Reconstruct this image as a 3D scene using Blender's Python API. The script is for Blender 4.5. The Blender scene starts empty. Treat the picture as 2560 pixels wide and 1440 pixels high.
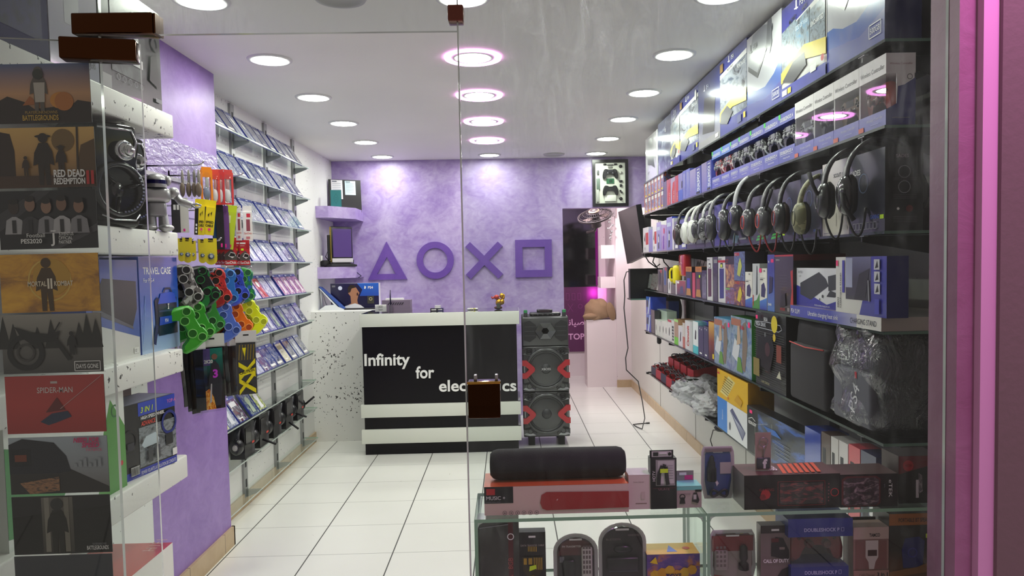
import bpy, bmesh, math, random
from mathutils import Vector, Matrix
random.seed(7)
SC = bpy.context.scene
COL = SC.collection
pi = math.pi
# ------------------------------------------------------------------ camera
FPX, CX, CY, YAW, PITCH, ROLL = 1875.488, 1316.702, 753.966, 0.02384, -0.04963, -0.01944
EYE = Vector((0.0, 0.0, 1.45))
_f = Vector((math.sin(YAW)*math.cos(PITCH), math.cos(YAW)*math.cos(PITCH), math.sin(PITCH)))
_r = Vector((math.cos(YAW), -math.sin(YAW), 0)); _u = _r.cross(_f)
_c, _s = math.cos(ROLL), math.sin(ROLL)
CR, CU, CF = _c*_r+_s*_u, -_s*_r+_c*_u, _f
cam = bpy.data.cameras.new('camera'); co = bpy.data.objects.new('camera', cam); COL.objects.link(co)
mw = Matrix((( CR.x, CU.x, -CF.x, EYE.x), (CR.y, CU.y, -CF.y, EYE.y), (CR.z, CU.z, -CF.z, EYE.z), (0,0,0,1)))
co.matrix_world = mw
cam.sensor_fit = 'HORIZONTAL'; cam.sensor_width = 36; cam.lens = 36*FPX/2560
cam.shift_x = (1280-CX)/2560; cam.shift_y = (CY-720)/2560; cam.clip_start = .02; cam.clip_end = 60
SC.camera = co
# ------------------------------------------------------------------ world, exposure, lights
w = bpy.data.worlds.new('night'); SC.world = w; w.use_nodes = True
w.node_tree.nodes['Background'].inputs[0].default_value = (.56, .49, .46, 1)
w.node_tree.nodes['Background'].inputs[1].default_value = .46
SC.view_settings.view_transform = 'Standard'; SC.view_settings.look = 'None'
SC.view_settings.exposure = 0.13; SC.view_settings.gamma = 1.0; SC.view_settings.use_curve_mapping = False
SC.cycles.max_bounces = 10; SC.cycles.transparent_max_bounces = 24; SC.cycles.glossy_bounces = 4
SC.cycles.caustics_reflective = False; SC.cycles.caustics_refractive = False
LAMP = 66.0          # strength of the ceiling panels
def area(name, loc, rot, size, power, col, sy=None):   # rotation (0,0,0) shines down
    l = bpy.data.lights.new(name, 'AREA'); l.energy = power; l.color = col; l.size = size
    if sy: l.shape = 'RECTANGLE'; l.size_y = sy
    o = bpy.data.objects.new(name, l); o.location = loc; o.rotation_euler = rot; COL.objects.link(o); return o
# magenta shop-front LED tube over the right jamb, and the magenta lamp in the back room
area('facade_led', (1.0, 1.16, 2.85), (0.2, 0, 0), .05, 9.5, (1, .36, .9), .5).data.spread = 1.5
area('back_room_lamp', (.75, 8.0, 2.44), (0, 0, 0), .25, 28, (1, .86, .9), .25)
area('back_room_led', (1.09, 9.50, 1.07), (pi/2, 0, 0), .08, .5, (1, .1, .85), .1)
# ------------------------------------------------------------------ colours and materials
def hx(s, a=1.0):
    r = [int(s[i:i+2], 16)/255 for i in (0, 2, 4)]
    return tuple((c/12.92 if c <= .04045 else ((c+.055)/1.055)**2.4) for c in r)+(a,)
_M = {}
def M(col, rough=.5, metal=0.0, coat=0.0, spec=.5, name=None):
    k = (col, rough, metal, coat, spec)
    if k in _M: return _M[k]
    m = bpy.data.materials.new(name or 'paint_'+col); m.use_nodes = True
    b = m.node_tree.nodes['Principled BSDF']
    b.inputs['Base Color'].default_value = hx(col); b.inputs['Roughness'].default_value = rough
    b.inputs['Metallic'].default_value = metal; b.inputs['Coat Weight'].default_value = coat
    b.inputs['Coat Roughness'].default_value = .08; b.inputs['Specular IOR Level'].default_value = spec
    _M[k] = m; return m
def EM(col, s):
    k = ('e', col, s)
    if k in _M: return _M[k]
    m = bpy.data.materials.new('lamp_'+col); m.use_nodes = True; t = m.node_tree
    t.nodes.remove(t.nodes['Principled BSDF']); e = t.nodes.new('ShaderNodeEmission')
    e.inputs[0].default_value = hx(col); e.inputs[1].default_value = s
    t.links.new(e.outputs[0], t.nodes['Material Output'].inputs[0]); _M[k] = m; return m
class NT:
    def __init__(s, name):
        s.m = bpy.data.materials.new(name); s.m.use_nodes = True; s.t = s.m.node_tree
        s.b = s.t.nodes['Principled BSDF']; s.out = s.t.nodes['Material Output']
    def n(s, typ, **kw):
        x = s.t.nodes.new('ShaderNode'+typ)
        for k, v in kw.items(): setattr(x, k, v)
        return x
    def l(s, a, b): s.t.links.new(a, b)
    def val(s, sock, v):
        if isinstance(v, (int, float, tuple)): sock.default_value = v
        else: s.l(v, sock)
    def math(s, op, a, b=0.0, c=0.0):
        x = s.n('Math', operation=op)
        for i, v in enumerate((a, b, c)): s.val(x.inputs[i], v)
        return x.outputs[0]
    def mix(s, fac, a, b):
        x = s.n('Mix', data_type='RGBA'); s.val(x.inputs['Factor'], fac)
        s.val(x.inputs[6], a); s.val(x.inputs[7], b); return x.outputs[2]
    def pos(s): return s.n('NewGeometry').outputs['Position']
    def uv(s): return s.n('TexCoord').outputs['UV']
    def obj(s): return s.n('TexCoord').outputs['Object']
    def noise(s, vec, scale, detail=3.0, rough=.5, dist=0.0):
        x = s.n('TexNoise'); s.l(vec, x.inputs['Vector']); x.inputs['Scale'].default_value = scale
        x.inputs['Detail'].default_value = detail; x.inputs['Roughness'].default_value = rough
        x.inputs['Distortion'].default_value = dist; return x.outputs['Fac']
    def ramp(s, fac, stops, const=False):
        x = s.n('ValToRGB'); s.l(fac, x.inputs[0]); e = x.color_ramp.elements
        if const: x.color_ramp.interpolation = 'CONSTANT'
        while len(e) < len(stops): e.new(.5)
        for i, (p, c) in enumerate(stops): e[i].position = p; e[i].color = c
        return x.outputs[0]
    def schlick(s, k, f0, nrm=None):
        """two-sided Fresnel: same from both faces of a thin sheet"""
        g = s.n('NewGeometry'); d = s.n('VectorMath', operation='DOT_PRODUCT'); s.l(nrm or g.outputs['Normal'], d.inputs[0]); s.l(g.outputs['Incoming'], d.inputs[1])
        c = s.math('SUBTRACT', 1.0, s.math('MINIMUM', s.math('ABSOLUTE', d.outputs['Value']), 1.0))
        return s.math('MULTIPLY_ADD', s.math('POWER', c, 5.0), k, f0)
    def scale(s, vec, v):
        x = s.n('Mapping'); s.l(vec, x.inputs[0]); x.inputs['Scale'].default_value = v; return x.outputs[0]
    def bump(s, h, st=.2, d=.01):
        x = s.n('Bump'); x.inputs['Strength'].default_value = st; x.inputs['Distance'].default_value = d
        s.l(h, x.inputs['Height']); s.l(x.outputs[0], s.b.inputs['Normal'])
    def set(s, col=None, rough=None, metal=None):
        for k, v in (('Base Color', col), ('Roughness', rough), ('Metallic', metal)):
            if v is not None: s.val(s.b.inputs[k], v)
        return s.m
def wall_paint(name, base, chips=1.0):
    t = NT(name); p = t.pos()
    big = t.noise(p, 2.3, 2); fine = t.noise(t.scale(p, (1, 1, .8)), 56, 2, .55)
    th = t.math('MULTIPLY_ADD', big, -.33*chips, .93-.05*chips)
    chip = t.math('GREATER_THAN', fine, th)
    cl = t.mix(t.noise(p, 1.2, 4), hx(base), tuple(c*.86 for c in hx(base)[:3])+(1,))
    t.bump(t.noise(p, 60, 3), .12, .004)
    return t.set(t.mix(chip, cl, hx('3b3a38')), .55)
WHITE_W = wall_paint('white_painted_wall', 'efefec', .9)
LEDGE_W = wall_paint('chipped_white_wall', 'efefec', 1.12)
SHELF_W = wall_paint('white_painted_shelf', 'ecebe6', 1.05)
CLEAN_W = wall_paint('white_panel_wall', 'dad9d2', .55)
def stucco(name, a, b):
    t = NT(name); p = t.pos()
    n1 = t.noise(p, 2.2, 5, .62, 1.2); n2 = t.noise(t.scale(p, (1, 1, 1.5)), 9, 5, .65, 1.5)
    f = t.ramp(t.math('MULTIPLY_ADD', n1, .62, t.math('MULTIPLY', n2, .38)), [(.36, (0, 0, 0, 1)), (.66, (1, 1, 1, 1))])
    t.bump(n2, .15, .006)
    return t.set(t.mix(f, hx(a), hx(b)), .38)
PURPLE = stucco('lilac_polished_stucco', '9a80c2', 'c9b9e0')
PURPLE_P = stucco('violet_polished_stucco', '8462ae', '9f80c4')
def floor_mat():
    t = NT('white_floor_tiles'); s = t.n('SeparateXYZ'); p = t.pos(); t.l(p, s.inputs[0])
    def line(c, o, w):
        f = t.math('FRACT', t.math('DIVIDE', t.math('SUBTRACT', c, o), .42308))
        return t.math('GREATER_THAN', t.math('ABSOLUTE', t.math('SUBTRACT', f, .5)), .5-w)
    lx = line(s.outputs[0], -1.46133, .0075); ly = line(s.outputs[1], 3.75928, .0045)
    base = t.mix(t.noise(p, 1.7, 4), hx('f4f4ef'), hx('e8e8e2'))
    base = t.mix(t.math('GREATER_THAN', t.noise(t.scale(p, (1, .5, 1)), 26, 3, .6), .75), base, hx('aaa9a2'))
    c = t.mix(ly, base, hx('8d8d88')); c = t.mix(lx, c, hx('4a4b49'))
    g = t.math('MAXIMUM', lx, ly)
    return t.set(c, t.math('MULTIPLY_ADD', g, .5, .2))
FLOOR = floor_mat()
def trim_mat():
    t = NT('beige_tile_skirting'); p = t.pos()
    c = t.mix(t.noise(p, 14, 4), hx('cdb694'), hx('b59a76'))
    s = t.n('SeparateXYZ'); t.l(p, s.inputs[0])
    f = t.math('FRACT', t.math('DIVIDE', s.outputs[1], .42308))
    return t.set(t.mix(t.math('GREATER_THAN', f, .988), c, hx('6d5d48')), .4)
TRIM = trim_mat()
def pane_mat(name, tint, refl=.06, dirt=0.0):
    t = NT(name); t.t.nodes.remove(t.b)
    tr = t.n('BsdfTransparent'); tr.inputs[0].default_value = tint
    gl = t.n('BsdfGlossy'); gl.inputs['Roughness'].default_value = .02; gl.inputs[0].default_value = (.9, .95, .93, 1)
    m = t.n('MixShader'); t.l(t.schlick(.6, refl), m.inputs[0])
    t.l(tr.outputs[0], m.inputs[1]); t.l(gl.outputs[0], m.inputs[2]); o = m.outputs[0]
    if dirt:
        p = t.pos(); di = t.n('BsdfTranslucent'); di.inputs[0].default_value = (.9, .9, .92, 1)
        a = t.noise(p, 2.1, 2); b = t.noise(t.scale(p, (5, 1, 1.3)), 6, 4, .6, 1.2); c = t.noise(p, 26, 3, .6, .8)
        sp = t.math('MULTIPLY', t.math('MAXIMUM', t.math('SUBTRACT', c, .56), 0.0), 1.6)
        f = t.math('MULTIPLY', t.math('MAXIMUM', t.math('SUBTRACT', a, .40), 0.0), t.math('ADD', t.math('MULTIPLY', t.math('POWER', b, 5.0), 5.0), sp))
        s = t.n('SeparateXYZ'); t.l(p, s.inputs[0])
        up = t.math('MAXIMUM', t.math('MULTIPLY_ADD', s.outputs[2], 1.9, -2.9), .06)
        f = t.math('MULTIPLY', t.math('MULTIPLY', f, up), dirt); f = t.math('MINIMUM', f, .5)
        m2 = t.n('MixShader'); t.l(f, m2.inputs[0]); t.l(o, m2.inputs[1]); t.l(di.outputs[0], m2.inputs[2]); o = m2.outputs[0]
    t.l(o, t.out.inputs[0]); return t.m
GLASS = pane_mat('clear_glass_pane', (.965, .985, .977, 1), .035)
FRONT = pane_mat('dusty_front_glass', (.93, .95, .945, 1), .022, 2.4)
FRONT_L = pane_mat('clean_front_glass', (.93, .95, .945, 1), .022, .3)
SMOKE = pane_mat('smoked_glass_shelf', (.17, .17, .18, 1), .05)
CLEARP = pane_mat('clear_plastic_film', (.95, .955, .955, 1), .045)
EDGE = M('9fc4ad', .15, name='green_glass_edge'); EDGED = M('5f7f70', .2, name='dark_glass_edge')
GREYED = M('b9c4bd', .12, name='pale_glass_edge')
STEEL = M('a9aaa9', .32, .9, name='brushed_steel'); CHROME = M('c9c9cc', .14, 1.0, name='chrome')
BRASS = M('46260f', .2, .9, name='amber_brass'); BLACK = M('17161b', .4); MATTE = M('1b1a1e', .65)
DARKMET = M('2b2b2f', .35, .6, name='dark_bracket_metal')
_ph = {}
def photo(c1, c2, c3, scale=4, seed=0, rough=.3, coat=.6):
    """a printed picture: three inks in soft patches"""
    k = (c1, c2, c3, scale, seed)
    if k in _ph: return _ph[k]
    t = NT('print_%s' % c1); u = t.uv(); mp = t.n('Mapping'); t.l(u, mp.inputs[0])
    mp.inputs['Location'].default_value = (seed*3.7, seed*1.9, seed); mp.inputs['Scale'].default_value = (1, 1.3, 1)
    f = t.noise(mp.outputs[0], scale, 5, .62, .7)
    m = t.set(t.ramp(f, [(.34, hx(c1)), (.5, hx(c2)), (.66, hx(c3))]), rough)
    t.b.inputs['Coat Weight'].default_value = coat; t.b.inputs['Coat Roughness'].default_value = .07
    _ph[k] = m; return m
def fade(c1, c2, rough=.3, mid=None, horiz=False, coat=.3):
    """a printed gradient from the foot (c1) to the head (c2)"""
    k = ('f', c1, c2, mid, horiz, rough)
    if k in _ph: return _ph[k]
    t = NT('print_fade_%s' % c1); s = t.n('SeparateXYZ'); t.l(t.uv(), s.inputs[0])
    st = [(0, hx(c1)), (1, hx(c2))] if not mid else [(0, hx(c1)), (.5, hx(mid)), (1, hx(c2))]
    m = t.set(t.ramp(s.outputs[0 if horiz else 1], st), rough); t.b.inputs['Coat Weight'].default_value = coat
    _ph[k] = m; return m
# ------------------------------------------------------------------ pixel helpers (photo pixel -> point on a known surface)
def ray(px, py):
    return CR*((px-CX)/FPX) - CU*((py-CY)/FPX) + CF
def onx(px, py, X): d = ray(px, py); return EYE + d*(X/d.x)
def ony(px, py, Y): d = ray(px, py); return EYE + d*(Y/d.y)
def onz(px, py, Z): d = ray(px, py); return EYE + d*((Z-EYE.z)/d.z)
def _solve(P, D, px=None, py=None):
    q = P-EYE; a0, b0, c0 = q.dot(CR), q.dot(CU), q.dot(CF); a1, b1, c1 = D.dot(CR), D.dot(CU), D.dot(CF)
    if px is not None: k = (px-CX)/FPX; return (k*c0-a0)/(a1-k*c1)
    k = -(py-CY)/FPX; return (k*c0-b0)/(b1-k*c1)
def yat(px, X, Z): return _solve(Vector((X, 0, Z)), Vector((0, 1, 0)), px=px)
def xat(px, Y, Z): return _solve(Vector((0, Y, Z)), Vector((1, 0, 0)), px=px)
def zat(py, X, Y): return _solve(Vector((X, Y, 0)), Vector((0, 0, 1)), py=py)
# ------------------------------------------------------------------ mesh builder
def rz(a): return Matrix.Rotation(a, 4, 'Z')
def rx(a): return Matrix.Rotation(a, 4, 'X')
def ry(a): return Matrix.Rotation(a, 4, 'Y')
def tr(x, y, z): return Matrix.Translation((x, y, z))
_txt = {}
_fonts = {}
def glyphs(s, bold=0.0, spacing=1.0):
    k = (s, bold, spacing)
    if k not in _txt:
        c = bpy.data.curves.new('t', 'FONT'); c.body = s; c.resolution_u = 3; c.offset = bold; c.space_character = spacing
        o = bpy.data.objects.new('t', c); me = o.to_mesh()
        vs = [(v.co.x, v.co.y) for v in me.vertices]; fs = [tuple(p.vertices) for p in me.polygons]
        o.to_mesh_clear(); bpy.data.objects.remove(o); bpy.data.curves.remove(c)
        xs = [v[0] for v in vs] or [0]; x0, x1 = min(xs), max(xs)
        _txt[k] = ([((x-x0)/.72, y/.72) for x, y in vs], fs, (x1-x0)/.72)
    return _txt[k]
class MB:
    def __init__(s): s.v = []; s.f = []; s.mi = []; s.uv = []; s.sm = []; s.mats = []; s.T = Matrix(); s.front = None
    def mat(s, m):
        if m not in s.mats: s.mats.append(m)
        return s.mats.index(m)
    def poly(s, pts, m, uv=None, smooth=False):
        i = len(s.v)
        for p in pts: s.v.append(s.T @ Vector(p))
        s.f.append(tuple(range(i, i+len(pts)))); s.mi.append(s.mat(m)); s.sm.append(smooth)
        s.uv.append(uv or ([(0, 0), (1, 0), (1, 1), (0, 1)] if len(pts) == 4 else [(0, 0)]*len(pts)))
        return s
    def mesh(s, vs, fs, m, smooth=False):
        i = len(s.v); k = s.mat(m)
        for p in vs: s.v.append(s.T @ Vector(p))
        for f in fs: s.f.append(tuple(a+i for a in f)); s.mi.append(k); s.sm.append(smooth); s.uv.append([(0, 0)]*len(f))
        return s
    def box(s, a, b, m, **fm):
        x0, y0, z0 = a; x1, y1, z1 = b
        F = dict(front=((x0,y0,z0),(x1,y0,z0),(x1,y0,z1),(x0,y0,z1)), right=((x1,y0,z0),(x1,y1,z0),(x1,y1,z1),(x1,y0,z1)),
                 back=((x1,y1,z0),(x0,y1,z0),(x0,y1,z1),(x1,y1,z1)), left=((x0,y1,z0),(x0,y0,z0),(x0,y0,z1),(x0,y1,z1)),
                 top=((x0,y0,z1),(x1,y0,z1),(x1,y1,z1),(x0,y1,z1)), bottom=((x0,y1,z0),(x1,y1,z0),(x1,y0,z0),(x0,y0,z0)))
        for k, q in F.items():
            mm = fm.get(k, m)
            if mm: s.poly(q, mm)
        return s
    def rbox(s, a, b, m, r=.01, seg=2, smooth=True):
        bm = bmesh.new(); bmesh.ops.create_cube(bm, size=1)
        d = [b[i]-a[i] for i in range(3)]; c = [(b[i]+a[i])/2 for i in range(3)]
        for v in bm.verts: v.co = Vector((v.co.x*d[0]+c[0], v.co.y*d[1]+c[1], v.co.z*d[2]+c[2]))
        r = min(r, min(d)*.49)
        bmesh.ops.bevel(bm, geom=bm.edges[:], offset=r, segments=seg, profile=.5, affect='EDGES')
        bm.verts.index_update(); s.mesh([v.co.copy() for v in bm.verts], [tuple(v.index for v in f.verts) for f in bm.faces], m, smooth and seg > 1)
        bm.free(); return s
    def cyl(s, p0, p1, r0, m, r1=None, n=16, caps=True, smooth=True):
        p0, p1 = Vector(p0), Vector(p1); r1 = r0 if r1 is None else r1; d = (p1-p0).normalized()
        a = d.orthogonal().normalized(); b = d.cross(a); i = []
        vs = [p0+(a*math.cos(2*pi*k/n)+b*math.sin(2*pi*k/n))*r0 for k in range(n)]+[p1+(a*math.cos(2*pi*k/n)+b*math.sin(2*pi*k/n))*r1 for k in range(n)]
        s.mesh(vs, [(k, (k+1) % n, n+(k+1) % n, n+k) for k in range(n)], m, smooth)
        if caps: s.mesh(vs[:n], [tuple(range(n-1, -1, -1))], m); s.mesh(vs[n:], [tuple(range(n))], m)
        return s
    def tube(s, pts, r, m, n=6, close=False):
        pts = [Vector(p) for p in pts]; L = len(pts); vs = []; fs = []; ref = None
        for i, p in enumerate(pts):
            t = (pts[min(i+1, L-1)]-pts[max(i-1, 0)]).normalized()
            if ref is None: ref = t.orthogonal().normalized()
            ref = (ref-t*ref.dot(t)); ref = ref.normalized() if ref.length > 1e-6 else t.orthogonal().normalized()
            b = t.cross(ref); rr = r[i] if isinstance(r, (list, tuple)) else r
            vs += [p+(ref*math.cos(2*pi*k/n)+b*math.sin(2*pi*k/n))*rr for k in range(n)]
        for i in range(L-1): fs += [(i*n+k, i*n+(k+1) % n, (i+1)*n+(k+1) % n, (i+1)*n+k) for k in range(n)]
        fs += [tuple(range(n-1, -1, -1)), tuple(range((L-1)*n, L*n))]
        return s.mesh(vs, fs, m, True)
    def lathe(s, prof, m, n=24, mtx=None, smooth=True):
        T = mtx or Matrix(); vs = []; L = len(prof)
        for r, z in prof: vs += [T @ Vector((r*math.cos(2*pi*k/n), r*math.sin(2*pi*k/n), z)) for k in range(n)]
        return s.mesh(vs, [(i*n+k, i*n+(k+1) % n, (i+1)*n+(k+1) % n, (i+1)*n+k) for i in range(L-1) for k in range(n)], m, smooth)
    def ell(s, c, r, m, n=16, k=10, mtx=None):
        T = mtx or Matrix(); c = Vector(c); vs = []
        for i in range(k+1):
            a = pi*i/k
            vs += [T @ (c+Vector((r[0]*math.sin(a)*math.cos(2*pi*j/n), r[1]*math.sin(a)*math.sin(2*pi*j/n), r[2]*math.cos(a)))) for j in range(n)]
        return s.mesh(vs, [(i*n+j, (i+1)*n+j, (i+1)*n+(j+1) % n, i*n+(j+1) % n) for i in range(k) for j in range(n)], m, True)
    def prism(s, pts, d0, d1, m, mtx=None, smooth=False, side=None):
        """2-D outline in the x-z plane, extruded along y from d0 to d1"""
        T = mtx or Matrix(); n = len(pts)
        a = [T @ Vector((x, d0, z)) for x, z in pts]; b = [T @ Vector((x, d1, z)) for x, z in pts]
        s.mesh(a, [tuple(range(n))], m); s.mesh(b, [tuple(range(n-1, -1, -1))], m)
        s.mesh(a+b, [(k, n+k, n+(k+1) % n, (k+1) % n) for k in range(n)], side or m, smooth); return s
    def ring(s, c, r0, r1, d0, d1, m, n=32, a0=0, a1=2*pi, mtx=None):
        """flat annulus in the x-z plane with thickness along y"""
        T = mtx or Matrix(); full = abs(a1-a0-2*pi) < 1e-6; k = n if full else n+1; vs = []
        for j in range(k):
            a = a0+(a1-a0)*j/n
            for r, d in ((r0, d0), (r1, d0), (r1, d1), (r0, d1)): vs.append(T @ Vector((c[0]+r*math.cos(a), d, c[1]+r*math.sin(a))))
        fs = []
        for j in range(n):
            p, q = j*4, ((j+1) % k)*4
            for e in range(4): fs.append((p+e, q+e, q+(e+1) % 4, p+(e+1) % 4))
        if not full: fs += [(0, 1, 2, 3), ((k-1)*4+3, (k-1)*4+2, (k-1)*4+1, (k-1)*4)]
        return s.mesh(vs, fs, m)
    def build(s, name, parent=None, loc=None, rotz=0.0, mtx=None):
        me = bpy.data.meshes.new(name); me.from_pydata([tuple(v) for v in s.v], [], s.f)
        for m in s.mats: me.materials.append(m)
        me.polygons.foreach_set('material_index', s.mi); me.polygons.foreach_set('use_smooth', s.sm)
        ul = me.uv_layers.new(name='UVMap'); ul.data.foreach_set('uv', [c for u in s.uv for p in u for c in p]); me.update()
        o = bpy.data.objects.new(name, me); COL.objects.link(o)
        if parent: o.parent = parent
        if loc is not None: o.location = loc
        if rotz: o.rotation_euler = (0, 0, rotz)
        if mtx is not None: o.matrix_world = mtx
        return o
class Face:
    """flat printing on one face: u, v run 0..1 over it"""
    def __init__(s, mb, o, u, v): s.mb, s.o, s.u, s.v = mb, Vector(o), Vector(u), Vector(v); s.n = s.u.cross(s.v).normalized(); s.W = s.u.length; s.H = s.v.length; s.k = 1
    def p(s, a, b, lift=0): return s.o+s.u*a+s.v*b+s.n*(.00035*s.k+lift)
    def nx(s): s.k += 1
    def rect(s, a, b, c, d, m, rot=0): 
        s.mb.poly([s.p(a, b), s.p(c, b), s.p(c, d), s.p(a, d)], m); s.nx(); return s
    def poly(s, pts, m):
        us = [q[0] for q in pts]; vs = [q[1] for q in pts]; du = (max(us)-min(us)) or 1; dv = (max(vs)-min(vs)) or 1
        s.mb.poly([s.p(*q) for q in pts], m, [((a-min(us))/du, (b-min(vs))/dv) for a, b in pts]); s.nx(); return s
    def disc(s, a, b, r, m, n=20, ry=None, a0=0, a1=2*pi):
        q = r/s.W; t = (ry or r)/s.H
        return s.poly([(a+q*math.cos(a0+(a1-a0)*k/n), b+t*math.sin(a0+(a1-a0)*k/n)) for k in range(n)], m)
    def hoop(s, a, b, r, w, m, n=24):
        for k in range(n):
            t0, t1 = 2*pi*k/n, 2*pi*(k+1)/n
            s.mb.poly([s.p(a+R*math.cos(t)/s.W, b+R*math.sin(t)/s.H) for R, t in ((r-w, t0), (r, t0), (r, t1), (r-w, t1))], m)
        s.nx(); return s
    def line(s, pts, w, m):
        for (a, b), (c, d) in zip(pts, pts[1:]):
            x, y = (c-a)*s.W, (d-b)*s.H; L = math.hypot(x, y) or 1; px, py = -y/L*w/2/s.W, x/L*w/2/s.H
            s.mb.poly([s.p(a-px, b-py), s.p(c-px, d-py), s.p(c+px, d+py), s.p(a+px, b+py)], m)
        s.nx(); return s
    def text(s, t, a, b, h, m, align='l', rot=0.0, maxw=None, bold=0.0, sx=1.0, shear=0.0, spacing=1.0):
        """h = capital height as a share of the face height; (a, b) = baseline start / centre / end"""
        vs, fs, w = glyphs(t, bold, spacing); H = h*s.H; k = sx
        if maxw and w*H*k > maxw*s.W: k = maxw*s.W/(w*H)
        off = {'l': 0, 'c': -w/2, 'r': -w}[align]; cr, sr = math.cos(rot), math.sin(rot); out = []
        for x, y in vs:
            X, Y = (x+off)*H*k+shear*y*H, y*H; out.append(s.p(a+(X*cr-Y*sr)/s.W, b+(X*sr+Y*cr)/s.H))
        s.mb.mesh(out, fs, m); s.nx(); return s
def boxface(mb, w, d, h, side='front'):
    if side == 'front': return Face(mb, (-w/2, 0, 0), (w, 0, 0), (0, 0, h))
    if side == 'right': return Face(mb, (w/2, 0, 0), (0, d, 0), (0, 0, h))
    if side == 'left': return Face(mb, (-w/2, d, 0), (0, -d, 0), (0, 0, h))
    return Face(mb, (-w/2, 0, h), (w, 0, 0), (0, d, 0))
# ------------------------------------------------------------------ things
def tag(o, label, cat, group=None, kind=None):
    if label: o['label'] = label
    if cat: o['category'] = cat
    if group: o['group'] = group
    if kind: o['kind'] = kind
    return o
def thing(name, label, cat, loc=(0, 0, 0), rotz=0.0, group=None, mtx=None):
    o = bpy.data.objects.new(name, None); COL.objects.link(o); o.empty_display_size = .05
    o.location = loc; o.rotation_euler = (0, 0, rotz)
    if mtx is not None: o.matrix_world = mtx
    return tag(o, label, cat, group)
def struct(name, mb, label=None): o = mb.build(name); o['kind'] = 'structure'; return o
def dup(o, parent=None):
    c = o.copy(); COL.objects.link(c)
    if parent: c.parent = parent
    for ch in list(o.children): dup(ch, c)
    return c
def span(L, R):
    """bottom corners as seen (left, right) -> centre, width, turn"""
    L, R = Vector((L[0], L[1])), Vector((R[0], R[1])); d = R-L
    return (L+R)/2, d.length, math.atan2(d.y, d.x)
def pbox(name, label, cat, L, R, z, h, d, col, art=None, side=None, top=None, group=None, left=None, r=0, hole=None):
    c, w, a = span(L, R); mb = MB(); m = col if not isinstance(col, str) else M(col, .42, 0, .25)
    mb.box((-w/2, 0, 0), (w/2, d, h), m)
    for fn, s in ((art, 'front'), (side, 'right'), (top, 'top'), (left, 'left')):
        if fn: fn(boxface(mb, w, d, h, s))
    return tag(mb.build(name, loc=(c.x, c.y, z), rotz=a), label, cat, group)
WT = M('f2f1ee', .45); BK = M('121116', .4); GY = M('8b8b90', .45); YL = M('f2d31f', .4); RD = M('c8202c', .4)
BL = M('2b37a0', .38, 0, .3); PK = M('ff2f7e', .5); LG = M('d8ff2a', .5); GN = M('38d34a', .5); OR = M('f07a1c', .4)
# ================================================================== the setting
H = 2.453; XL, XR, XP, YB = -1.645, 1.415, -1.487, 7.16
mb = MB(); mb.box((-3.2, -2.2, -.1), (3.2, 9.75, 0), FLOOR); struct('floor', mb)
CEIL = wall_paint('ceiling_paint', 'f0eeea', 0.0)
mb = MB(); mb.box((-1.8, 1.46, H), (1.6, 9.75, H+.12), CEIL); struct('ceiling', mb)
mb = MB(); mb.box((XL-.15, 1.52, 0), (XL, YB+.1, H), WHITE_W); struct('wall_left', mb)
mb = MB(); mb.box((XL, 1.56, 0), (XP, 3.09, H), WHITE_W); struct('wall_left_front', mb)
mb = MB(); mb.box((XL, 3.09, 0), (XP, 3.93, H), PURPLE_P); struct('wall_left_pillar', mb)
mb = MB(); mb.box((XR, 1.52, 0), (XR+.15, 9.72, H), CLEAN_W); struct('wall_right', mb)
mb = MB(); DX, DZ = .528, 1.975
mb.box((XL, YB, 0), (DX, YB+.1, H), PURPLE); mb.box((DX, YB, DZ), (XR, YB+.1, H), PURPLE); struct('wall_back', mb)
PINKW = wall_paint('back_room_paint', 'efe3e6', .7)
mb = MB(); mb.box((DX-.12, YB+.1, 0), (DX, 9.6, H), PINKW); struct('wall_back_room_left', mb)
mb = MB(); mb.box((DX-.12, 9.6, 0), (XR, 9.72, H), PINKW); struct('wall_back_room_far', mb)
mb = MB(); mb.box((1.245, 8.65, 0), (XR, 9.6, H), PINKW); struct('wall_back_room_pillar', mb)
mb = MB(); mb.box((.90, 8.68, 0), (1.245, 8.98, .79), PINKW); struct('wall_low', mb)
mb = MB(); mb.box((XL, 6.26, 0), (-.93, YB, 1.088), LEDGE_W); struct('wall_ledge', mb)
mb = MB(); mb.box((XL, 3.95, 0), (XL+.012, 6.26, .085), TRIM); mb.box((XP, 1.6, 0), (XP+.014, 3.944, .1), TRIM); mb.box((XL, 3.93, 0), (XP+.014, 3.944, .1), TRIM)
struct('baseboard_left', mb)
mb = MB(); mb.box((XR-.012, 2.0, 0), (XR, 8.64, .085), TRIM); mb.box((1.24, 8.636, 0), (XR, 8.65, .085), TRIM); struct('baseboard_right', mb)
mb = MB()
for y in (4.45, 5.67, 7.0): mb.box((XR-.002, y, .085), (XR, y+.006, H), M('6f6d68', .7))
struct('trim_1', mb)
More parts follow.
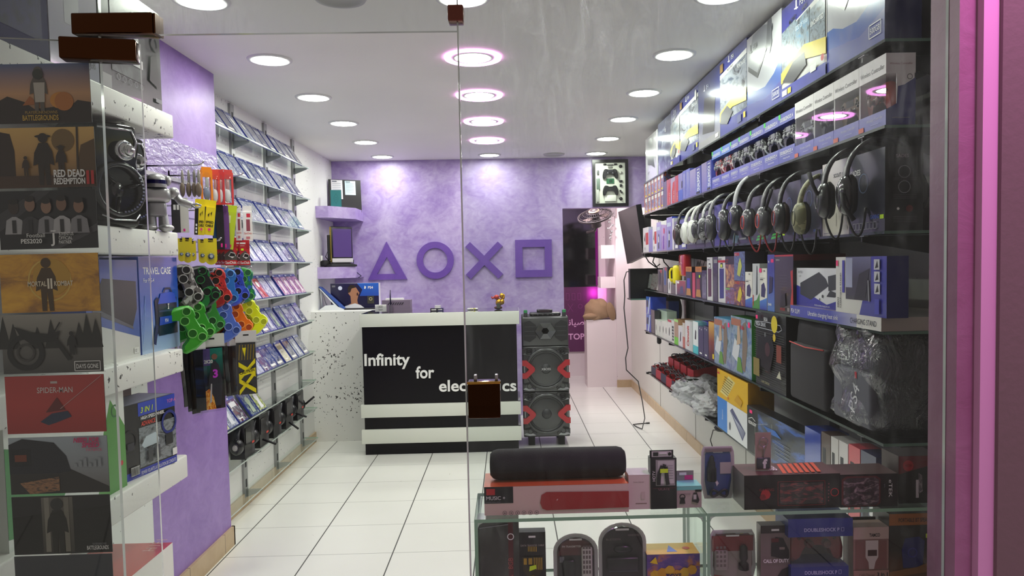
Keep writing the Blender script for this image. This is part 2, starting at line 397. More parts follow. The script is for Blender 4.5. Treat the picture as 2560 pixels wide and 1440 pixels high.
# far window and sign of the back room
mb = MB(); mb.box((DX, 9.575, 1.15), (1.137, 9.595, 2.3), M('0c0a10', .08, 0, .6)); struct('window_1', mb)
mb = MB(); mb.box((1.118, 9.57, 1.16), (1.15, 9.6, 2.32), EM('a0148c', .5)); tag(mb.build('neon_strip'), 'glowing magenta light strip along the right edge of the far dark window', 'light strip')
t = thing('wall_sign', 'dark magenta repair sign with white Arabic and Latin writing in the back room', 'sign', (0, 9.58, 0))
mb = MB(); mb.box((DX+.01, 0, .317), (1.0, .015, 1.15), M('5b0f52', .5)); mb.box((1.0, 0, .60), (1.137, .015, 1.15), M('6a1460', .5))
f = Face(mb, (DX+.01, 0, .317), (.47, 0, 0), (0, 0, .833))
DMG = M('7c2a70', .5)
for a in range(3): f.line([(.42+.16*a, .80), (.50+.16*a, .80), (.50+.16*a, .9), (.42+.16*a, .9), (.42+.16*a, .80)], .006, DMG)
f.line([(.46, .62), (.6, .74)], .008, DMG); f.line([(.6, .62), (.46, .74)], .008, DMG); f.hoop(.8, .7, .03, .008, DMG)
mb.build('panel', t)
mb = MB(); f = Face(mb, (DX+.01, 0, .317), (.47, 0, 0), (0, 0, .833)); PKT = M('f0b8e4', .5)
f.text('\uFE94\uFEE7\uFE8E\uFEF4\uFEBB', .90, .41, .095, PKT, 'r', bold=.015); mb.build('arabic_writing', t)
mb = MB(); f = Face(mb, (DX+.01, 0, .317), (.47, 0, 0), (0, 0, .833)); f.text('LAPTOP', .90, .19, .092, PKT, 'r', bold=.02); mb.build('latin_writing', t)

for i, z in enumerate((1.50, 1.155)):
    mb = MB(); z1 = z+.155 if i == 0 else z+.13
    mb.box((1.085 if i == 0 else 1.075, 8.72, z), (1.245, 9.0, z1), PINKW); struct('trim_%d' % (i+2), mb)
# thick masonry shelves of the left wall
for i, z in enumerate((2.013, 1.59, 1.166, .773)):
    mb = MB(); mb.rbox((XP-.02, 1.6, z-.084), (-1.2, 2.775, z), SHELF_W, .006, 2); o = struct('trim_%d' % (i+4), mb)
# two corner shelves behind the ledge
for i, (z, hgt) in enumerate(((1.985, .10), (1.46, .10))):
    q = [(XL, YB), (XL, 6.52), (-1.535, 6.52), (-1.36, 6.80), (-1.36, YB)] if i == 0 else [(XL, YB), (XL, 6.52), (-1.535, 6.52), (-1.37, 6.78), (-1.37, YB)]
    mb = MB(); n = len(q); mb.poly([(x, y, z) for x, y in q][::-1] if False else [(x, y, z) for x, y in q], PURPLE); mb.poly([(x, y, z-hgt) for x, y in q[::-1]], PURPLE)
    for k in range(n):
        a, b = q[k], q[(k+1) % n]; mb.poly([(a[0], a[1], z-hgt), (b[0], b[1], z-hgt), (b[0], b[1], z), (a[0], a[1], z)], PURPLE)
    struct('trim_%d' % (i+8), mb)
# ------------------------------------------------------------------ ceiling lamps
RIM = M('d9d9d8', .4)
rows = ((-1.12, 'left'), (-.149, 'middle'), (.826, 'right')); LY = [2.868+.8063*k for k in range(6)]
ordn = ['nearest the glass front', 'second from the glass front', 'third from the glass front', 'fourth from the glass front', 'fifth from the glass front', 'nearest the purple back wall']
def downlight(x, y, label, pink):
    t = thing('ceiling_light', label, 'light', (x, y, H), group='round ceiling lights')
    mb = MB(); T = rx(pi/2)
    mb.lathe([(.083, -.001), (.085, -.008), (.103, -.006), (.106, 0)], RIM, 32); mb.build('rim', t)
    mb = MB(); mb.mesh([(.083*math.cos(2*pi*k/32), .083*math.sin(2*pi*k/32), -.005) for k in range(32)], [tuple(range(31, -1, -1))], EM('f9fff0', LAMP)); mb.build('diffuser', t)
    if pink:
        mb = MB(); mb.lathe([(.106, -.004), (.128, -.013), (.136, -.010), (.14, 0)], EM('ff9cf2', 8.0), 32); mb.build('pink_ring', t)['label'] = 'glowing pink outer ring'
    return t
for x, side in rows:
    for k, y in enumerate(LY):
        pk = side == 'middle' and 1 <= k <= 4
        downlight(x, y, 'round ceiling light%s, %s row, %s' % (' with pink ring' if pk else '', side, ordn[k]), pk)
for i, (px, py) in enumerate(((1385, 385), (850, -8))):
    p = onz(px, py, H); mb = MB()
    mb.lathe([(0, -.004), (.07, -.004), (.075, -.012), (.092, -.012), (.1, 0)], M('b4b3b4', .5), 28)
    tag(mb.build('ceiling_vent', loc=(p.x, p.y, H)), ['round unlit grey ceiling vent close to the back wall', 'round unlit grey ceiling vent above the glass transom'][i], 'vent', 'round ceiling vents')
# ------------------------------------------------------------------ glass front
YG = 1.5
def pane(name, x0, x1, z0, z1, y, th, m, label, edge=EDGE, mtx=None, parent=None):
    mb = MB(); mb.box((x0, y-th/2, z0), (x1, y+th/2, z1), m, left=edge, right=edge, top=edge, bottom=edge)
    o = mb.build(name, parent); return tag(o, label, 'glass') if label else o
EW = M('cfd8d3', .12, 0, .5, name='painted_edge_glow')  # pale colour stands in for light piped through the glass edges
pane('fixed_glass_pane', -1.45, -.783, 0, 2.45, YG, .01, FRONT_L, 'fixed clear glass pane at the left carrying a column of game posters', EW)
o = pane('fixed_glass_pane', -.088, .885, 0, 2.45, YG, .01, FRONT, 'tall fixed clear glass pane in front of the showcase on the right', EW)
mb = MB(); mb.rbox((-.0905, YG-.0052, 0), (-.0875, YG+.0052, 2.45), EW, .001); mb.build('edge_glow_strip', o)  # strip added to paint the bright line of light along this edge
pane('transom_glass', -.781, -.090, 1.909, 2.45, YG, .01, FRONT, 'smeared clear transom glass above the open doorway', EW)
# jambs at the right
FRM = stucco('mauve_painted_frame', '94657f', 'a67a94')
mb = MB(); mb.box((.886, 1.46, 0), (.921, 1.56, 2.6), FRM); struct('trim_10', mb)
mb = MB(); mb.box((.921, 1.44, 0), (.952, 1.56, 2.6), M('dca8cc', .55)); struct('trim_11', mb)
mb = MB(); mb.box((.952, 1.43, 0), (2.6, 1.52, 2.6), wall_paint('outer_wall_paint', '7a6b68', 0)); struct('wall_front', mb)
mb = MB(); mb.box((-2.6, 1.44, 0), (-1.43, 1.56, 2.6), wall_paint('outer_wall_paint_left', '6a5a58', 0)); struct('wall_front_left', mb)
# door leaf, swung right round in front of the left pane
t = thing('glass_door', 'frameless glass door leaf swung open in front of the posters at the left', 'door', (-.695, 1.475, 0), math.radians(-168)+pi)
mb = MB(); hgt = 1.885; mb.T = Matrix.Shear('XZ', 4, (-.012, 0)) if False else Matrix(); mb.box((-.62, -.005, .02), (0, .005, hgt), GLASS, left=EW, right=EW, top=EW, bottom=EW); mb.build('leaf', t)
mb = MB(); mb.rbox((-.135, -.018, hgt-.036), (-.004, .018, hgt+.004), BRASS, .003); mb.build('top_patch', t)['label'] = 'brass top patch fitting'
p0, p1 = ony(190, 40, YG), ony(393, 90, YG)
mb = MB(); mb.rbox((p0.x, YG-.02, p1.z), (p1.x, YG+.02, p0.z), BRASS, .003); mb.box((p1.x, YG-.015, p1.z+.001), (p1.x+.004, YG+.02, p0.z-.001), BRASS)
tag(mb.build('pivot_patch'), 'brown brass pivot patch bolted on the transom corner', 'fitting')
p0, p1 = ony(1170, 952, YG), ony(1252, 1040, YG)
t = thing('lock_patch', 'square mirror-brass lock box on the edge of the fixed pane', 'lock', ((p0.x+p1.x)/2, YG, p1.z)); hw = (p1.x-p0.x)/2; hh = p0.z-p1.z
mb = MB(); mb.rbox((-hw, -.022, 0), (hw, .022, hh), M('331b09', .08, .95), .003); mb.build('case', t)
mb = MB(); mb.rbox((-hw-.001, -.024, hh-.004), (hw+.001, -.018, hh+.001), M('b88a3e', .2, 1), .001); mb.rbox((-hw+.012, -.01, hh), (-hw+.018, .01, hh+.012), STEEL, .001); mb.rbox((hw-.01, -.01, hh), (hw-.004, .01, hh+.012), STEEL, .001); mb.build('bolt', t)
p0, p1 = ony(1120, 18, YG), ony(1160, 58, YG)
mb = MB(); mb.rbox((p0.x, YG-.018, p1.z), (p1.x, YG+.018, p0.z), M('6b3a2e', .25, .7), .003); tag(mb.build('glass_clamp'), 'small square copper-brown clamp joining transom and fixed pane', 'fitting')
# ================================================================== left wall: glass shelves of game cases
ORD = ['first', 'second', 'third', 'fourth', 'fifth', 'sixth', 'seventh', 'eighth', 'ninth', 'tenth', 'eleventh', 'twelfth', 'thirteenth', 'fourteenth']
LZ = (2.232, 1.991, 1.747, 1.50, 1.267, 1.048, .804, .576, .356, .116); XF = -1.53
shn = ['top', 'second', 'third', 'fourth', 'fifth', 'sixth', 'seventh', 'eighth', 'ninth', 'lowest']
for z, nm in zip(LZ, shn):
    mb = MB(); mb.box((XL+.004, 3.97, z-.008), (XF, 5.92, z), GLASS, front=GREYED, right=GREYED, back=EDGE)
    tag(mb.build('glass_shelf'), 'long clear glass shelf on the left wall, %s' % ('the lowest one just above the floor' if nm == 'lowest' else nm+' from the top' if nm != 'top' else 'the topmost one under the ceiling'), 'shelf', 'glass shelves of the left wall')
for y, nm in ((4.58, 'nearest to the camera'), (5.20, 'in the middle'), (5.86, 'farthest back')):
    t = thing('shelf_upright', 'slotted grey steel shelf upright on the left wall, the one %s' % nm, 'upright', (XL, y, 0), group='slotted uprights of the left wall')
    mb = MB(); mb.box((0, -.03, .06), (.014, .03, 2.44), M('a3a4a4', .35, .55)); 
    z = .12
    while z < 2.4: mb.box((.0142, -.012, z), (.0146, .012, z+.05), M('26262a', .6)); z += .1235
    mb.build('channel', t)
    for z in LZ:
        mb = MB(); mb.prism([(.014, z-.058), (.014, z-.009), (.112, z-.009), (.112, z-.02)], -.002, .002, M('9fa5a2', .3, .6)); mb.box((.014, -.006, z-.013), (.1, .006, z-.009), STEEL); mb.build('bracket', t)
CASEB = M('3a459c', .22, 0, .5); CASED = M('23285f', .3)
def gamecase(c1, c2, c3, sc, seed, kind=0):
    mb = MB(); w, h, d = .135, .170, .013
    mb.box((-w/2, 0, 0), (w/2, d, h), CASEB, back=M('8f96b8', .3)); f = boxface(mb, w, d, h)
    f.rect(.03, .02, .97, .87, photo(c1, c2, c3, sc, seed, .16, 1.0)); f.rect(.03, .885, .97, .985, M('6068b8', .16, 0, 1.0)); f.rect(.08, .905, .38, .965, M('dfe3f5', .2, 0, 1))
    if kind == 1: f.rect(.12, .08, .8, .17, WT)
    elif kind == 2: f.disc(.5, .55, .03, M(c3, .2)); f.poly([(.3, .1), (.7, .1), (.62, .45), (.38, .45)], M(c3, .2))
    elif kind == 3: f.rect(.1, .6, .75, .78, M(c3, .2)); f.rect(.15, .12, .6, .16, WT)
    elif kind == 4: f.poly([(.55, .05), (.9, .05), (.5, .8), (.25, .8)], M(c2, .2)); f.disc(.5, .6, .022, WT)
    return mb.build('game_case')
CV = [('55597a', 'a9adc4', 'e4e6ee', 3, 1, 1), ('3d4468', '9aa2bd', 'd6d8e2', 4, 2, 2), ('6a6f8c', 'b9bccb', 'f0f0f4', 5, 3, 0), ('4a4a58', '8f93a8', 'cfd2df', 4, 4, 3),
      ('5b648c', 'c2c7da', 'ecebf0', 6, 5, 4), ('7f1e24', 'c4452f', 'e9d9cf', 3, 6, 4), ('8c3f74', 'd592b8', 'efe2ea', 4, 7, 2), ('2b2c40', '6f7593', 'c3b9ad', 4, 8, 1),
      ('d8cfb0', 'efe9d2', 'a59a78', 4, 9, 3), ('2c3350', '59688f', 'a9b7a0', 5, 10, 2), ('8a2230', '4a4c66', 'e7e7ea', 3, 11, 3), ('37406e', 'b4c060', 'e8e8ee', 6, 12, 2)]
protos = [gamecase(*c) for c in CV]; usedp = set()
adj = ['grey toned', 'slate blue', 'pale silver', 'dark grey', 'light blue', 'red and white', 'pink', 'dim brownish', 'cream', 'dark blue', 'crimson and white', 'blue and lime']
def place_case(i, y, z, label, group):
    o = protos[i] if i not in usedp else protos[i].copy()
    if i in usedp: COL.objects.link(o)
    usedp.add(i); ang = math.radians(33)
    # local +x -> +Y, leaning back to the wall
    o.matrix_world = tr(XF-.012, y, z+.002) @ rz(pi/2) @ rx(-ang)
    return tag(o, label, 'game case', group)
rowplan = {0: ([4.04, 4.19, 4.34, 4.49], [4.66, 4.805, 4.95, 5.10], [5.28, 5.425, 5.57, 5.72], [3,0,7,4, 4,2,3,0, 3,0,1,3]),
 1: ([4.05, 4.20, 4.36, 4.50], [4.66, 4.80, 4.95, 5.10], [5.27, 5.41, 5.56, 5.71], [2,4,2,0, 1,0,4,2, 0,2,1,0]),
 2: ([4.20, 4.35, 4.49], [4.66, 4.80, 4.96, 5.10], [5.27, 5.42, 5.56, 5.71], [2,4,2, 2,2,0,4, 1,2,2,0]),
 3: ([4.35, 4.49], [4.66, 4.81, 4.96, 5.10], [5.27, 5.41, 5.56, 5.70], [1,4, 1,2,4,2, 4,3,9,2]),
 4: ([4.35, 4.49], [4.66, 4.81, 4.95, 5.09], [5.28, 5.42, 5.56, 5.70], [2,4, 4,5,2,1, 6,6,6,6]),
 5: ([4.35, 4.49], [4.66, 4.81, 4.95, 5.09], [5.28, 5.42, 5.56, 5.71], [9,7, 9,7,1,9, 9,3,1,3]),
 6: ([4.49], [4.66, 4.80, 4.94, 5.08], [5.26, 5.42, 5.57, 5.72], [10, 4,10,7,7, 8,7,1,7]),
 7: ([4.05, 4.19, 4.34], [4.54, 4.69], [], [11,1,10, 9,11])}
for r, (a, b, c, ids) in rowplan.items():
    ys = a+b+c; n = len(ys)
    for k, (y, i) in enumerate(zip(ys, ids)):
        place_case(i, y+random.uniform(-.004, .004), LZ[r], '%s game case, %s from the far end, %s left shelf from the top' % (adj[i], ORD[n-1-k], shn[r] if r else 'first'), 'game cases on the left wall')
# one headset maker for both walls --------------------------------------------------------------
def headset(name, label, mtx, body='19191d', band='2a2a2f', pad='101013', accent=None, r=.046, half=.085, rise=.125, boom=None, cord=None, rough=.3, cat='headset', group='headsets hung over their boxes', bandw=.019, camo=None, disc=None):
    t = thing(name, label, cat, mtx=mtx, group=group)
    bm_ = camo or M(body, rough, 0, .4); bn = camo or M(band, .35, 0, .3); pd = M(pad, .6)
    mb = MB(); pts = []; n = 18
    for k in range(n+1):
        a = pi*k/n; pts.append((-half*1.03*math.cos(a), 0, rise*math.sin(a)**.8))
    vs = []; L = len(pts)
    for k, p in enumerate(pts):
        a = pi*k/n; o = Vector((-math.cos(a), 0, math.sin(a)))
        for dy, dr in ((-bandw, 0), (-bandw*.7, .007), (bandw*.7, .007), (bandw, 0), (bandw*.7, -.006), (-bandw*.7, -.006)): q = Vector(p)+o*dr; vs.append((q.x, dy, q.z))
    fs = [(i*6+j, (i+1)*6+j, (i+1)*6+(j+1) % 6, i*6+(j+1) % 6) for i in range(L-1) for j in range(6)]
    mb.mesh(vs, fs, bn, True); mb.build('headband', t)
    for s in (-1, 1):
        mb = MB(); T = tr(s*half, 0, -.02) @ rz(0) @ ry(pi/2*s) @ Matrix.Scale(1.22, 4, (1, 0, 0))
        mb.lathe([(0, .024), (r*.55, .023), (r*.82, .016), (r*.97, .004), (r, -.004), (r*.95, -.008)], bm_, 24, T)
        mb.lathe([(r*.40, .0245), (r*.44, .0265), (r*.48, .0235)], M(accent, .35) if accent else M('3c3c42', .3), 24, T)
        if disc: mb.lathe([(0, .0262), (r*.36, .0262), (r*.38, .023)], M(disc, .4), 20, T)
        cu = mb.build('ear_cup', t)
        mb = MB(); mb.lathe([(r*.95, -.008), (r*.98, -.016), (r*.8, -.026), (r*.5, -.022), (r*.45, -.010)], pd, 24, T); mb.build('cushion', cu)
        mb = MB(); mb.tube([(s*half*1.03, 0, 0), (s*half*1.07, 0, .03)], .007, DARKMET, 6); mb.box((s*half*1.03-.006, -.012, -.005), (s*half*1.03+.006, .012, .03), bm_); mb.build('yoke', t)
    if boom:
        mb = MB(); mb.tube([(-half-.01, -.01, -.03)]+[Vector(b) for b in boom], [.006]*len(boom)+[.0075], MATTE, 8); mb.build('microphone_boom', t)
    if cord:
        mb = MB(); mb.tube([(-half+.055*q/13, -.03*math.sin(pi*q/13), -.06-.085*abs(math.sin(pi*q/13))**.7) for q in range(14)], .0035, M(cord, .5), 6); mb.build('cord', t)
    return t
# black boxed headsets low on the left wall
kz = LZ[8]
for k, px in enumerate((632, 668, 700, 730, 757)):
    y = yat(px, XF, kz); nm = ['nearest to the camera', 'second from the camera', 'third from the camera', 'fourth from the camera', 'farthest back'][k]
    def art(f):
        f.rect(.68, .02, .98, .98, M('26242a', .35, 0, .3)); f.line([(.75, .72), (.84, .56), (.92, .8)], .003, GY); f.rect(.72, .34, .95, .40, M('d2453a', .4))
        for q in range(6): f.rect(.73, .08+.04*q, .93, .09+.04*q, M('6d6a70', .5))
        f.rect(.08, .4, .6, .9, photo('141216', '241f24', '3a3238', 5, 3))
    pbox('headset_box', 'black headset carton on the ninth left glass shelf, %s' % nm, 'box', (XF-.01, y-.10), (XF-.01, y+.07), kz, .195, .085, M('1a181c', .4, 0, .3), art, lambda f: f.rect(.2, .5, .8, .6, GY), group='black headset cartons on the left wall')
    headset('gaming_headset', 'black headset with grey disc ear cup hung in front of the %s left carton' % ORD[k], tr(XF-.045, y-.015, kz+.10) @ rz(pi/2), half=.118, rise=.098, r=.040, disc='b9b6b4', boom=None, group='black headsets in front of the left cartons')
for k, (a, b) in enumerate((((657, 1098), (690, 1110)), ((723, 1055), (746, 1072)), ((740, 1033), (766, 1042)), ((764, 1010), (785, 992)))):
    p = onx(a[0], a[1], XF); q = ony(b[0], b[1], p.y-.02)
    mb = MB(); mb.tube([p, q], .0075, MATTE, 8); tag(mb.build('microphone_stick'), 'thin black microphone stick poking out over the ninth left glass shelf, %s from the camera' % ORD[k], 'microphone', 'black sticks beside the left cartons')
# ------------------------------------------------------------------ display panel with hooks
t = thing('display_panel', 'lilac slatted display panel with chrome hooks on the violet pillar', 'display panel', (XP+.001, 3.3, 0))
GLZ = NT('pearly_glossy_panel'); gp = GLZ.pos(); gn = GLZ.noise(GLZ.scale(gp, (1, 1, 2.2)), 16, 3, .5, .6); GLZ.bump(gn, .9, .012); GLZ.set(GLZ.mix(gn, hx('8d7bb4'), hx('b0a3cc')), .16); GLZ = GLZ.m
mb = MB(); mb.box((0, -.62, 1.05), (.012, .592, 1.865), M('b3a6d6', .3, 0, .4)); mb.box((0, -.62, 1.865), (.016, .592, 2.028), GLZ)
for k in range(6): mb.box((.0121, -.62, 1.07+.155*k), (.0126, .592, 1.076+.155*k), M('6e6390', .5))
mb.box((.012, -.62, 1.845), (.028, .592, 1.862), STEEL); mb.build('board', t)
def hook(px, py, X=-1.235):
    p = onx(px, py, X); m = MB(); y, z = p.y-3.3, p.z; x1 = X-XP
    m.tube([(.012, y, z-.012), (x1-.03, y, z-.012), (x1-.01, y, z-.006), (x1, y, z+.006)], .0035, CHROME, 8); m.box((.012, y-.008, z-.05), (.016, y+.008, z+.01), STEEL); m.build('hook', t)
for q in ((510, 405), (558, 430), (609, 433), (530, 505), (597, 517), (628, 518), (482, 600), (553, 597), (588, 595), (622, 600), (500, 680), (537, 675), (567, 670), (600, 670), (628, 668), (510, 762), (548, 757), (580, 757), (610, 756), (641, 752), (535, 850), (575, 848), (626, 836)): hook(*q)
def hang(name, label, cat, pl, pr, pt, pb, X, fn, ang=55, group=None, tilt=0.0, d=.012):
    """fn(mb, w, h, d) draws the article hanging down from z=0, facing -y"""
    c = onx((pl+pr)/2, pt, X); a = math.radians(ang); y = c.y
    w = (pr-pl)*y/FPX/(math.cos(a)+(-X/y)*math.sin(a)); h = (pb-pt)*y/FPX
    mb = MB(); fn(mb, w, h, d); return tag(mb.build(name, mtx=tr(c.x, c.y, c.z) @ rz(a) @ ry(tilt)), label, cat, group)
def hangbox(col, art=None, tab=True, sidecol=None):
    def fn(mb, w, h, d):
        mb.box((-w/2, -d/2, -h), (w/2, d/2, -.018), col if not isinstance(col, str) else M(col, .35, 0, .5), left=M(sidecol, .35) if sidecol else None)
        if tab: mb.box((-w/2, -.0008, -.018), (w/2, .0008, .012), col if not isinstance(col, str) else M(col, .35))
        f = Face(mb, (-w/2, -d/2, -h), (w, 0, 0), (0, 0, h-.018))
        if art: art(f)
    return fn
def bag(c1, c2, c3, rim=None):
    def fn(mb, w, h, d):
        vs = []; n, k = 5, 9
        for j in range(k+1):
            for i in range(n+1):
                u, v = i/n, j/k; th = .010*math.sin(pi*u)*math.sin(pi*min(1, v*1.1))**.6
                vs.append(((u-.5)*w, -th-.001, -h*(1-v)+.012*v))
        for j in range(k+1):
            for i in range(n+1):
                u, v = i/n, j/k; th = .010*math.sin(pi*u)*math.sin(pi*min(1, v*1.1))**.6
                vs.append(((u-.5)*w, th+.001, -h*(1-v)+.012*v))
        N = (n+1)*(k+1); fs = []
        for j in range(k):
            for i in range(n):
                a = j*(n+1)+i; fs.append((a, a+1, a+n+2, a+n+1)); fs.append((N+a+1, N+a, N+a+n+1, N+a+n+2))
        mb.mesh(vs, fs, CLEARP, True)
        mb.ell((0, 0, -h*.72), (w*.36, .008, h*.22), photo(c1, c2, c3, 5, 2), 12, 8); mb.ell((w*.05, 0, -h*.38), (w*.2, .005, h*.25), photo(c2, c3, c1, 6, 5), 10, 6)
        if rim:
            r = M(rim, .35, 0, .4)
            for s in (-1, 1): mb.box((s*w/2-.004, -.003, -h), (s*w/2+.004, .003, 0), r)
            mb.box((-w/2, -.003, -h), (w/2, .003, -h+.008), r); mb.box((-w/2, -.004, -.03), (w/2, .004, .012), r)
    return fn
G = 'articles hung on the left display panel'
for k, (a, b) in enumerate(((444, 463), (460, 479), (474, 493), (484, 505))):
    hang('clear_bag', 'clear bag of brown parts on the topmost long hook, %s from the left' % ORD[k], 'bag', a, b, 412, 496, -1.27+.02*k, bag('3b2b22', '8a7867', 'c9c2b8'), 40, G)
hang('orange_bag', 'orange edged clear bag with a dark cable on the top row of hooks', 'bag', 503, 527, 425, 505, -1.25, bag('2a3550', '8f97b0', 'e9e6da', 'f08a1c'), 40, G)
for k, (a, b, col) in enumerate(((526, 545, 'd8402c'), (541, 557, 'c92a2a'), (553, 579, 'd23a3a'))):
    hang('red_bag', 'red edged clear bag with a white cable on the top hooks, %s from the left' % ORD[k], 'bag', a, b, 431, 510, -1.24, bag('c9c9cc', 'eceaea', 'b04a3c', col), 45, G)
PINK = M('f0309c', .5)
def st(u, v, m=PINK): return lambda f: f.rect(u, v, u+.22, v+.1, m)
hang('accessory_box', 'narrow black box with white cap beside the toy robot', 'box', 428, 440, 499, 580, -1.27, hangbox('26252a', lambda f: f.rect(.3, .8, .8, .98, WT)), 30, G, d=.02)
hang('accessory_box', 'second narrow black box next to the plain white one', 'box', 437, 448, 499, 580, -1.26, hangbox('2a292e', lambda f: f.rect(.3, .8, .8, .98, WT)), 30, G, d=.02)
hang('accessory_box', 'plain white narrow box with a pink sticker on the display panel', 'box', 447, 469, 502, 580, -1.25, hangbox('e4e1dc', st(.35, .04)), 30, G, d=.02)
def yart(f):
    f.rect(0, 0, .36, 1, M('1a1a1c', .4)); f.text('SPEED', .42, .42, .085, BK, maxw=.5, bold=.03); f.text('CABLE', .42, .30, .085, BK, maxw=.5, bold=.03)
    for q in range(3): f.rect(.1, .06+.12*q, .26, .14+.12*q, WT)
    f.poly([(.5, .72), (.62, .8), (.56, .64)], BK); f.poly([(.68, .78), (.78, .86), (.74, .7)], BK); f.rect(.6, .16, .78, .24, PINK)
hang('cable_box', 'yellow and black cable box behind another yellow one', 'box', 488, 512, 505, 586, -1.25, hangbox('f0d622', yart), 25, G, d=.02, tilt=.06)
hang('cable_box', 'yellow and black cable box in front with a pink sticker', 'box', 503, 540, 507, 586, -1.23, hangbox('f2da24', yart), 25, G, d=.02, tilt=.12)
hang('cable_box', 'blue narrow box tucked behind the yellow cable boxes', 'box', 530, 544, 517, 604, -1.27, hangbox('2a62a8'), 30, G, d=.02)
hang('cable_box', 'black narrow box between the blue and the purple one', 'box', 538, 557, 519, 622, -1.25, hangbox('1c1b20', st(.5, .06)), 30, G, d=.02)
hang('cable_box', 'purple narrow box left of the lime green one', 'box', 553, 570, 521, 622, -1.24, hangbox('6a3f80', st(.3, .05)), 30, G, d=.02)
hang('cable_box', 'lime green slanted narrow box on the display panel', 'box', 566, 592, 520, 622, -1.22, hangbox('c4d832', lambda f: (f.rect(.2, .7, .5, .9, M('e9f0b0', .4)), f.rect(.5, .05, .8, .13, M('e8605c', .5)))), 20, G, d=.02, tilt=.12)
def wart(f): f.rect(.35, .35, .75, .75, M('9a4a5c', .4)); f.rect(.4, .82, .8, .95, M('d8304c', .4)); f.text('SanDisk', .5, .24, .07, RD, 'c', maxw=.8); f.rect(.3, .08, .7, .16, M('d07a86', .5))
hang('memory_card_box', 'white box with dark red stripe partly behind the lime green one', 'box', 588, 602, 520, 600, -1.25, hangbox('f0ecec', wart), 20, G, d=.02)
hang('memory_card_box', 'white box with dark red stripe hanging alone at the right end', 'box', 606, 629, 521, 602, -1.23, hangbox('f2efee', wart), 20, G, d=.02)
def keycard(mb, w, h, d):
    r = w/2; pts = [(-w/2, 0), (-w/2, -h+r)]+[(-r*math.cos(pi*k/10), -h+r-r*math.sin(pi*k/10)) for k in range(1, 10)]+[(w/2, -h+r), (w/2, 0)]
    mb.prism(pts, -.001, .001, M('ead62a', .3, 0, .4)); f = Face(mb, (-w/2, -.001, -h), (w, 0, 0), (0, 0, h)); f.rect(.3, .86, .7, 1.0, BK); f.text('King', .5, .89, .06, YL, 'c', maxw=.36)
    mb.T = tr(0, -.001, -h*.68); mb.lathe([(0, .012), (w*.26, .012), (w*.36, .004), (w*.4, 0)], CLEARP, 20, rx(pi/2)); mb.lathe([(0, .006), (w*.24, .006), (w*.26, .001)], M('4c5a74', .4), 20, rx(pi/2)); mb.lathe([(0, .0065), (w*.13, .0065)], M('cfd6df', .4), 16, rx(pi/2))
for k, (a, b, c, e) in enumerate(((444, 460, 596, 653), (456, 479, 594, 656), (472, 489, 602, 652), (495, 514, 598, 657), (511, 541, 596, 661))):
    hang('key_ring_card', 'yellow rounded key ring card under the white shelf edge, %s from the left' % ORD[k], 'card', a, b, c, e, -1.24+.004*k, keycard, 30, 'yellow key ring cards')
def sand(mb, w, h, d):
    mb.box((-w/2, -.002, -h), (w/2, .002, 0), M('c3272f', .35, 0, .4)); f = Face(mb, (-w/2, -.002, -h), (w, 0, 0), (0, 0, h))
    f.poly([(0, .18), (1, .18), (1, .36), (.55, .58), (0, .40)], M('5a5652', .35)); f.rect(0, 0, 1, .18, M('cf2630', .35)); f.text('SanDisk', .5, .05, .1, WT, 'c', maxw=.9, bold=.02)
    f.rect(.06, .84, .6, .9, WT); f.rect(.06, .76, .5, .78, M('e9b8b8', .4)); f.rect(.7, .66, .95, .86, M('a81e2a', .4)); f.poly([(.28, .34), (.62, .25), (.9, .33), (.86, .44), (.5, .48)], M('e9e6e4', .4)); f.poly([(.38, .33), (.86, .31), (.84, .42), (.5, .45)], M('2a2629', .3)); f.rect(.15, .58, .4, .66, LG)
for k, (a, b, c, e, X) in enumerate(((536, 556, 596, 661, -1.30), (543, 566, 596, 661, -1.28), (550, 576, 596, 661, -1.26), (560, 590, 594, 662, -1.23), (584, 606, 600, 662, -1.27), (598, 623, 600, 662, -1.23))):
    hang('memory_stick_card', 'red and grey memory stick card under the boxed cables, %s from the left' % ORD[k], 'card', a, b, c, e, X, sand, 22, 'red memory stick cards')
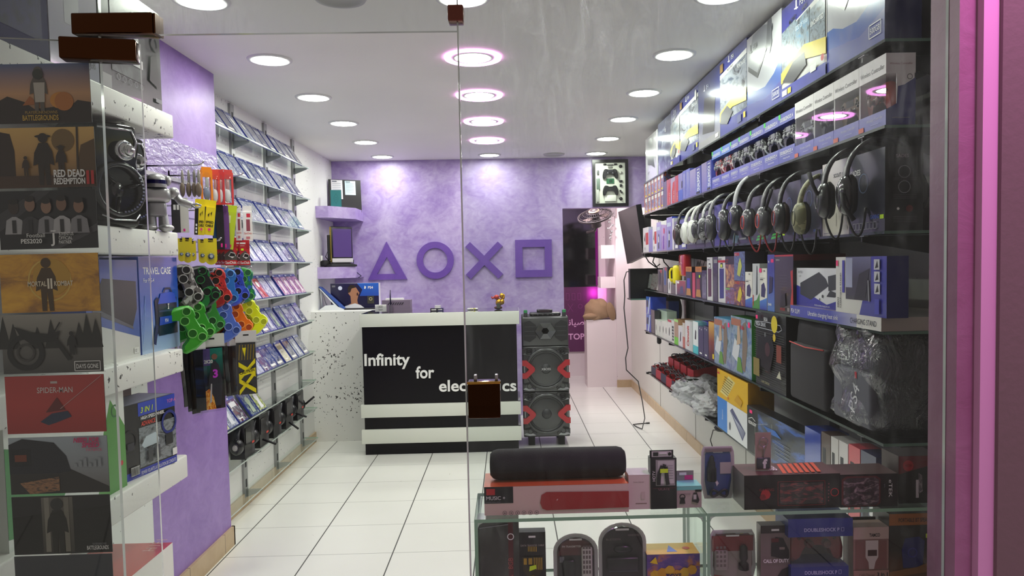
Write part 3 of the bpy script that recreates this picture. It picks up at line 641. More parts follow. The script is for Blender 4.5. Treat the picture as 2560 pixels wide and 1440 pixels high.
# silicone skins -----------------------------------------------------------------
PADH = [(0, .030), (.022, .030), (.028, .037), (.052, .041), (.066, .034), (.077, .010), (.085, -.026), (.083, -.058), (.073, -.068), (.060, -.062), (.049, -.036), (.036, -.019), (0, -.017)]
PADO = PADH+[(-x, z) for x, z in PADH[-2:0:-1]]
def gamepad(mb, m, mtx=None, holes=None, rim=None, sticks=None, s=1.0, marks=True):
    T = mtx or Matrix(); lay = ((-.019, .86), (-.014, .96), (0, 1.0), (.012, .97), (.02, .84)); n = len(PADO); vs = []
    for y, k in lay: vs += [T @ Vector((x*k*s, y*s, (z*k-.004*(1-k))*s)) for x, z in PADO]
    fs = [(i*n+j, i*n+(j+1) % n, (i+1)*n+(j+1) % n, (i+1)*n+j) for i in range(len(lay)-1) for j in range(n)]
    mb.mesh(vs, fs, m, True); mb.mesh(vs[:n], [tuple(range(n-1, -1, -1))], m); mb.mesh(vs[-n:], [tuple(range(n))], m)
    for sx in (-1, 1):
        for (x, z, r) in ((.026, -.008, .0135), (.053, .014, .0125)):
            if holes:
                mb.lathe([(0, .0195*s), (r*s, .0195*s)], holes, 14, T @ tr(sx*x*s, 0, z*s) @ rx(pi/2)); mb.lathe([(r*s, .019*s), (r*1.12*s, .0215*s), (r*1.3*s, .0185*s)], rim or m, 14, T @ tr(sx*x*s, 0, z*s) @ rx(pi/2))
            elif sticks and x < .03: mb.lathe([(r*s, .018*s), (r*.5*s, .022*s), (r*.55*s, .03*s), (r*.95*s, .033*s), (r*.7*s, .037*s), (0, .036*s)], sticks, 14, T @ tr(sx*x*s, 0, z*s) @ rx(pi/2))
            elif sticks:
                for q in range(4): mb.lathe([(0, .023*s), (.0045*s, .0225*s), (.005*s, .018*s)], sticks, 10, T @ tr((sx*x+.0085*math.cos(q*pi/2))*s, 0, (z+.0085*math.sin(q*pi/2))*s) @ rx(pi/2))
    if sticks: mb.T = mb.T @ Matrix(); mb.mesh([T @ Vector((x*s, -.0205*s, z*s)) for x, z in ((-.028, .012), (.028, .012), (.026, .034), (-.026, .034))], [(0, 1, 2, 3)], sticks)
def camo(name, a, b, c, sc=26, rough=.45):
    t = NT(name); f = t.noise(t.obj(), sc, 2, .5, 1.2); return t.set(t.ramp(f, [(0, hx(a)), (.44, hx(b)), (.56, hx(c))], True), rough)
CG = camo('grey_camouflage_rubber', '2f2b2a', '7c7672', 'd5d2cd', 16); CGR = camo('green_black_rubber', '14161a', '1a1d1f', '1f7a3a', 13); CRD = camo('red_black_rubber', '1a1718', 'c42a2a', '9c2020', 12)
CBL = camo('black_blue_rubber', '15151c', '2a3fae', '3a56d0', 12); CGB = camo('green_blue_rubber', '2f9a3a', '1f6f5a', '2a62b8', 16); CDG = camo('dark_green_rubber', '0f1413', '152018', '1d5a34', 14)
def skin(label, px, py, m, X, tilt, holes, rim, yaw=35, s=1.05, roll=0):
    p = onx(px, py, X); mb = MB(); mb.T = ry(math.radians(tilt)) @ rx(math.radians(roll)); gamepad(mb, m, None, M(holes, .6), M(rim, .4), s=s)
    tag(mb.build('controller_skin', mtx=tr(p.x, p.y, p.z) @ rz(math.radians(yaw))), label, 'controller skin', 'silicone controller skins on the hooks')
R5 = .38
for lb, px, py, m, X, tilt, ho, ri in (
 ('grey camouflage silicone skin hanging at the left end', 468, 712, CG, -1.24, 70, '2a2827', 'c9c5c0'), ('dark grey camouflage skin behind the front grey one', 456, 735, CG, -1.27, 95, '1d1b1b', '8d8883'), ('dim grey skin between grey and green skins', 486, 720, CG, -1.27, 80, '1d1b1b', '57534f'),
 ('black and green skin in front of the second hook', 511, 712, CGR, -1.23, 65, '0c0f0d', '1f7a3a'), ('dark green skin behind the black and green one', 500, 738, CDG, -1.26, 90, '0c0f0d', '23603a'),
 ('red and black skin on the middle hook of the fourth row', 546, 716, CRD, -1.24, 75, '1a1010', 'd85a4c'), ('plain blue skin behind the black and blue one', 568, 716, M('2a6fc0', .4), -1.25, 85, '123a70', '5aa0e6'),
 ('black and blue two-tone skin', 592, 712, CBL, -1.23, 75, '101018', '5a70ea'), ('green and blue marbled skin at the right end of the fourth row', 612, 712, CGB, -1.24, 85, '1c5a3a', '6ac85a'),
 ('bright green skin in front, lowest on the left', 474, 815, M('43b02e', .4), -1.21, 62, '1f6a18', '8be070'), ('bright green skin second from the left', 498, 802, M('3aa62c', .4), -1.24, 68, '1c6016', '86d86c'), ('green skin half hidden above the orange one', 526, 785, M('3c9a3c', .4), -1.27, 70, '1a4a1c', '74c874'),
 ('dark green skin hidden furthest left in the fifth row', 456, 800, M('1f6a24', .4), -1.27, 85, '0f3a12', '3a8a3c'), ('orange skin behind the periwinkle blue one', 540, 802, M('d85a12', .4), -1.27, 85, '7a2c06', 'f08a3a'), ('periwinkle blue skin in the middle of the fifth row', 566, 800, M('5470cc', .4), -1.22, 68, '2f4690', '93a8ee'),
 ('orange skin right of the blue one', 596, 796, M('ee7412', .4), -1.24, 62, 'a83f04', 'ffa64c'), ('neon yellow skin at the right end', 632, 786, M('e2ee1c', .4), -1.23, 55, 'a8b210', 'f4ff6a'), ('neon yellow skin behind, with its grip pointing down', 622, 798, M('c8d41c', .4), -1.26, 100, '8c9610', 'e6f25a')):
    skin(lb, px, py, m, X, tilt, ho, ri)
# sticker packs on the lowest hooks ----------------------------------------------
def pack(art, back='1b191c', header=True):
    def fn(mb, w, h, d):
        n = 8; vs = []
        for j in range(n+1):
            v = j/n; z = -h*v+.02; y = .006*math.sin(v*5)
            vs += [(-w/2, y, z), (w/2, y, z)]
        mb.mesh(vs, [(2*j, 2*j+2, 2*j+3, 2*j+1) for j in range(n)], M(back, .2, 0, .8), True); mb.mesh([(a, b+.002, c) for a, b, c in vs], [(2*j, 2*j+1, 2*j+3, 2*j+2) for j in range(n)], M(back, .3, 0, .6), True)
        if header: mb.box((-w/2-.004, -.009, -.025), (w/2+.004, .006, .028), M('d9d8d6', .25, 0, .6)); mb.box((-.012, -.0095, .006), (.012, -.009, .012), BK)
        if art: art(Face(mb, (-w/2+.006, -.010, -h+.02), (w-.012, 0, 0), (0, 0, h-.05)))
        mb.box((-w/2-.004, -.0115, -h+.01), (w/2+.004, -.0105, -.02), CLEARP)
    return fn
GP = 'sticker packs on the lowest hooks'
for k, (a, b, e) in enumerate(((452, 472, 1028), (462, 482, 1040), (472, 492, 1046), (484, 508, 1040))):
    hang('sticker_pack', 'dark sticker pack seen edge on left of the basketball pack, %s from the left' % ORD[k], 'sticker pack', a, b, 858, e, -1.33+.03*k, pack(None), 72-6*k, GP)
for k, (a, b, e) in enumerate(((548, 566, 1000), (560, 580, 1000), (572, 592, 998))):
    hang('sticker_pack', 'dark sticker pack seen edge on left of the caution pack, %s from the left' % ORD[k], 'sticker pack', a, b, 850, e, -1.32+.03*k, pack(None, '2a201e'), 72-6*k, GP)
def bball(f):
    f.rect(0, 0, 1, 1, fade('3a2428', '2a9484', .25, '2a2830')); f.rect(.0, .72, .4, 1, M('5a4a86', .3)); f.text('2K20', .1, .76, .055, WT, maxw=.42, bold=.03)
    f.poly([(.2, .05), (.85, .05), (.95, .45), (.8, .72), (.62, .8), (.45, .74), (.3, .5)], M('3a3842', .3)); f.disc(.6, .86, .012, M('7a5548', .4)); f.text('3', .5, .52, .13, M('c83ad0', .4), bold=.04)
    f.poly([(.0, .0), (.6, .0), (.5, .2), (.3, .34), (.1, .3), (.0, .2)], photo('a8321c', 'e89a2a', 'f0cc80', 5, 4)); f.poly([(.3, .1), (.4, .12), (.44, .42), (.38, .42)], M('b9b4b8', .3))
hang('sticker_pack', 'clear sticker pack with a dark basketball picture and teal corner', 'sticker pack', 497, 556, 852, 1034, -1.22, pack(bball), 40, GP)
def caution(f):
    f.rect(0, 0, 1, 1, M('1d1c1f', .25, 0, .5)); yy = M('f2e11c', .35); dk = M('8a7428', .4)
    for k in range(6): f.poly([(-.0+.17*k, .68), (.06+.17*k, .68), (.14+.17*k, .98), (.08+.17*k, .98)], dk)
    f.poly([(.25, .92), (.48, .92), (.38, .74)], yy)
    for a, b, c, d in ((0, .60, 1, .38), (0, .30, 1, .66), (0, .28, 1, .06), (0, .04, 1, .44)): f.poly([(a, b-.045), (c, d-.045), (c, d+.045), (a, b+.045)], yy)
    f.poly([(0, .34), (1, .44), (1, .52), (0, .42)], yy)
    f.text('CAUTION', .5, .425, .05, BK, 'c', rot=.22, maxw=.9, bold=.03); f.text('CAUTION', .5, .2, .035, BK, 'c', rot=-.45, maxw=.6); f.text('CAUTION', .7, .5, .035, BK, 'c', rot=.62, maxw=.5)
hang('sticker_pack', 'clear sticker pack with black and yellow CAUTION tape picture', 'sticker pack', 590, 638, 842, 996, -1.2, pack(caution), 25, GP)
# ------------------------------------------------------------------ goods on the thick white shelves
S = (2.013, 1.59, 1.166, .773)
def wheelart(f):
    f.rect(0, 0, 1, 1, fade('1c1e20', '141518', .3, '2e3032')); f.rect(0, .0, .16, 1, M('3a3a3f', .3)); f.rect(.02, .45, .15, .85, M('19181b', .3)); f.rect(0, .0, .16, .12, M('9a9a9a', .4))
    f.rect(.17, .18, .72, .98, photo('26282a', '3a3d3f', '585c5e', 2, 3, .35, .2)); f.poly([(.2, .38), (.36, .34), (.46, .5), (.3, .6)], M('1d1d20', .3)); f.hoop(.56, .72, .042, .012, M('d2d4d6', .3)); f.poly([(.5, .36), (.62, .36), (.6, .66), (.54, .66)], M('c4c6c8', .3)); f.rect(.46, .32, .66, .4, M('d9dadb', .3))
    for k in range(5): f.hoop(.26+.09*k, .14, .010, .002, GY)
    f.hoop(.9, .66, .03, .014, M('19181b', .3)); f.poly([(.76, .25), (.94, .2), (.9, .55), (.8, .5)], M('151517', .3)); f.text('GSSID', .78, .9, .05, M('ff9a1c', .4), maxw=.2, bold=.03); f.rect(.86, .06, .97, .1, GY)
LS = lambda y0, y1, X=-1.205: ((X, y0), (X, y1))
a, b = LS(2.30, 2.70); pbox('racing_wheel_box', 'black glossy racing wheel carton at the end of the topmost white shelf', 'box', a, b, S[0], .335, .18, '1f2022', wheelart)
def ps4big(f): f.rect(0, 0, 1, 1, fade('8f93a0', 'e2e3e6', .15, 'c9cbd2')); f.rect(.3, .3, .6, .7, GY); f.text('500GB', .66, .08, .06, BK, maxw=.26); f.hoop(.74, .1, .02, .002, BK)
a, b = LS(2.055, 2.295); pbox('console_box', 'silvery wrapped console carton behind the brass hinge fittings', 'box', a, b, S[0], .42, .12, M('c9cbd2', .15, 0, 1), ps4big)
a, b = LS(1.78, 2.05); pbox('console_box', 'dark violet console carton at the upper left corner', 'box', a, b, S[0], .42, .12, M('1d1448', .6, 0, 0, .2), lambda f: f.rect(.1, .1, .9, .9, photo('161038', '20184c', '120d2c', 3, 2, .6, 0)))
# black moulded speakers
def moulded_speaker(label, x, y, a, mirror=1):
    t = thing('moulded_speaker', label, 'speaker', (x, y, S[1]), a, 'glossy black moulded speakers'); gb = M('09090b', .1, 0, 0, .35); mb = MB()
    mb.rbox((-.085, -.02, 0), (.085, .15, .325), gb, .02, 3); o = [(-.07, .02), (.07, .02), (.078, .12), (.062, .2), (.074, .25), (.06, .305), (-.06, .31), (-.078, .25), (-.066, .2), (-.078, .12)]
    mb.prism(o, -.032, -.018, gb); mb.build('cabinet', t)
    mb = MB(); T = tr(0, -.03, .115) @ rx(pi/2); mb.lathe([(.082, -.002), (.086, .012), (.078, .02), (.068, .016), (.066, -.004), (.03, -.016), (.028, -.004), (.022, .004), (0, .006)], M('1b1b20', .2, 0, .5), 36, T); mb.lathe([(.066, .002), (.064, -.006), (.03, -.018)], M('2c2c31', .5), 36, T)
    for k in range(3): q = 2*pi*k/3+.3; mb.tube([(.025*math.cos(q), -.045, .115+.025*math.sin(q)), (.07*math.cos(q), -.045, .115+.07*math.sin(q))], .006, gb, 6)
    for k in range(14): q = -1.5+.16*k; mb.box((.07*math.cos(q)-.003, -.054, .115+.07*math.sin(q)-.002), (.07*math.cos(q)+.004, -.048, .115+.07*math.sin(q)+.003), CHROME)
    mb.build('woofer', t)
    mb = MB(); T = tr(.015, -.03, .235) @ rx(pi/2); mb.lathe([(.03, 0), (.032, .02), (.024, .026), (.022, .018), (.018, .04), (.012, .05), (0, .052)], CHROME, 24, T); mb.build('tweeter', t)['label'] = 'chrome tweeter knob'
    mb = MB(); mb.tube([(-.06, -.03, .30), (.05, -.034, .302), (.064, -.034, .27), (.055, -.034, .22)], .004, CHROME, 6); mb.tube([(-.06, -.036, .035), (-.02, -.038, .022), (.05, -.038, .022), (.066, -.036, .04)], .003, CHROME, 6); mb.build('bright_trim', t)
    return t
moulded_speaker('glossy black moulded speaker with chrome tweeter beside the glass edge', -1.225, 2.375, math.radians(62))
moulded_speaker('second glossy black moulded speaker, mostly hidden between the first and the toy robot', -1.31, 2.62, math.radians(70))
# toy robot
t = thing('toy_robot', 'silver toy robot standing at the end of the second white shelf', 'toy robot', (-1.225, 2.672, S[1]), math.radians(28)); sv = M('c4c4c6', .36, .55)
mb = MB(); mb.rbox((-.047, -.03, .10), (.047, .03, .152), sv, .02, 3); mb.rbox((-.03, -.022, .05), (.03, .022, .102), M('b0b0b4', .36, .5), .01); mb.build('torso', t)
mb = MB(); mb.lathe([(.034, .152), (.036, .16), (.034, .178), (.03, .19), (.018, .199), (0, .202)], sv, 24); mb.build('head', t)
mb = MB(); mb.ring((0, 0), .0345, .037, .165, .178, M('1d1750', .15), 24, pi, 2*pi, rx(-pi/2) @ Matrix.Scale(-1, 4, (0, 1, 0)) if False else Matrix(((1,0,0,0),(0,0,1,0),(0,1,0,0),(0,0,0,1)))); mb.build('visor', t)['label'] = 'dark blue visor band'
for s in (-1, 1):
    mb = MB(); mb.ell((s*.037, 0, .178), (.012, .016, .018), sv, 12, 8); mb.build('ear', t)
    mb = MB(); mb.ell((s*.055, 0, .135), (.02, .022, .022), sv, 14, 8); mb.tube([(s*.06, 0, .13), (s*.07, -.02, .095), (s*.066, -.055, .082)] if s < 0 else [(.06, 0, .13), (.075, -.01, .105), (.11, -.025, .092)], [.014, .013, .014], sv, 10)
    e = Vector((-.066, -.055, .082)) if s < 0 else Vector((.11, -.025, .092)); dv = Vector((-.1, -.8, -.3)) if s < 0 else Vector((.8, -.3, -.1)); dv.normalize()
    for q in (-1, 1): pz = dv.orthogonal().normalized()*.009*q; mb.tube([e, e+dv*.014+pz*1.3, e+dv*.03+pz*.4], .004, sv, 6)
    mb.build('arm', t)
    mb = MB(); mb.cyl((s*.02, 0, .02), (s*.018, 0, .06), .018, sv, .015); mb.build('leg', t)
    mb = MB(); mb.ell((s*.026, -.012, .012), (.026, .042, .0135), sv, 16, 8); mb.build('foot', t)
# PS3 and travel case boxes
def ps3art(f):
    f.rect(0, 0, 1, 1, fade('e2e2dc', 'b8bcc4', .2)); f.poly([(0, .42), (1, .2), (1, 1), (0, 1)], fade('3b5fae', '27439c', .2)); f.poly([(.1, .56), (.86, .32), (.96, .5), (.96, .78), (.3, .82)], M('23242c', .2)); f.poly([(.1, .56), (.86, .32), (.87, .29), (.1, .5)], M('5a5c66', .2))
    f.text('PS3', .05, .80, .075, WT, bold=.01, spacing=1.1); f.rect(.86, .04, .96, .1, M('f0f0ec', .3)); f.text('12', .88, .055, .03, BK)
a, b = LS(2.245, 2.56, -1.25); h3 = zat(650, -1.25, 2.55)-S[2]; pbox('console_box', 'white and blue console carton behind the glass edge on the third white shelf', 'box', a, b, S[2], h3, .1, '2f4fa4', ps3art)
def travart(f):
    f.rect(0, 0, 1, 1, fade('a9c4e6', '1d3ea8', .2, '2c62c6')); f.text('TRAVEL CASE', .1, .82, .075, WT, maxw=.82, bold=.015); f.text('For P-S-4', .1, .735, .045, WT)
    for k in range(3): f.line([(.02, .1+.1*k), (.1, .35+.08*k), (.12, .6)], .002, M('7fa8ea', .3))
    f.poly([(.34, .54), (.42, .58), (.42, .2), (.36, .16)], M('131a34', .3)); f.rect(.42, .16, .93, .56, M('12203c', .3)); f.poly([(.42, .5), (.93, .5), (.88, .6), (.8, .62), (.5, .61)], M('2f55d0', .3)); f.line([(.58, .62), (.62, .66), (.76, .66), (.8, .62)], .007, M('1a2440', .3)); f.rect(.44, .41, .92, .43, M('2a3a66', .3)); f.poly([(.43, .27), (.92, .28), (.9, .36), (.45, .36)], M('2448b8', .3)); f.text('PS4', .58, .295, .04, WT, maxw=.24)
    f.line([(.66, .44), (.7, .44)], .003, WT); f.line([(.68, .44), (.68, .49)], .004, WT); f.line([(.66, .49), (.7, .49)], .003, WT); f.line([(.28, .08), (.36, .28)], .02, M('16245a', .3))
a, b = LS(2.582, 2.878, -1.255); h4 = zat(642, -1.255, 2.6)-S[2]; pbox('travel_case_box', 'blue travel case carton on the third white shelf', 'box', a, b, S[2], h4, .13, '3a6cc8', travart, lambda f: f.rect(0, 0, 1, 1, M('a8bede', .3)))
def w3art(f):
    f.rect(0, 0, 1, 1, M('1c1d21', .25)); f.rect(.0, .0, 1, .1, M('2a3ab4', .3)); f.rect(.3, .82, 1, 1, M('2f48c0', .3)); f.rect(.3, .12, 1, .66, photo('3a3f44', '8c949a', '1e2024', 4, 3)); f.poly([(.34, .42), (.42, .52), (.6, .54), (.66, .44), (.64, .38), (.38, .37)], M('c6d4dc', .3))
    f.text('3 IN 1', .34, .86, .075, M('d6f03a', .3), shear=.2, bold=.02); f.text('HIGH SPEED WHEEL', .34, .765, .045, WT, maxw=.44, bold=.02); f.text('ADVANCE', .34, .68, .06, M('e8402c', .3), maxw=.26, bold=.02)
    f.hoop(.13, .52, .038, .010, M('0e0e12', .3)); f.hoop(.86, .62, .042, .010, M('1a2a80', .3)); f.rect(.08, .4, .2, .5, M('2b2b36', .3)); f.rect(.78, .3, .92, .46, M('24262c', .3)); f.text('POWER VOLANTE LA SIMULATION DE CONDUITE', .3, .025, .05, WT, maxw=.66); f.rect(.9, .12, .99, .22, WT); f.rect(.12, .05, .27, .17, M('c9c9c6', .4))
    for k in range(8): f.rect(.125+.017*k, .06, .133+.017*k, .16, BK)
    f.text('MADE IN CHINA', .12, .015, .022, GY)
    f.rect(.42, .16, .5, .36, M('3a3c42', .3)); f.rect(.55, .18, .64, .36, M('4a4c54', .3)); f.text('TOP-A', .8, .9, .05, M('f07aa0', .4), maxw=.18)
a, b = (-1.245, 2.40), (-1.195, 2.675); h5 = zat(985, -1.2, 2.66)-S[3]; pbox('racing_wheel_box', 'blue and black three in one racing wheel carton on the lowest white shelf', 'box', a, b, S[3], h5, .14, '20222c', w3art, None, lambda f: f.rect(.03, .05, .97, .95, M('8d93a6', .3)))
def xart(f):
    f.rect(0, 0, 1, 1, M('e4e8e2', .25)); f.poly([(.7, 0), (1, 0), (1, .6), (.86, .9), (.78, .6)], M('4f9a3a', .3)); f.poly([(.0, .1), (.3, .0), (.5, .4), (.2, .7), (0, .8)], M('3f8f4c', .3)); f.hoop(.9, .78, .02, .005, M('2f6f3a', .3)); f.disc(.95, .25, .008, RD)
a, b = LS(1.82, 2.385, -1.225); pbox('console_box', 'white carton with green swirls behind the lower posters', 'box', a, b, S[3], .32, .1, 'd9ded6', xart)
a, b = LS(2.5, 2.765, -1.39); pbox('speaker_box', 'dark maroon carton leaning at the back of the lowest white shelf', 'box', a, b, S[3], .3, .08, '3a1a20', lambda f: f.line([(.3, 0), (.5, 1)], .006, M('7a2a30', .4)))
def hifi(f): f.text('JIALIANG', .04, .58, .17, M('b02a2a', .4), maxw=.86, bold=.03, shear=.2); f.text('R', .93, .7, .05, RD); f.rect(.1, .1, .7, .35, M('c8c4c0', .4))
a, b = LS(2.27, 2.625, -1.2); pbox('speaker_box', 'red topped white speaker carton standing on the floor under the left shelves', 'box', a, b, 0, .497, .25, M('ece9e4', .35), hifi, None, lambda f: (f.rect(0, 0, 1, 1, M('c43a30', .15, 0, .6)), f.text('HIFI', .78, .12, .16, M('e8c0b8', .4), maxw=.3, spacing=1.4)))
# ------------------------------------------------------------------ posters on the left pane (plain stand-ins in the same colours)
def poster(k, pl, pt, pr, pb, label, art):
    p = ony(pl, pt, YG); q = ony(pr, pb, YG); W, Hh = q.x-p.x, p.z-q.z; mb = MB()
    mb.box((-W/2, -.0006, 0), (W/2, .0006, Hh), M('2a2624', .3)); art(Face(mb, (-W/2, -.0006, 0), (W, 0, 0), (0, 0, Hh)))
    tag(mb.build('poster', mtx=tr((p.x+q.x)/2, YG-.0062, q.z) @ ry(-.006)), label, 'poster', 'game posters on the left pane')
def fig(f, x, y, s, m, hat=False):
    a = f.H/f.W; f.poly([(x-.10*s*a, y), (x-.02*s*a, y), (x, y+.35*s), (x+.03*s*a, y), (x+.11*s*a, y), (x+.10*s*a, y+.4*s), (x+.19*s*a, y+.36*s), (x+.16*s*a, y+.62*s), (x+.08*s*a, y+.78*s), (x-.08*s*a, y+.78*s), (x-.17*s*a, y+.6*s), (x-.2*s*a, y+.36*s), (x-.11*s*a, y+.4*s)], m); f.disc(x, y+.87*s, .09*s*f.H, m)
    if hat: f.disc(x, y+.9*s, .15*s*f.H, m, 16, .03*s*f.H)
def pa1(f):
    f.rect(0, 0, 1, 1, fade('4a2e1e', '4a5e88', .3, 'c8966a')); f.poly([(0, 0), (1, 0), (1, .34), (.86, .38), (.8, .3), (.4, .24), (.3, .36), (.12, .46), (0, .36)], M('2a1d18', .4)); f.disc(.68, .38, .02, M('d08a30', .4), 18, .016); f.poly([(.28, .3), (.36, .46), (.44, .32)], M('a8602a', .4)); f.disc(.72, .36, .018, M('b8702c', .4)); fig(f, .46, .2, .78, M('5c544c', .4)); f.poly([(.42, .35), (.52, .35), (.53, .68), (.41, .68)], M('b8b0a4', .4)); f.disc(.46, .82, .010, M('2f332c', .4)); f.text('PLAYERUNKNOWNS', .48, .155, .05, M('b89438', .4), 'c', maxw=.34); f.text('BATTLEGROUNDS', .47, .045, .09, M('c8a038', .4), 'c', maxw=.38, bold=.02)
def pa2(f):
    f.rect(0, 0, 1, 1, fade('54381f', 'd8ae62', .3, 'b88c50')); f.poly([(0, .1), (.18, .12), (.18, .62), (.14, .9), (0, .95)], M('33231a', .4)); f.poly([(.78, .1), (1, .1), (1, .8), (.86, .7)], M('5c4428', .4)); f.disc(.68, .78, .022, M('7a5f34', .4)); f.line([(.82, .3), (.83, 1)], .004, M('3c2c1c', .4)); f.rect(0, 0, 1, .2, M('4a3222', .4)); fig(f, .48, .04, .9, M('2c1f18', .4), True); fig(f, .66, .22, .5, M('33241a', .4), True); fig(f, .3, .2, .34, M('3c2a1c', .4))
    f.text('RED DEAD', .58, .17, .12, WT, maxw=.32, bold=.03); f.text('REDEMPTION', .58, .05, .10, WT, maxw=.32, bold=.03); f.text('II', .915, .05, .22, M('c22a2a', .4), bold=.03, maxw=.08)
def pa3(f):
    f.rect(0, 0, 1, 1, M('1d1c20', .3)); f.poly([(0, .6), (.4, 1), (.55, 1), (0, .3)], M('3c3a3e', .3)); f.poly([(.6, 0), (1, .3), (1, .42), (.5, 0)], M('4a484c', .3))
    for k, x in enumerate((.16, .33, .5, .66, .84)): f.poly([(x-.1, .26), (x+.1, .26), (x+.08, .5), (x+.02, .56), (x-.02, .56), (x-.08, .5)], M(('a8a6a8', '3a383c', '8c8a8e', 'b4b2b4', '8a888c')[k], .4)); f.disc(x, .72+.04*(k % 2), .010, M(('3a2c26', '8c6c5a', '96745f', '7f604e', '8c6a56')[k], .4), 16, .0135); f.disc(x, .82+.04*(k % 2), .009, M('1d1714', .4), 14, .006); f.rect(x-.02, .28, x+.02, .5, M('28262a', .4))
    f.text('Football', .3, .2, .07, WT, maxw=.2); f.text('PES2020', .24, .1, .075, WT, maxw=.26, bold=.02); f.text('J', .545, .1, .17, WT, bold=.02); f.line([(.55, .3), (.6, .3)], .002, WT); f.text('JUVENTUS', .63, .22, .06, WT, maxw=.15); f.text('OFFICIAL', .63, .15, .06, WT, maxw=.14); f.text('PARTNER', .63, .08, .06, WT, maxw=.13)
def pa4(f):
    f.rect(0, 0, 1, 1, photo('a06a14', 'd89a1c', 'f0b426', 2.5, 3)); f.hoop(.5, .55, .042, .003, M('e2bc58', .4)); f.disc(.52, .6, .036, M('c99a34', .4)); fig(f, .47, .02, .95, M('4a3414', .4)); f.text('MORTAL', .28, .45, .085, M('e8dcc0', .4), maxw=.19, bold=.02); f.text('II', .48, .41, .17, M('f0e6d0', .4), maxw=.05, bold=.03); f.text('KOMBAT', .55, .45, .085, M('e8dcc0', .4), maxw=.19, bold=.02)
def pa5(f):
    f.rect(0, 0, 1, 1, fade('3a3836', '9a968c', .3, '6a6862')); 
    for k, (x, s) in enumerate(((.02, .9), (.12, .7), (.36, .6), (.5, .8), (.78, .7), (.86, .95), (.95, .8))): f.poly([(x-.07, .42), (x+.07, .42), (x, .42+.62*s if .42+.62*s < 1 else 1)], M('262521', .4))
    f.hoop(.24, .36, .036, .010, M('161514', .3)); f.hoop(.24, .36, .018, .004, M('3f3d39', .3)); f.poly([(.2, .62), (.3, .5), (.55, .55), (.6, .72), (.48, .66), (.3, .7), (.14, .8)], M('1a1917', .3)); f.line([(.55, .56), (.68, .22)], .008, M('1a1917', .3)); f.line([(.54, .7), (.6, .86)], .003, M('1a1917', .3)); fig(f, .71, .3, .42, M('1b1a18', .4)); f.text('DAYS GONE', .965, .07, .075, WT, 'r', maxw=.22, bold=.01)
    for q in ([(.73, .03), (.985, .03), (.985, .19), (.73, .19), (.73, .03)],): f.line(q, .0014, WT)
def pa6(f): f.rect(0, 0, 1, 1, fade('a62a26', 'b43430', .3, 'bc3832')); f.text('SPIDER-MAN', .5, .7, .1, M('d8c8c4', .4), 'c', maxw=.36, bold=.01); f.rect(.46, .86, .53, .9, M('c8b8b4', .4)); f.poly([(.34, .2), (.46, .34), (.62, .38), (.66, .28), (.5, .18), (.42, .14)], M('2c3550', .4)); f.poly([(.4, .36), (.52, .62), (.6, .4)], M('6a1c1c', .4)); f.line([(.55, .42), (.98, .98)], .001, M('c8a8a4', .4))
def pa7(f):
    f.rect(0, 0, 1, 1, fade('6e6a62', 'aab6be', .3, '989ea2')); f.poly([(0, 0), (1, 0), (1, .1), (.6, .44), (0, .4)], M('2f2c2a', .4)); f.poly([(0, .36), (.0, .88), (.14, .98), (.46, .9), (.58, .66), (.62, .4), (.5, .36)], M('20222a', .25)); f.rect(.02, .5, .22, .8, M('14151a', .3)); f.rect(.06, .58, .18, .7, M('7a3a20', .4)); f.poly([(.1, .2), (.5, .3), (.5, .05), (.2, 0)], photo('3a2a20', 'a8764a', '1f1c1c', 4, 6))
    for k in range(6): f.rect(.66+.05*k, .46, .69+.05*k, .52+.05*(k % 3), M('9aa0a4', .4))
    f.text('NEED FOR', .8, .9, .08, M('d0286a', .4), 'c', maxw=.26, bold=.04, shear=.2); f.text('SPEED', .84, .81, .08, M('d0286a', .4), 'c', maxw=.2, bold=.04, shear=.2); f.text('PAYBACK', .88, .74, .05, M('e0507a', .4), 'c', maxw=.16)
def pa8(f): f.rect(0, 0, 1, 1, M('1d1c1c', .4)); f.rect(.3, .02, .62, .98, fade('3a3630', '6a665c', .4)); f.rect(.33, .04, .38, .98, M('8a867a', .4)); f.rect(.53, .04, .58, .98, M('7c786c', .4)); fig(f, .46, .02, .95, M('262420', .4)); f.disc(.46, .86, .012, M('2c2e2a', .4)); f.text('BATTLEGROUNDS', .97, .06, .07, WT, 'r', maxw=.22, bold=.01); f.text('PLAYERUNKNOWNS', .95, .14, .04, GY, 'r', maxw=.14)
def pa9(f): f.rect(0, 0, 1, 1, fade('2a2c34', '3c3e46', .4)); fig(f, .46, -.4, .95, M('1c1c20', .4))
for k, (a, lb, fn) in enumerate((((-8, 163, 235, 308), 'topmost poster with a figure before a burning village', pa1), ((-4, 322, 247, 468), 'brown western poster with white lettering, second from the top', pa2), ((0, 479, 251, 620), 'black and white football team poster, third from the top', pa3), ((4, 637, 257, 777), 'orange yellow poster, fourth from the top', pa4), ((8, 787, 264, 928), 'grey motorcycle poster with pine trees, fifth from the top', pa5), ((18, 940, 271, 1077), 'plain red poster, sixth from the top', pa6), ((27, 1093, 279, 1227), 'grey poster with a dark car seen from behind', pa7), ((35, 1240, 286, 1377), 'black poster with a soldier in a bright doorway', pa8), ((42, 1388, 292, 1530), 'lowest dark poster cut by the lower edge of the photo', pa9))): poster(k, *a, lb, fn)
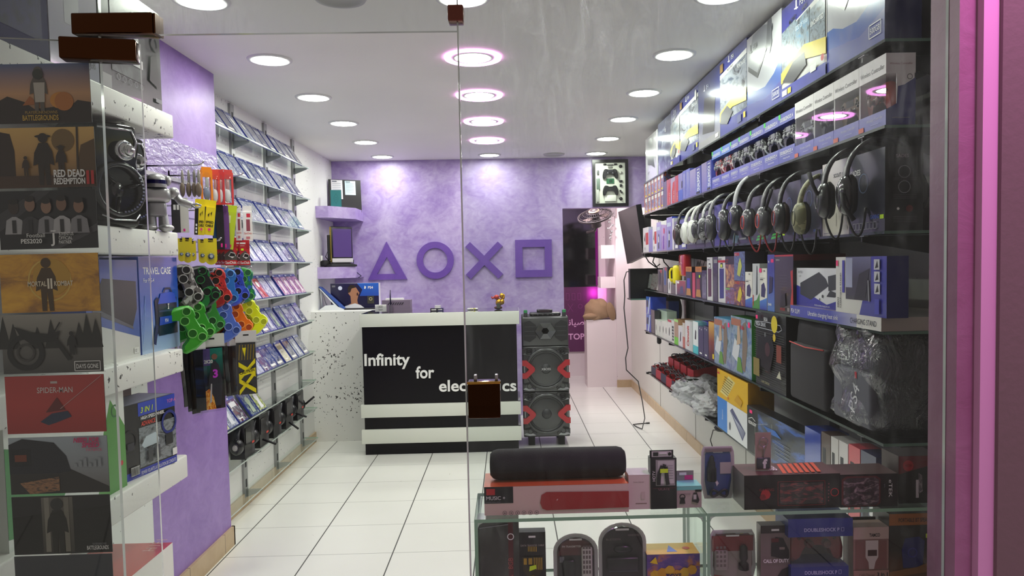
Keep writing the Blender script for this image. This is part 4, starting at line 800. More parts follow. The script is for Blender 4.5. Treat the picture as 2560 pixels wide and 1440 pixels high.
# ================================================================== back: wall symbols, counter, speaker tower
SYM = stucco('dark_violet_symbol_paint', '6443a0', '7450ac')
def raised(name, label, mb): return tag(mb.build(name, loc=(0, YB, 0)), label, 'wall symbol', 'raised purple symbols on the back wall')
def ringpoly(mb, outer, inner, d):
    n = len(outer)
    for k in range(n):
        a, b, c, e = outer[k], outer[(k+1) % n], inner[(k+1) % n], inner[k]
        mb.prism([a, b, c, e], -d, -.001, SYM)
mb = MB(); ringpoly(mb, [(-1.327, 1.33), (-.958, 1.33), (-1.144, 1.69)], [(-1.240, 1.385), (-1.066, 1.385), (-1.143, 1.545)], .03); raised('triangle_symbol', 'raised violet triangle, leftmost of four symbols on the back wall', mb)
mb = MB(); mb.ring((-.689, 1.505), .116, .176, -.03, -.001, SYM, 48); raised('circle_symbol', 'raised violet circle on the back wall', mb)
mb = MB()
for a in (.785, -.785): mb.prism([(-.225+x*math.cos(a)-z*math.sin(a), 1.495+x*math.sin(a)+z*math.cos(a)) for x, z in ((-.218, -.032), (.218, -.032), (.218, .032), (-.218, .032))], -.03 if a > 0 else -.0302, -.001, SYM)
raised('cross_symbol', 'raised violet cross on the back wall', mb)
mb = MB(); ringpoly(mb, [(.07, 1.327), (.418, 1.327), (.418, 1.683), (.07, 1.683)], [(.14, 1.395), (.35, 1.395), (.35, 1.612), (.14, 1.612)], .03); raised('square_symbol', 'raised violet square, rightmost of four symbols on the back wall', mb)
# framed controller display
t = thing('wall_frame', 'black frame with dismantled controllers on white board above the doorway', 'frame', (.985, YB, 1.985)); fw, fh = .34, .44
mb = MB(); ringpoly(mb, [(-fw/2, 0), (fw/2, 0), (fw/2, fh), (-fw/2, fh)], [(-fw/2+.028, .028), (fw/2-.028, .028), (fw/2-.028, fh-.028), (-fw/2+.028, fh-.028)], .035)
for k in range(len(mb.mats)): mb.mats[k] = M('17151c', .25)
mb.build('frame', t)
mb = MB(); mb.box((-fw/2+.026, -.016, .026), (fw/2-.026, -.003, fh-.026), M('dfe2d6', .5)); mb.build('backing_board', t)
PB = M('1c1b20', .35)
mb = MB(); gamepad(mb, PB, tr(.0, -.03, .315), sticks=M('3a393f', .3), s=.88); mb.build('front_shell', t)
mb = MB(); gamepad(mb, PB, tr(.0, -.03, .16), s=.88); mb.build('rear_shell', t)
mb = MB(); mb.box((-.036, -.022, .215), (.036, -.016, .262), M('2f6a48', .4)); mb.box((-.012, -.024, .225), (.02, -.022, .25), M('1c3f2c', .4)); mb.build('circuit_board', t)
for x, z, w_, h_, c in ((-.115, .21, .016, .055, '6a7a70'), (-.115, .32, .010, .02, '55585a'), (-.12, .10, .013, .06, 'b8bab4'), (-.05, .395, .014, .008, '1c1b20'), (.05, .395, .014, .008, '1c1b20'), (0, .39, .03, .006, '6a6a6a'), (0, .37, .02, .01, '8a8a86'), (.1, .235, .016, .01, '1c1b20'), (.1, .195, .012, .012, '1c1b20'), (.095, .145, .008, .008, '1c1b20'), (.108, .13, .008, .008, '1c1b20'), (0, .075, .055, .03, 'eceee6')):
    mb = MB(); mb.rbox((x-w_, -.03, z-h_), (x+w_, -.016, z+h_), M(c, .4), .004); mb.build('small_part', t)
for x, z in ((.1, .375), (.1, .07), (.1, .315)):
    mb = MB(); mb.lathe([(.016, .014), (.016, .02), (.009, .024), (.01, .03), (0, .03)], PB if z != .315 else M('c9cbc2', .4), 16, tr(x, 0, z) @ rx(pi/2)); mb.build('thumb_stick', t)
# counter
CW = M('dfe2d8', .3, 0, .3); CB = M('0d0b11', .3, 0, 0, .3); YC = 5.77
t = thing('shop_counter', 'black and white panelled shop counter with raised white lettering', 'counter', (0, YC, 0)); x0, x1 = -1.132, .055
mb = MB(); mb.box((x0, .005, 0), (x1, .46, 1.088), CB, right=M('8a6ab0', .4), left=CB); mb.build('body', t)
for z0, z1, n in ((.993, 1.094, 'top'), (.293, .392, 'middle'), (.09, .199, 'lower')):
    mb = MB(); mb.rbox((x0-.012 if n == 'top' else x0-.022, -.02, z0), (x1+.022, .03 if n != 'top' else .02, z1), CW, .002); mb.box((x1, .0, z0), (x1+.022, .46, z1), CW); mb.build('band', t)['label'] = 'white band'
mb = MB(); mb.box((x0, -.015, 1.0885), (x1+.02, .46, 1.0955), M('20242a', .06, 0, .8), front=M('4c5a58', .2)); mb.build('glass_top', t)['label'] = 'dark glass top'
LT = M('f0f0ee', .4)
def letters(txt, p, q, cap, parent):
    a, b = ony(p[0], p[1], YC), ony(q[0], q[1], YC); c = bpy.data.curves.new('txt', 'FONT'); c.body = txt; c.extrude = .008; c.offset = .018; c.resolution_u = 4; c.bevel_depth = 0
    o = bpy.data.objects.new('tmp', c); me = bpy.data.meshes.new_from_object(o); xs = [v.co.x for v in me.vertices]; k = (b.x-a.x)/(max(xs)-min(xs)); kz = cap/.72
    for v in me.vertices: v.co = Vector(((v.co.x-min(xs))*k, -v.co.z, v.co.y*kz))
    me.materials.append(LT); bpy.data.objects.remove(o); bpy.data.curves.remove(c)
    l = bpy.data.objects.new('lettering', me); COL.objects.link(l); l.parent = parent; l.location = (a.x, -.004, a.z); l['label'] = 'raised white lettering'
letters('Infinity', (912, 914), (1025, 906), .092, t); letters('for', (1040, 945), (1086, 944), .092, t); letters('electroni', (1098, 978), (1252, 977), .088, t); letters('cs', (1256, 977), (1291, 976), .088, t)
mb = MB(); mb.prism([(-.05, .393), (-.02, .395), (0, .43), (-.012, .455), (-.03, .43), (-.055, .42)], -.0012, -.0008, M('c8c6c8', .6)) if False else None
# things on the counter and the ledge
zt = 1.0955
pbox('receipt_printer', 'mauve grey box with slanted slots at the left end of the counter', 'printer', (-1.03, 6.10), (-.80, 6.10), zt, .085, .12, M('8a7a90', .5), lambda f: [f.poly([(.2+.08*k, .55), (.24+.08*k, .55), (.30+.08*k, .78), (.26+.08*k, .78)], M('3a3440', .5)) for k in range(7)])
pbox('paper_box', 'flat white box lying on the mauve grey box', 'box', (-1.0, 6.11), (-.86, 6.11), zt+.085, .014, .08, WT)
p = ony(981, 742, 6.15); mb = MB(); mb.tube([(p.x, 6.05, zt+.04), (p.x-.002, 6.05, zt+.12), (p.x, 6.05, zt+.17)], [.006, .005, .003], M('2a2344', .3), 8); mb.cyl((p.x, 6.05, zt), (p.x, 6.05, zt+.05), .014, M('6a6070', .3)); tag(mb.build('pen_holder'), 'dark pen upright in a small holder on the counter', 'pen')
t = thing('card_holder', 'clear holder of white business cards on the counter', 'card holder', (-1.0, 5.86, zt))
mb = MB(); mb.box((-.055, -.02, 0), (.055, .03, .006), CLEARP); mb.box((-.055, .0, 0), (.055, .003, .05), CLEARP); mb.build('stand', t)
mb = MB(); mb.box((-.043, .004, .008), (.043, .02, .062), WT); f = Face(mb, (-.043, .004, .008), (.086, 0, 0), (0, 0, .054)); [f.hoop(.34+.14*k, .72, .008, .0018, BK) for k in range(3)]; f.rect(.3, .3, .72, .36, GY); f.rect(.35, .18, .66, .22, GY); mb.build('cards', t)
for k, (dx, dy, dz, w_, c, lb) in enumerate(((-.62, 0, 0, .055, '2a2530', 'small dark box of the little pile in the middle of the counter'), (-.57, .01, 0, .05, '3a3866', 'small blue box at the right of the little pile'), (-.585, 0, .022, .045, 'd8d6da', 'small white box lying on top of the little pile'))):
    pbox('small_box', lb, 'box', (dx, 5.92+dy), (dx+w_, 5.92+dy), zt+dz, .022, .05, M(c, .4), lambda f: f.rect(.15, .3, .85, .7, WT), group='little pile on the counter')
p = onz(1183, 773, zt); mb = MB()
for k in range(7): mb.ell((random.uniform(-.04, .04), random.uniform(-.01, .02), .008), (.014, .010, .008), M(('e8e0c0', 'e8e6ea', 'd8d05a')[k % 3], .3), 8, 6)
tag(mb.build('toy_trinkets', loc=(p.x, 5.97, zt)), 'small heap of pale yellow trinkets on the counter glass', 'trinkets', kind='stuff')
# gold and red figurine (a plain seated elephant-like trinket)
gold = M('d8a234', .2, .9); red = M('b8342c', .25, .3)
t = thing('figurine', 'shiny gold and red figurine on the right end of the counter', 'figurine', (-.085, 5.98, zt)); mb = MB()
mb.ell((0, 0, .014), (.034, .026, .014), M('5a2a24', .3, .5), 16, 8); mb.build('base', t)
mb = MB(); mb.ell((.005, 0, .055), (.026, .022, .034), gold, 16, 10); mb.ell((.03, -.002, .06), (.02, .02, .024), gold, 14, 8); mb.build('body', t)
mb = MB(); mb.ell((-.012, -.006, .098), (.022, .02, .02), red, 14, 8); mb.tube([(-.028, -.012, .098), (-.045, -.016, .09), (-.052, -.016, .104)], [.009, .008, .007], red, 8); mb.build('head', t)
mb = MB(); mb.ell((.03, .0, .108), (.02, .014, .022), gold, 12, 8); mb.tube([(.02, 0, .07), (.045, 0, .09), (.05, 0, .118)], [.01, .009, .005], gold, 8); mb.build('wing', t)
mb = MB(); mb.box((-.012, -.032, .012), (.014, -.026, .05), M('4a5048', .4)); mb.build('plaque', t)
# ledge: soccer console carton and white-blue stand
zl = 1.088
def soccer(f):
    f.rect(0, 0, 1, 1, fade('1b1838', '241f4a', .2)); f.poly([(.6, .5), (1, .5), (1, 1), (.55, 1), (.66, .75)], fade('2a4fae', '2f66c8', .2)); f.disc(.2, .82, .018, M('e9ecff', .3)); f.rect(.03, .86, .1, .93, GY)
    sk = M('b07a5c', .4); f.poly([(.3, .0), (.68, .0), (.64, .12), (.56, .2), (.55, .34), (.57, .5), (.6, .62), (.53, .84), (.42, .92), (.36, .82), (.36, .62), (.41, .5), (.42, .22), (.34, .14)], sk); f.poly([(.36, .62), (.36, .84), (.42, .95), (.5, .92), (.53, .84), (.44, .8), (.41, .66)], M('2a1c18', .4)); f.poly([(.54, .52), (.58, .52), (.57, .64), (.54, .62)], M('3a1414', .4)); f.poly([(.24, 0), (.72, 0), (.62, .14), (.5, .22), (.42, .18), (.3, .12)], M('e2e2e8', .4))
    f.text('PS4', .78, .78, .1, WT, maxw=.16, bold=.02); f.poly([(.70, .78), (.71, .9), (.74, .86), (.73, .78)], WT); f.rect(.76, .2, .9, .5, M('3a3830', .4)); f.hoop(.83, .38, .014, .004, M('d8c890', .4))
p, q = (xat(828, 6.62, zl), 6.62), (xat(948, 6.62, zl), 6.62)
pbox('console_box', 'dark blue console carton with a shouting footballer on the white ledge', 'box', p, q, zl, .225, .09, M('e8e8ea', .3), soccer)
p = onz(880, 777, zl); mb = MB(); mb.rbox((-.14, -.03, 0), (.14, .03, .012), M('1d1b22', .4), .003); tag(mb.build('flat_case', loc=(-1.28, 6.52, zl)), 'flat black case lying before the footballer carton', 'case')
t = thing('tablet_stand', 'white triangular stand with blue edges on the white ledge', 'stand', (-1.535, 6.55, zl)); wb = M('e4e6ea', .35)
mb = MB(); mb.prism([(-.105, .205), (-.085, .2), (.12, .005), (.09, .005)], -.03, .03, M('3d5aa8', .35)); mb.prism([(-.103, .19), (-.09, .185), (.07, .012), (.055, .008)], -.031, .031, wb); mb.build('back_plate', t)
mb = MB(); mb.prism([(-.11, 0), (.12, 0), (.02, .045), (-.05, .04)], -.032, .032, wb, side=M('3d5aa8', .35)); mb.build('foot_plate', t)
mb = MB(); mb.tube([(-.09, .02, .0), (-.098, .0, .2)], .005, wb, 6); mb.tube([(-.05, .02, .03), (-.095, .0, .19)], .004, GY, 6); mb.build('strut', t)
# corner shelves: file, book, screen
z = 1.985
t = thing('document_board', 'black document board with two papers pinned on, standing on the upper corner shelf', 'board', (-1.49, 7.02, z), math.radians(28))
mb = MB(); mb.T = rx(-.06); mb.box((-.15, 0, -.02), (.15, .01, .28), M('201e22', .5)); mb.build('board', t)
for x, w_, z0, z1, c in ((-.075, .105, .10, .275, 'e8e6ea'), (.05, .10, .14, .27, 'cfe2ea')):
    mb = MB(); mb.T = rx(-.06); mb.box((x-w_/2, -.002, z0), (x+w_/2, -.0005, z1), M(c, .6)); f = Face(mb, (x-w_/2, -.002, z0), (w_, 0, 0), (0, 0, z1-z0))
    for k in range(7): f.rect(.1, .2+.1*k, .85, .22+.1*k, M('9aa0aa', .6))
    f.rect(.08, .9, .5, .95, M('5a6070', .6)); mb.build('paper', t)
t = thing('book', 'teal book with embossed diamond standing on the upper corner shelf', 'book', (-1.505, 6.70, z+.0005), math.radians(12)); 
mb = MB(); mb.box((-.045, 0, .003), (.042, .042, .149), M('e6dfbe', .6)); mb.build('pages', t)
mb = MB(); tl = M('1f7c80', .4); mb.box((-.047, -.003, 0), (.045, 0, .152), tl); mb.box((-.047, .042, 0), (.045, .045, .152), tl); mb.box((.042, -.003, 0), (.0452, .045, .152), tl); f = Face(mb, (-.047, -.003, 0), (.092, 0, 0), (0, 0, .152)); f.line([(.5, .2), (.75, .5), (.5, .8), (.25, .5), (.5, .2)], .002, M('1a6468', .4)); f.hoop(.5, .5, .012, .002, M('1a6468', .4)); mb.build('cover', t)
z = 1.46
t = thing('tablet', 'tall gold-edged screen with black frame docked upright on the lower corner shelf', 'screen', (-1.47, 6.70, z), math.radians(50))
mb = MB(); mb.rbox((-.115, -.01, .035), (.115, .012, .355), M('16151a', .3), .008); mb.build('frame', t)
mb = MB(); mb.box((-.1, -.0112, .085), (.1, -.0102, .335), M('5f4a86', .08, 0, .8)); mb.build('screen', t)
mb = MB(); mb.box((-.112, -.0115, .04), (.112, -.0105, .075), M('d8d4d8', .3)); mb.build('button_strip', t)
mb = MB(); mb.box((-.119, -.008, .04), (-.115, .010, .35), M('c9b25a', .25, .9)); mb.build('gold_edge', t)
mb = MB(); mb.rbox((-.13, .01, .06), (-.09, .035, .28), MATTE, .004); mb.build('rear_grip', t)
t2 = thing('docking_cradle', 'black docking cradle with cables under the tall screen', 'dock', (-1.47, 6.70, z), math.radians(50)); mb = MB()
mb.rbox((-.15, -.05, 0), (.13, .07, .02), MATTE, .008); mb.prism([(-.14, .02), (.12, .02), (.05, .036), (-.09, .036)], -.035, .05, MATTE); mb.rbox((-.17, .02, .005), (-.10, .09, .06), MATTE, .012); mb.build('base', t2)
for k, pts in enumerate(([(-.1, .05, .05), (-.13, .06, .09), (-.12, .04, .14), (-.09, .03, .1)], [(.1, .0, .02), (.14, .02, .03), (.16, .04, .06)])):
    mb = MB(); mb.tube(pts, .004, MATTE, 6); mb.build('cable', t2)
p = [ony(865, 665, 6.75), ony(885, 675, 6.8), ony(903, 690, 6.9), ony(896, 694, 6.9)]
mb = MB(); mb.tube(p, .004, M('2a2350', .4), 6); tag(mb.build('blue_cable'), 'thin dark blue cable curling off the lower corner shelf', 'cable')
p = [ony(793, 655, 6.6), ony(790, 672, 6.6), ony(779, 690, 6.55), ony(778, 730, 6.55), ony(776, 776, 6.55)]
mb = MB(); mb.tube(p, .004, M('d4d0d8', .5), 6); mb.rbox((-1.64, 6.62, 1.49), (-1.625, 6.68, 1.56), WT, .003); tag(mb.build('white_cable'), 'thin white cable running down from a wall socket beside the corner shelves', 'cable')
# speaker tower ------------------------------------------------------------------
xa, xb, YS = .100, .466, 5.90; xc = (xa+xb)/2; W = xb-xa; GR = M('58595a', .28, .55); DG = M('2b2b2d', .35, .4); RDm = M('b01f2a', .3, 0, .4)
t = thing('speaker_tower', 'tall grey twin-woofer speaker tower with red grips beside the counter', 'speaker', (xc, YS, 0))
mb = MB(); mb.rbox((-W/2, .012, .075), (W/2, .36, 1.035), M('2e2e30', .5), .006); mb.build('cabinet', t)
for x in (-.12, .12):
    for y in (.05, .3):
        mb = MB(); mb.box((x-.025, y, 0), (x+.025, y+.05, .076), M('1c1c1e', .6)); mb.build('foot', t)
for z0, z1 in ((.085, .435), (.44, .80), (.805, 1.03)):
    mb = MB(); mb.rbox((-W/2+.002, -.006, z0), (W/2-.002, .014, z1), GR, .006); 
    mb.build('front_panel', t)
for zc in (.262, .622):
    mb = MB(); T = tr(0, -.006, zc) @ rx(pi/2); mb.lathe([(.166, 0), (.163, .014), (.146, .016), (.142, .006)], GR, 48, T); w_ = mb.build('woofer', t)
    mb = MB(); mb.lathe([(.142, .008), (.138, .014), (.130, .010), (.125, -.004), (.045, -.012), (.042, -.002), (.03, .008), (0, .012)], M('3d3e40', .42, .2), 48, T); mb.build('cone', w_)
    if zc > .5:
        mb = MB(); f = Face(mb, (-.05, -.0185, zc-.012), (.1, 0, 0), (0, 0, .024)); mb.T = Matrix(); f.text('XBOSS', .5, .1, .75, M('c8c8ca', .3), 'c', maxw=.9, bold=.01); mb.build('badge', w_)
    for sx in (-1, 1):
        mb = MB(); q = [(W/2+.004, .072), (W/2-.03, .072), (W/2-.092, .014), (W/2-.096, 0), (W/2-.092, -.014), (W/2-.03, -.072), (W/2+.004, -.072), (W/2+.004, -.03), (W/2-.018, -.028), (W/2-.046, -.003), (W/2-.046, .003), (W/2-.018, .028), (W/2+.004, .03)]
        mb.T = tr(0, 0, zc); mb.prism([(sx*a, b) for a, b in q] if sx < 0 else [(a, b) for a, b in q][::-1], -.036, -.006, RDm); mb.build('red_grip', t)['label'] = 'red V-shaped grip'
        mb = MB(); mb.T = tr(0, 0, zc); a0, b0 = sorted((sx*(W/2-.034), sx*(W/2-.006))); mb.box((a0, -.016, -.03), (b0, -.006, .03), M('88898b', .3, .6)); mb.build('side_plate', t)
        for sz in (-1, 1):
            cx, cz = sx*(W/2-.052), zc+sz*.137; hexa = [(.06, -.018), (.06, .022), (.012, .034), (-.05, .03), (-.056, .012), (-.014, -.032)]
            T2 = tr(cx, 0, cz) @ Matrix.Scale(sx, 4, (1, 0, 0)) @ Matrix.Scale(sz, 4, (0, 0, 1))
            mb = MB(); n = len(hexa); big = [Vector((a*.86, -.018, b)) for a, b in hexa]; sm = [Vector((a*.35+.008, -.002, b*.35)) for a, b in hexa]
            mb.mesh([T2 @ v for v in big+sm], [(k, (k+1) % n, n+(k+1) % n, n+k) for k in range(n)]+[tuple(range(n, 2*n))], GR)
            mb.mesh([T2 @ v for v in big+[Vector((v.x*1.06, -.006, v.z*1.08)) for v in big]], [(k, (k+1) % n, n+(k+1) % n, n+k) for k in range(n)], GR)
            if sz > 0: mb.lathe([(.024, .008), (.022, .014), (.017, .012), (.014, .004), (.008, .004), (.006, .010), (0, .012)], DG, 20, tr(cx, -.004, cz) @ rx(pi/2))
            else: mb.lathe([(.02, .005), (.014, -.0), (0, -.0)], M('141416', .5), 20, tr(cx, -.004, cz) @ rx(pi/2))
            mb.build('tweeter' if sz > 0 else 'bass_port', t)
zc = .922; mb = MB(); n = 6; ro = [Vector((.082*math.cos(pi/3*k), -.03, zc+.07*math.sin(pi/3*k))) for k in range(n)]; ri = [Vector((.03*math.cos(pi/3*k), -.006, zc+.026*math.sin(pi/3*k))) for k in range(n)]; rb = [Vector((.09*math.cos(pi/3*k), -.006, zc+.077*math.sin(pi/3*k))) for k in range(n)]
mb.mesh(ro+ri, [(k, (k+1) % n, n+(k+1) % n, n+k) for k in range(n)], GR); mb.mesh(rb+ro, [(k, (k+1) % n, n+(k+1) % n, n+k) for k in range(n)], GR); mb.mesh(ri, [tuple(range(n))], M('0f0f11', .5)); mb.build('horn', t)
for sx in (-1, 1):
    mb = MB(); q = [(W/2-.012, .07), (W/2-.06, .085), (.075, .05), (.075, -.05), (W/2-.06, -.085), (W/2-.012, -.07)]; mb.T = tr(0, 0, zc); q = [(sx*a, b) for a, b in q]; mb.prism(q if sx < 0 else q[::-1], -.012, -.006, M('232326', .55))
    for k in (-.035, .0, .035): a, b = sorted((sx*.08, sx*(W/2-.018))); mb.box((a, -.014, k-.002), (b, -.012, k+.002), M('4a4a4e', .4))
    mb.build('grille', t)
    mb = MB(); mb.rbox((sx*(W/2-.03)-.015, .02, 1.03), (sx*(W/2-.03)+.015, .07, 1.085), M('3a3a3e', .4), .006); mb.box((sx*(W/2-.03)-.013, .019, 1.066), (sx*(W/2-.03)+.013, .066, 1.087), M('2f8a54', .4)); mb.build('corner_cap', t)['label'] = 'green topped corner cap'
t = thing('control_unit', 'black portable control unit lying on top of the speaker tower', 'audio unit', (xc+.005, YS+.12, 1.0352)); mb = MB()
mb.rbox((-.125, -.06, 0), (.125, .08, .028), M('1c1b20', .3), .012); mb.rbox((-.065, -.03, .026), (.06, .05, .05), M('18171b', .3), .006); mb.build('body', t)
mb = MB(); mb.box((-.045, -.0315, .03), (.04, -.0305, .046), M('3a2a34', .1)); mb.build('display', t)
for k in range(6):
    mb = MB(); mb.cyl((-.1+.04*k, -.061, .014), (-.1+.04*k, -.07, .014), .007, M('4a484e', .3)); mb.build('knob', t)
# ------------------------------------------------------------------ back room: fan, ornament, hat; monitor, black box, cable
p = ony(1487, 540, 8.05); t = thing('wall_fan', 'dark wall fan with wire guard seen through the doorway', 'fan', mtx=tr(p.x, 8.05, p.z) @ rz(math.radians(-25)) @ rx(math.radians(-62)) )
fm = M('2a2226', .4, .4); mb = MB(); T = rx(pi/2)
for r in (.04, .085, .125, .165): mb.tube([(r*math.cos(2*pi*k/28), -.06*(1-(r/.18)**2)-.005, r*math.sin(2*pi*k/28)) for k in range(29)], .003, fm, 5)
for k in range(28): a = 2*pi*k/28; mb.tube([(.03*math.cos(a), -.064, .03*math.sin(a)), (.1*math.cos(a), -.045, .1*math.sin(a)), (.18*math.cos(a), 0, .18*math.sin(a)), (.1*math.cos(a), .05, .1*math.sin(a))], .0018, fm, 4)
mb.ring((0, 0), .176, .188, -.008, .008, fm, 36); mb.build('guard', t)
mb = MB()
for k in range(3): a = 2*pi*k/3; mb.prism([(.02*math.cos(a), .02*math.sin(a)), (.15*math.cos(a-.3), .15*math.sin(a-.3)), (.16*math.cos(a+.25), .16*math.sin(a+.25)), (.09*math.cos(a+.5), .09*math.sin(a+.5))], -.003, .003, M('4a3a38', .4))
mb.build('blades', t)
mb = MB(); mb.cyl((0, -.07, 0), (0, .12, 0), .045, fm, .055, 20); mb.lathe([(0, .071), (.05, .068), (.06, .06)], M('8a6a58', .4), 20, T); mb.build('motor', t)
mb = MB(); mb.tube([(0, .12, 0), (-.05, .2, .05), (-.16, .24, .1)], .014, fm, 8); mb.build('arm', t)
p = ony(1531, 560, 8.6); mb = MB(); q = []
for k in range(10): q.append((.018*math.sin(k*2.1), .012*math.cos(k*1.7), .15-.036*k))
mb.tube(q, .006, CHROME, 6)
for k in range(9): mb.ell((q[k][0]+.014*(-1)**k, q[k][1], q[k][2]), (.018, .012, .014), CHROME, 8, 6)
tag(mb.build('hanging_ornament', loc=(p.x-.02, 8.6, p.z-.02)), 'silver hanging ornament on the pillar of the back room', 'ornament')
mb = MB(); mb.box((1.19, 8.62, 1.98), (1.245, 8.66, 2.10), M('8a8084', .6)); tag(mb.build('junction_box'), 'grey vertical box high on the back room pillar', 'box')
# hat
t = thing('trapper_hat', 'beige winter hat with ear flap lying on the low wall', 'hat', (1.055, 8.80, .79)); ht = NT('beige_cloth'); ht.bump(ht.noise(ht.obj(), 30, 4), .5, .01); ht = ht.set(ht.mix(ht.noise(ht.obj(), 9, 4), hx('a08568'), hx('87694c')), .85)
mb = MB(); bm = bmesh.new(); bmesh.ops.create_uvsphere(bm, u_segments=28, v_segments=18, radius=1)
for v in bm.verts:
    x, y, zz = v.co; k = 1+.06*math.sin(7*x+3*y)+.05*math.sin(11*zz+5*x); v.co = Vector((x*.175*k, y*.13*k, max(zz*.19*k*(1-.25*x), -.05)+.055+.03*x))
mb.mesh([v.co.copy() for v in bm.verts], [tuple(v.index for v in f.verts) for f in bm.faces], ht, True); bm.free(); mb.build('crown', t)
mb = MB(); mb.ell((-.10, -.07, .04), (.12, .055, .04), ht, 16, 8, rz(.2)); mb.build('brim', t)
mb = MB(); mb.ell((.15, -.12, .06), (.05, .018, .11), ht, 14, 10, ry(-.25)); mb.build('ear_flap', t)
# monitor
A, B, C_, D = [Vector(v) for v in ((1.027, 6.95, 1.917), (1.057, 6.15, 1.919), (1.112, 6.15, 1.50), (1.106, 6.95, 1.435))]
t = thing('monitor', 'tilted black flat screen hung beside the doorway', 'monitor', (1.08, 6.55, 1.65)); o = Vector((1.08, 6.55, 1.65)); n = (B-A).cross(D-A).normalized(); n = n if n.x < 0 else -n
Q = [A-o, D-o, C_-o, B-o]; K = [q-n*.045 for q in Q]; mb = MB(); bz = M('141318', .4, 0, 0, .3)
mb.poly(K[::-1], bz)
for k in range(4): mb.poly([Q[k], K[k], K[(k+1) % 4], Q[(k+1) % 4]][::-1], bz)
mid = sum(Q, Vector())/4; I = [mid+(q-mid)*.94+n*.0 for q in Q]
for k in range(4): mb.poly([Q[k], Q[(k+1) % 4], I[(k+1) % 4], I[k]], bz)
mb.build('bezel', t)
mb = MB(); mb.poly([q-n*.001 for q in I], M('0a0a0e', .3, 0, 0, .12)); mb.build('screen', t)
mb = MB(); mb.rbox((.05, -.26, -.16), (.13, .26, .2), MATTE, .02); mb.build('rear_housing', t)
mb = MB(); mb.box((.12, -.04, -.05), (.335, .04, .05), DARKMET); mb.build('wall_bracket', t)
p, q = ony(1575, 672, 5.95), ony(1650, 745, 5.95)
pbox('recorder_box', 'black square box under the tilted monitor', 'box', (p.x, 5.95), (q.x+.06, 5.97), q.z, p.z-q.z, .06, M('0e0e12', .35), None)
mb = MB(); mb.box((p.x-.0, 5.93, q.z-.012), (XR, 6.10, q.z-.001), SMOKE, front=EDGED); tag(mb.build('bracket_shelf'), 'small dark shelf carrying the black square box', 'shelf')
pts = [ony(a, b, 6.0) for a, b in ((1580, 676), (1566, 680), (1560, 700), (1562, 740), (1560, 770), (1566, 830), (1570, 870), (1564, 895), (1566, 925))]
pts += [Vector((1.04, 6.05, .48)), Vector((1.10, 6.2, .28)), Vector((1.14, 6.32, .12)), Vector((1.13, 6.4, .008)), Vector((1.10, 6.50, .006)), Vector((1.085, 6.60, .006)), Vector((1.13, 6.62, .006)), Vector((1.21, 6.64, .006))]
mb = MB(); mb.tube(pts, .0045, M('2a282c', .5), 6); mb.cyl(pts[-1], pts[-1]+Vector((.03, .0, .001)), .007, MATTE); tag(mb.build('hanging_cable'), 'thin black cable hanging from the black square box down to the floor tiles', 'cable')
for k, q in enumerate(([(1610, 635), (1622, 655), (1640, 668), (1650, 660)], [(1637, 638), (1632, 655), (1645, 672)], [(1655, 636), (1660, 655), (1672, 668)])):
    mb = MB(); mb.tube([ony(a, b, 6.1) for a, b in q], .005, MATTE, 6); tag(mb.build('loose_cable'), ['long loose black cable looping behind the monitor', 'short loose black cable left of the wall upright', 'loose black cable right below the headset shelf'][k], 'cable', 'loose cables under the monitor')
# ================================================================== right wall: dark shelves and goods
XS = 1.08; ZA, ZB, ZC, ZD, ZE, ZF = 2.066, 1.825, 1.526, 1.237, .912, .59
for z, y1, nm in ((ZA, 5.86, 'topmost, carrying the big console cartons'), (ZB, 5.86, 'second from the top, carrying boxed controllers'), (ZC, 6.02, 'third from the top, carrying the headsets'), (ZD, 5.90, 'fourth from the top, carrying gamepad stands'), (ZE, 5.92, 'fifth from the top, carrying retro consoles'), (ZF, 5.76, 'lowest, carrying keyboards and red bins')):
    mb = MB(); mb.box((XS-.006, 2.12, z-.009), (XR-.004, y1, z-.0005), SMOKE, front=EDGED, left=M('3a4644', .15), right=EDGED)
    tag(mb.build('glass_shelf'), 'long dark glass shelf on the right wall, %s' % nm, 'shelf', 'dark shelves of the right wall')
for k, y in enumerate((2.27, 3.2, 4.12, 5.05, 5.9)):
    t = thing('shelf_upright', 'black slotted upright on the right wall, %s from the camera' % ORD[k], 'upright', (XR, y, 0), group='black uprights of the right wall')
    mb = MB(); mb.box((-.02, -.028, .42), (0, .028, H-.01), DARKMET)
    z = .5
    while z < 2.4: mb.box((-.0206, -.008, z), (-.0202, .008, z+.05), M('0d0d0f', .7)); z += .12
    mb.build('channel', t)
    for z in (ZA, ZB, ZC, ZD, ZE, ZF):
        mb = MB(); mb.prism([(-.02, z-.085), (-.335, z-.028), (-.335, z-.0105), (-.02, z-.0105)], -.004, .004, M('1d1d20', .4, .3)); mb.box((-.338, -.02, z-.012), (-.325, .02, z-.0095), STEEL); mb.build('bracket', t)
def RB(name, label, z, pl, pr, ytop, col, art=None, side=None, d=.1, X=XS, cat='box', group=None, top=None, h=None, gap=.0015):
    y0, y1 = yat(pr, X, z), yat(pl, X, z); h = h or zat(ytop, X, y0)-z
    return pbox(name, label, cat, (X, y1-gap), (X, y0+gap), z, h, d, col, art, side, top, group)
CARD = lambda c: M(c, .3, 0, .55)
def sonylogo(f, u, v, h, m, maxw=.4): f.poly([(u, v), (u+.03, v-.01), (u+.03, v+h*1.3), (u, v+h*1.35)], m); f.poly([(u-.03, v+.1*h), (u+.06, v-.1*h), (u+.06, v+.12*h), (u-.03, v+.3*h)], m); f.text('PS4', u+.1, v, h, m, maxw=maxw, bold=.008)
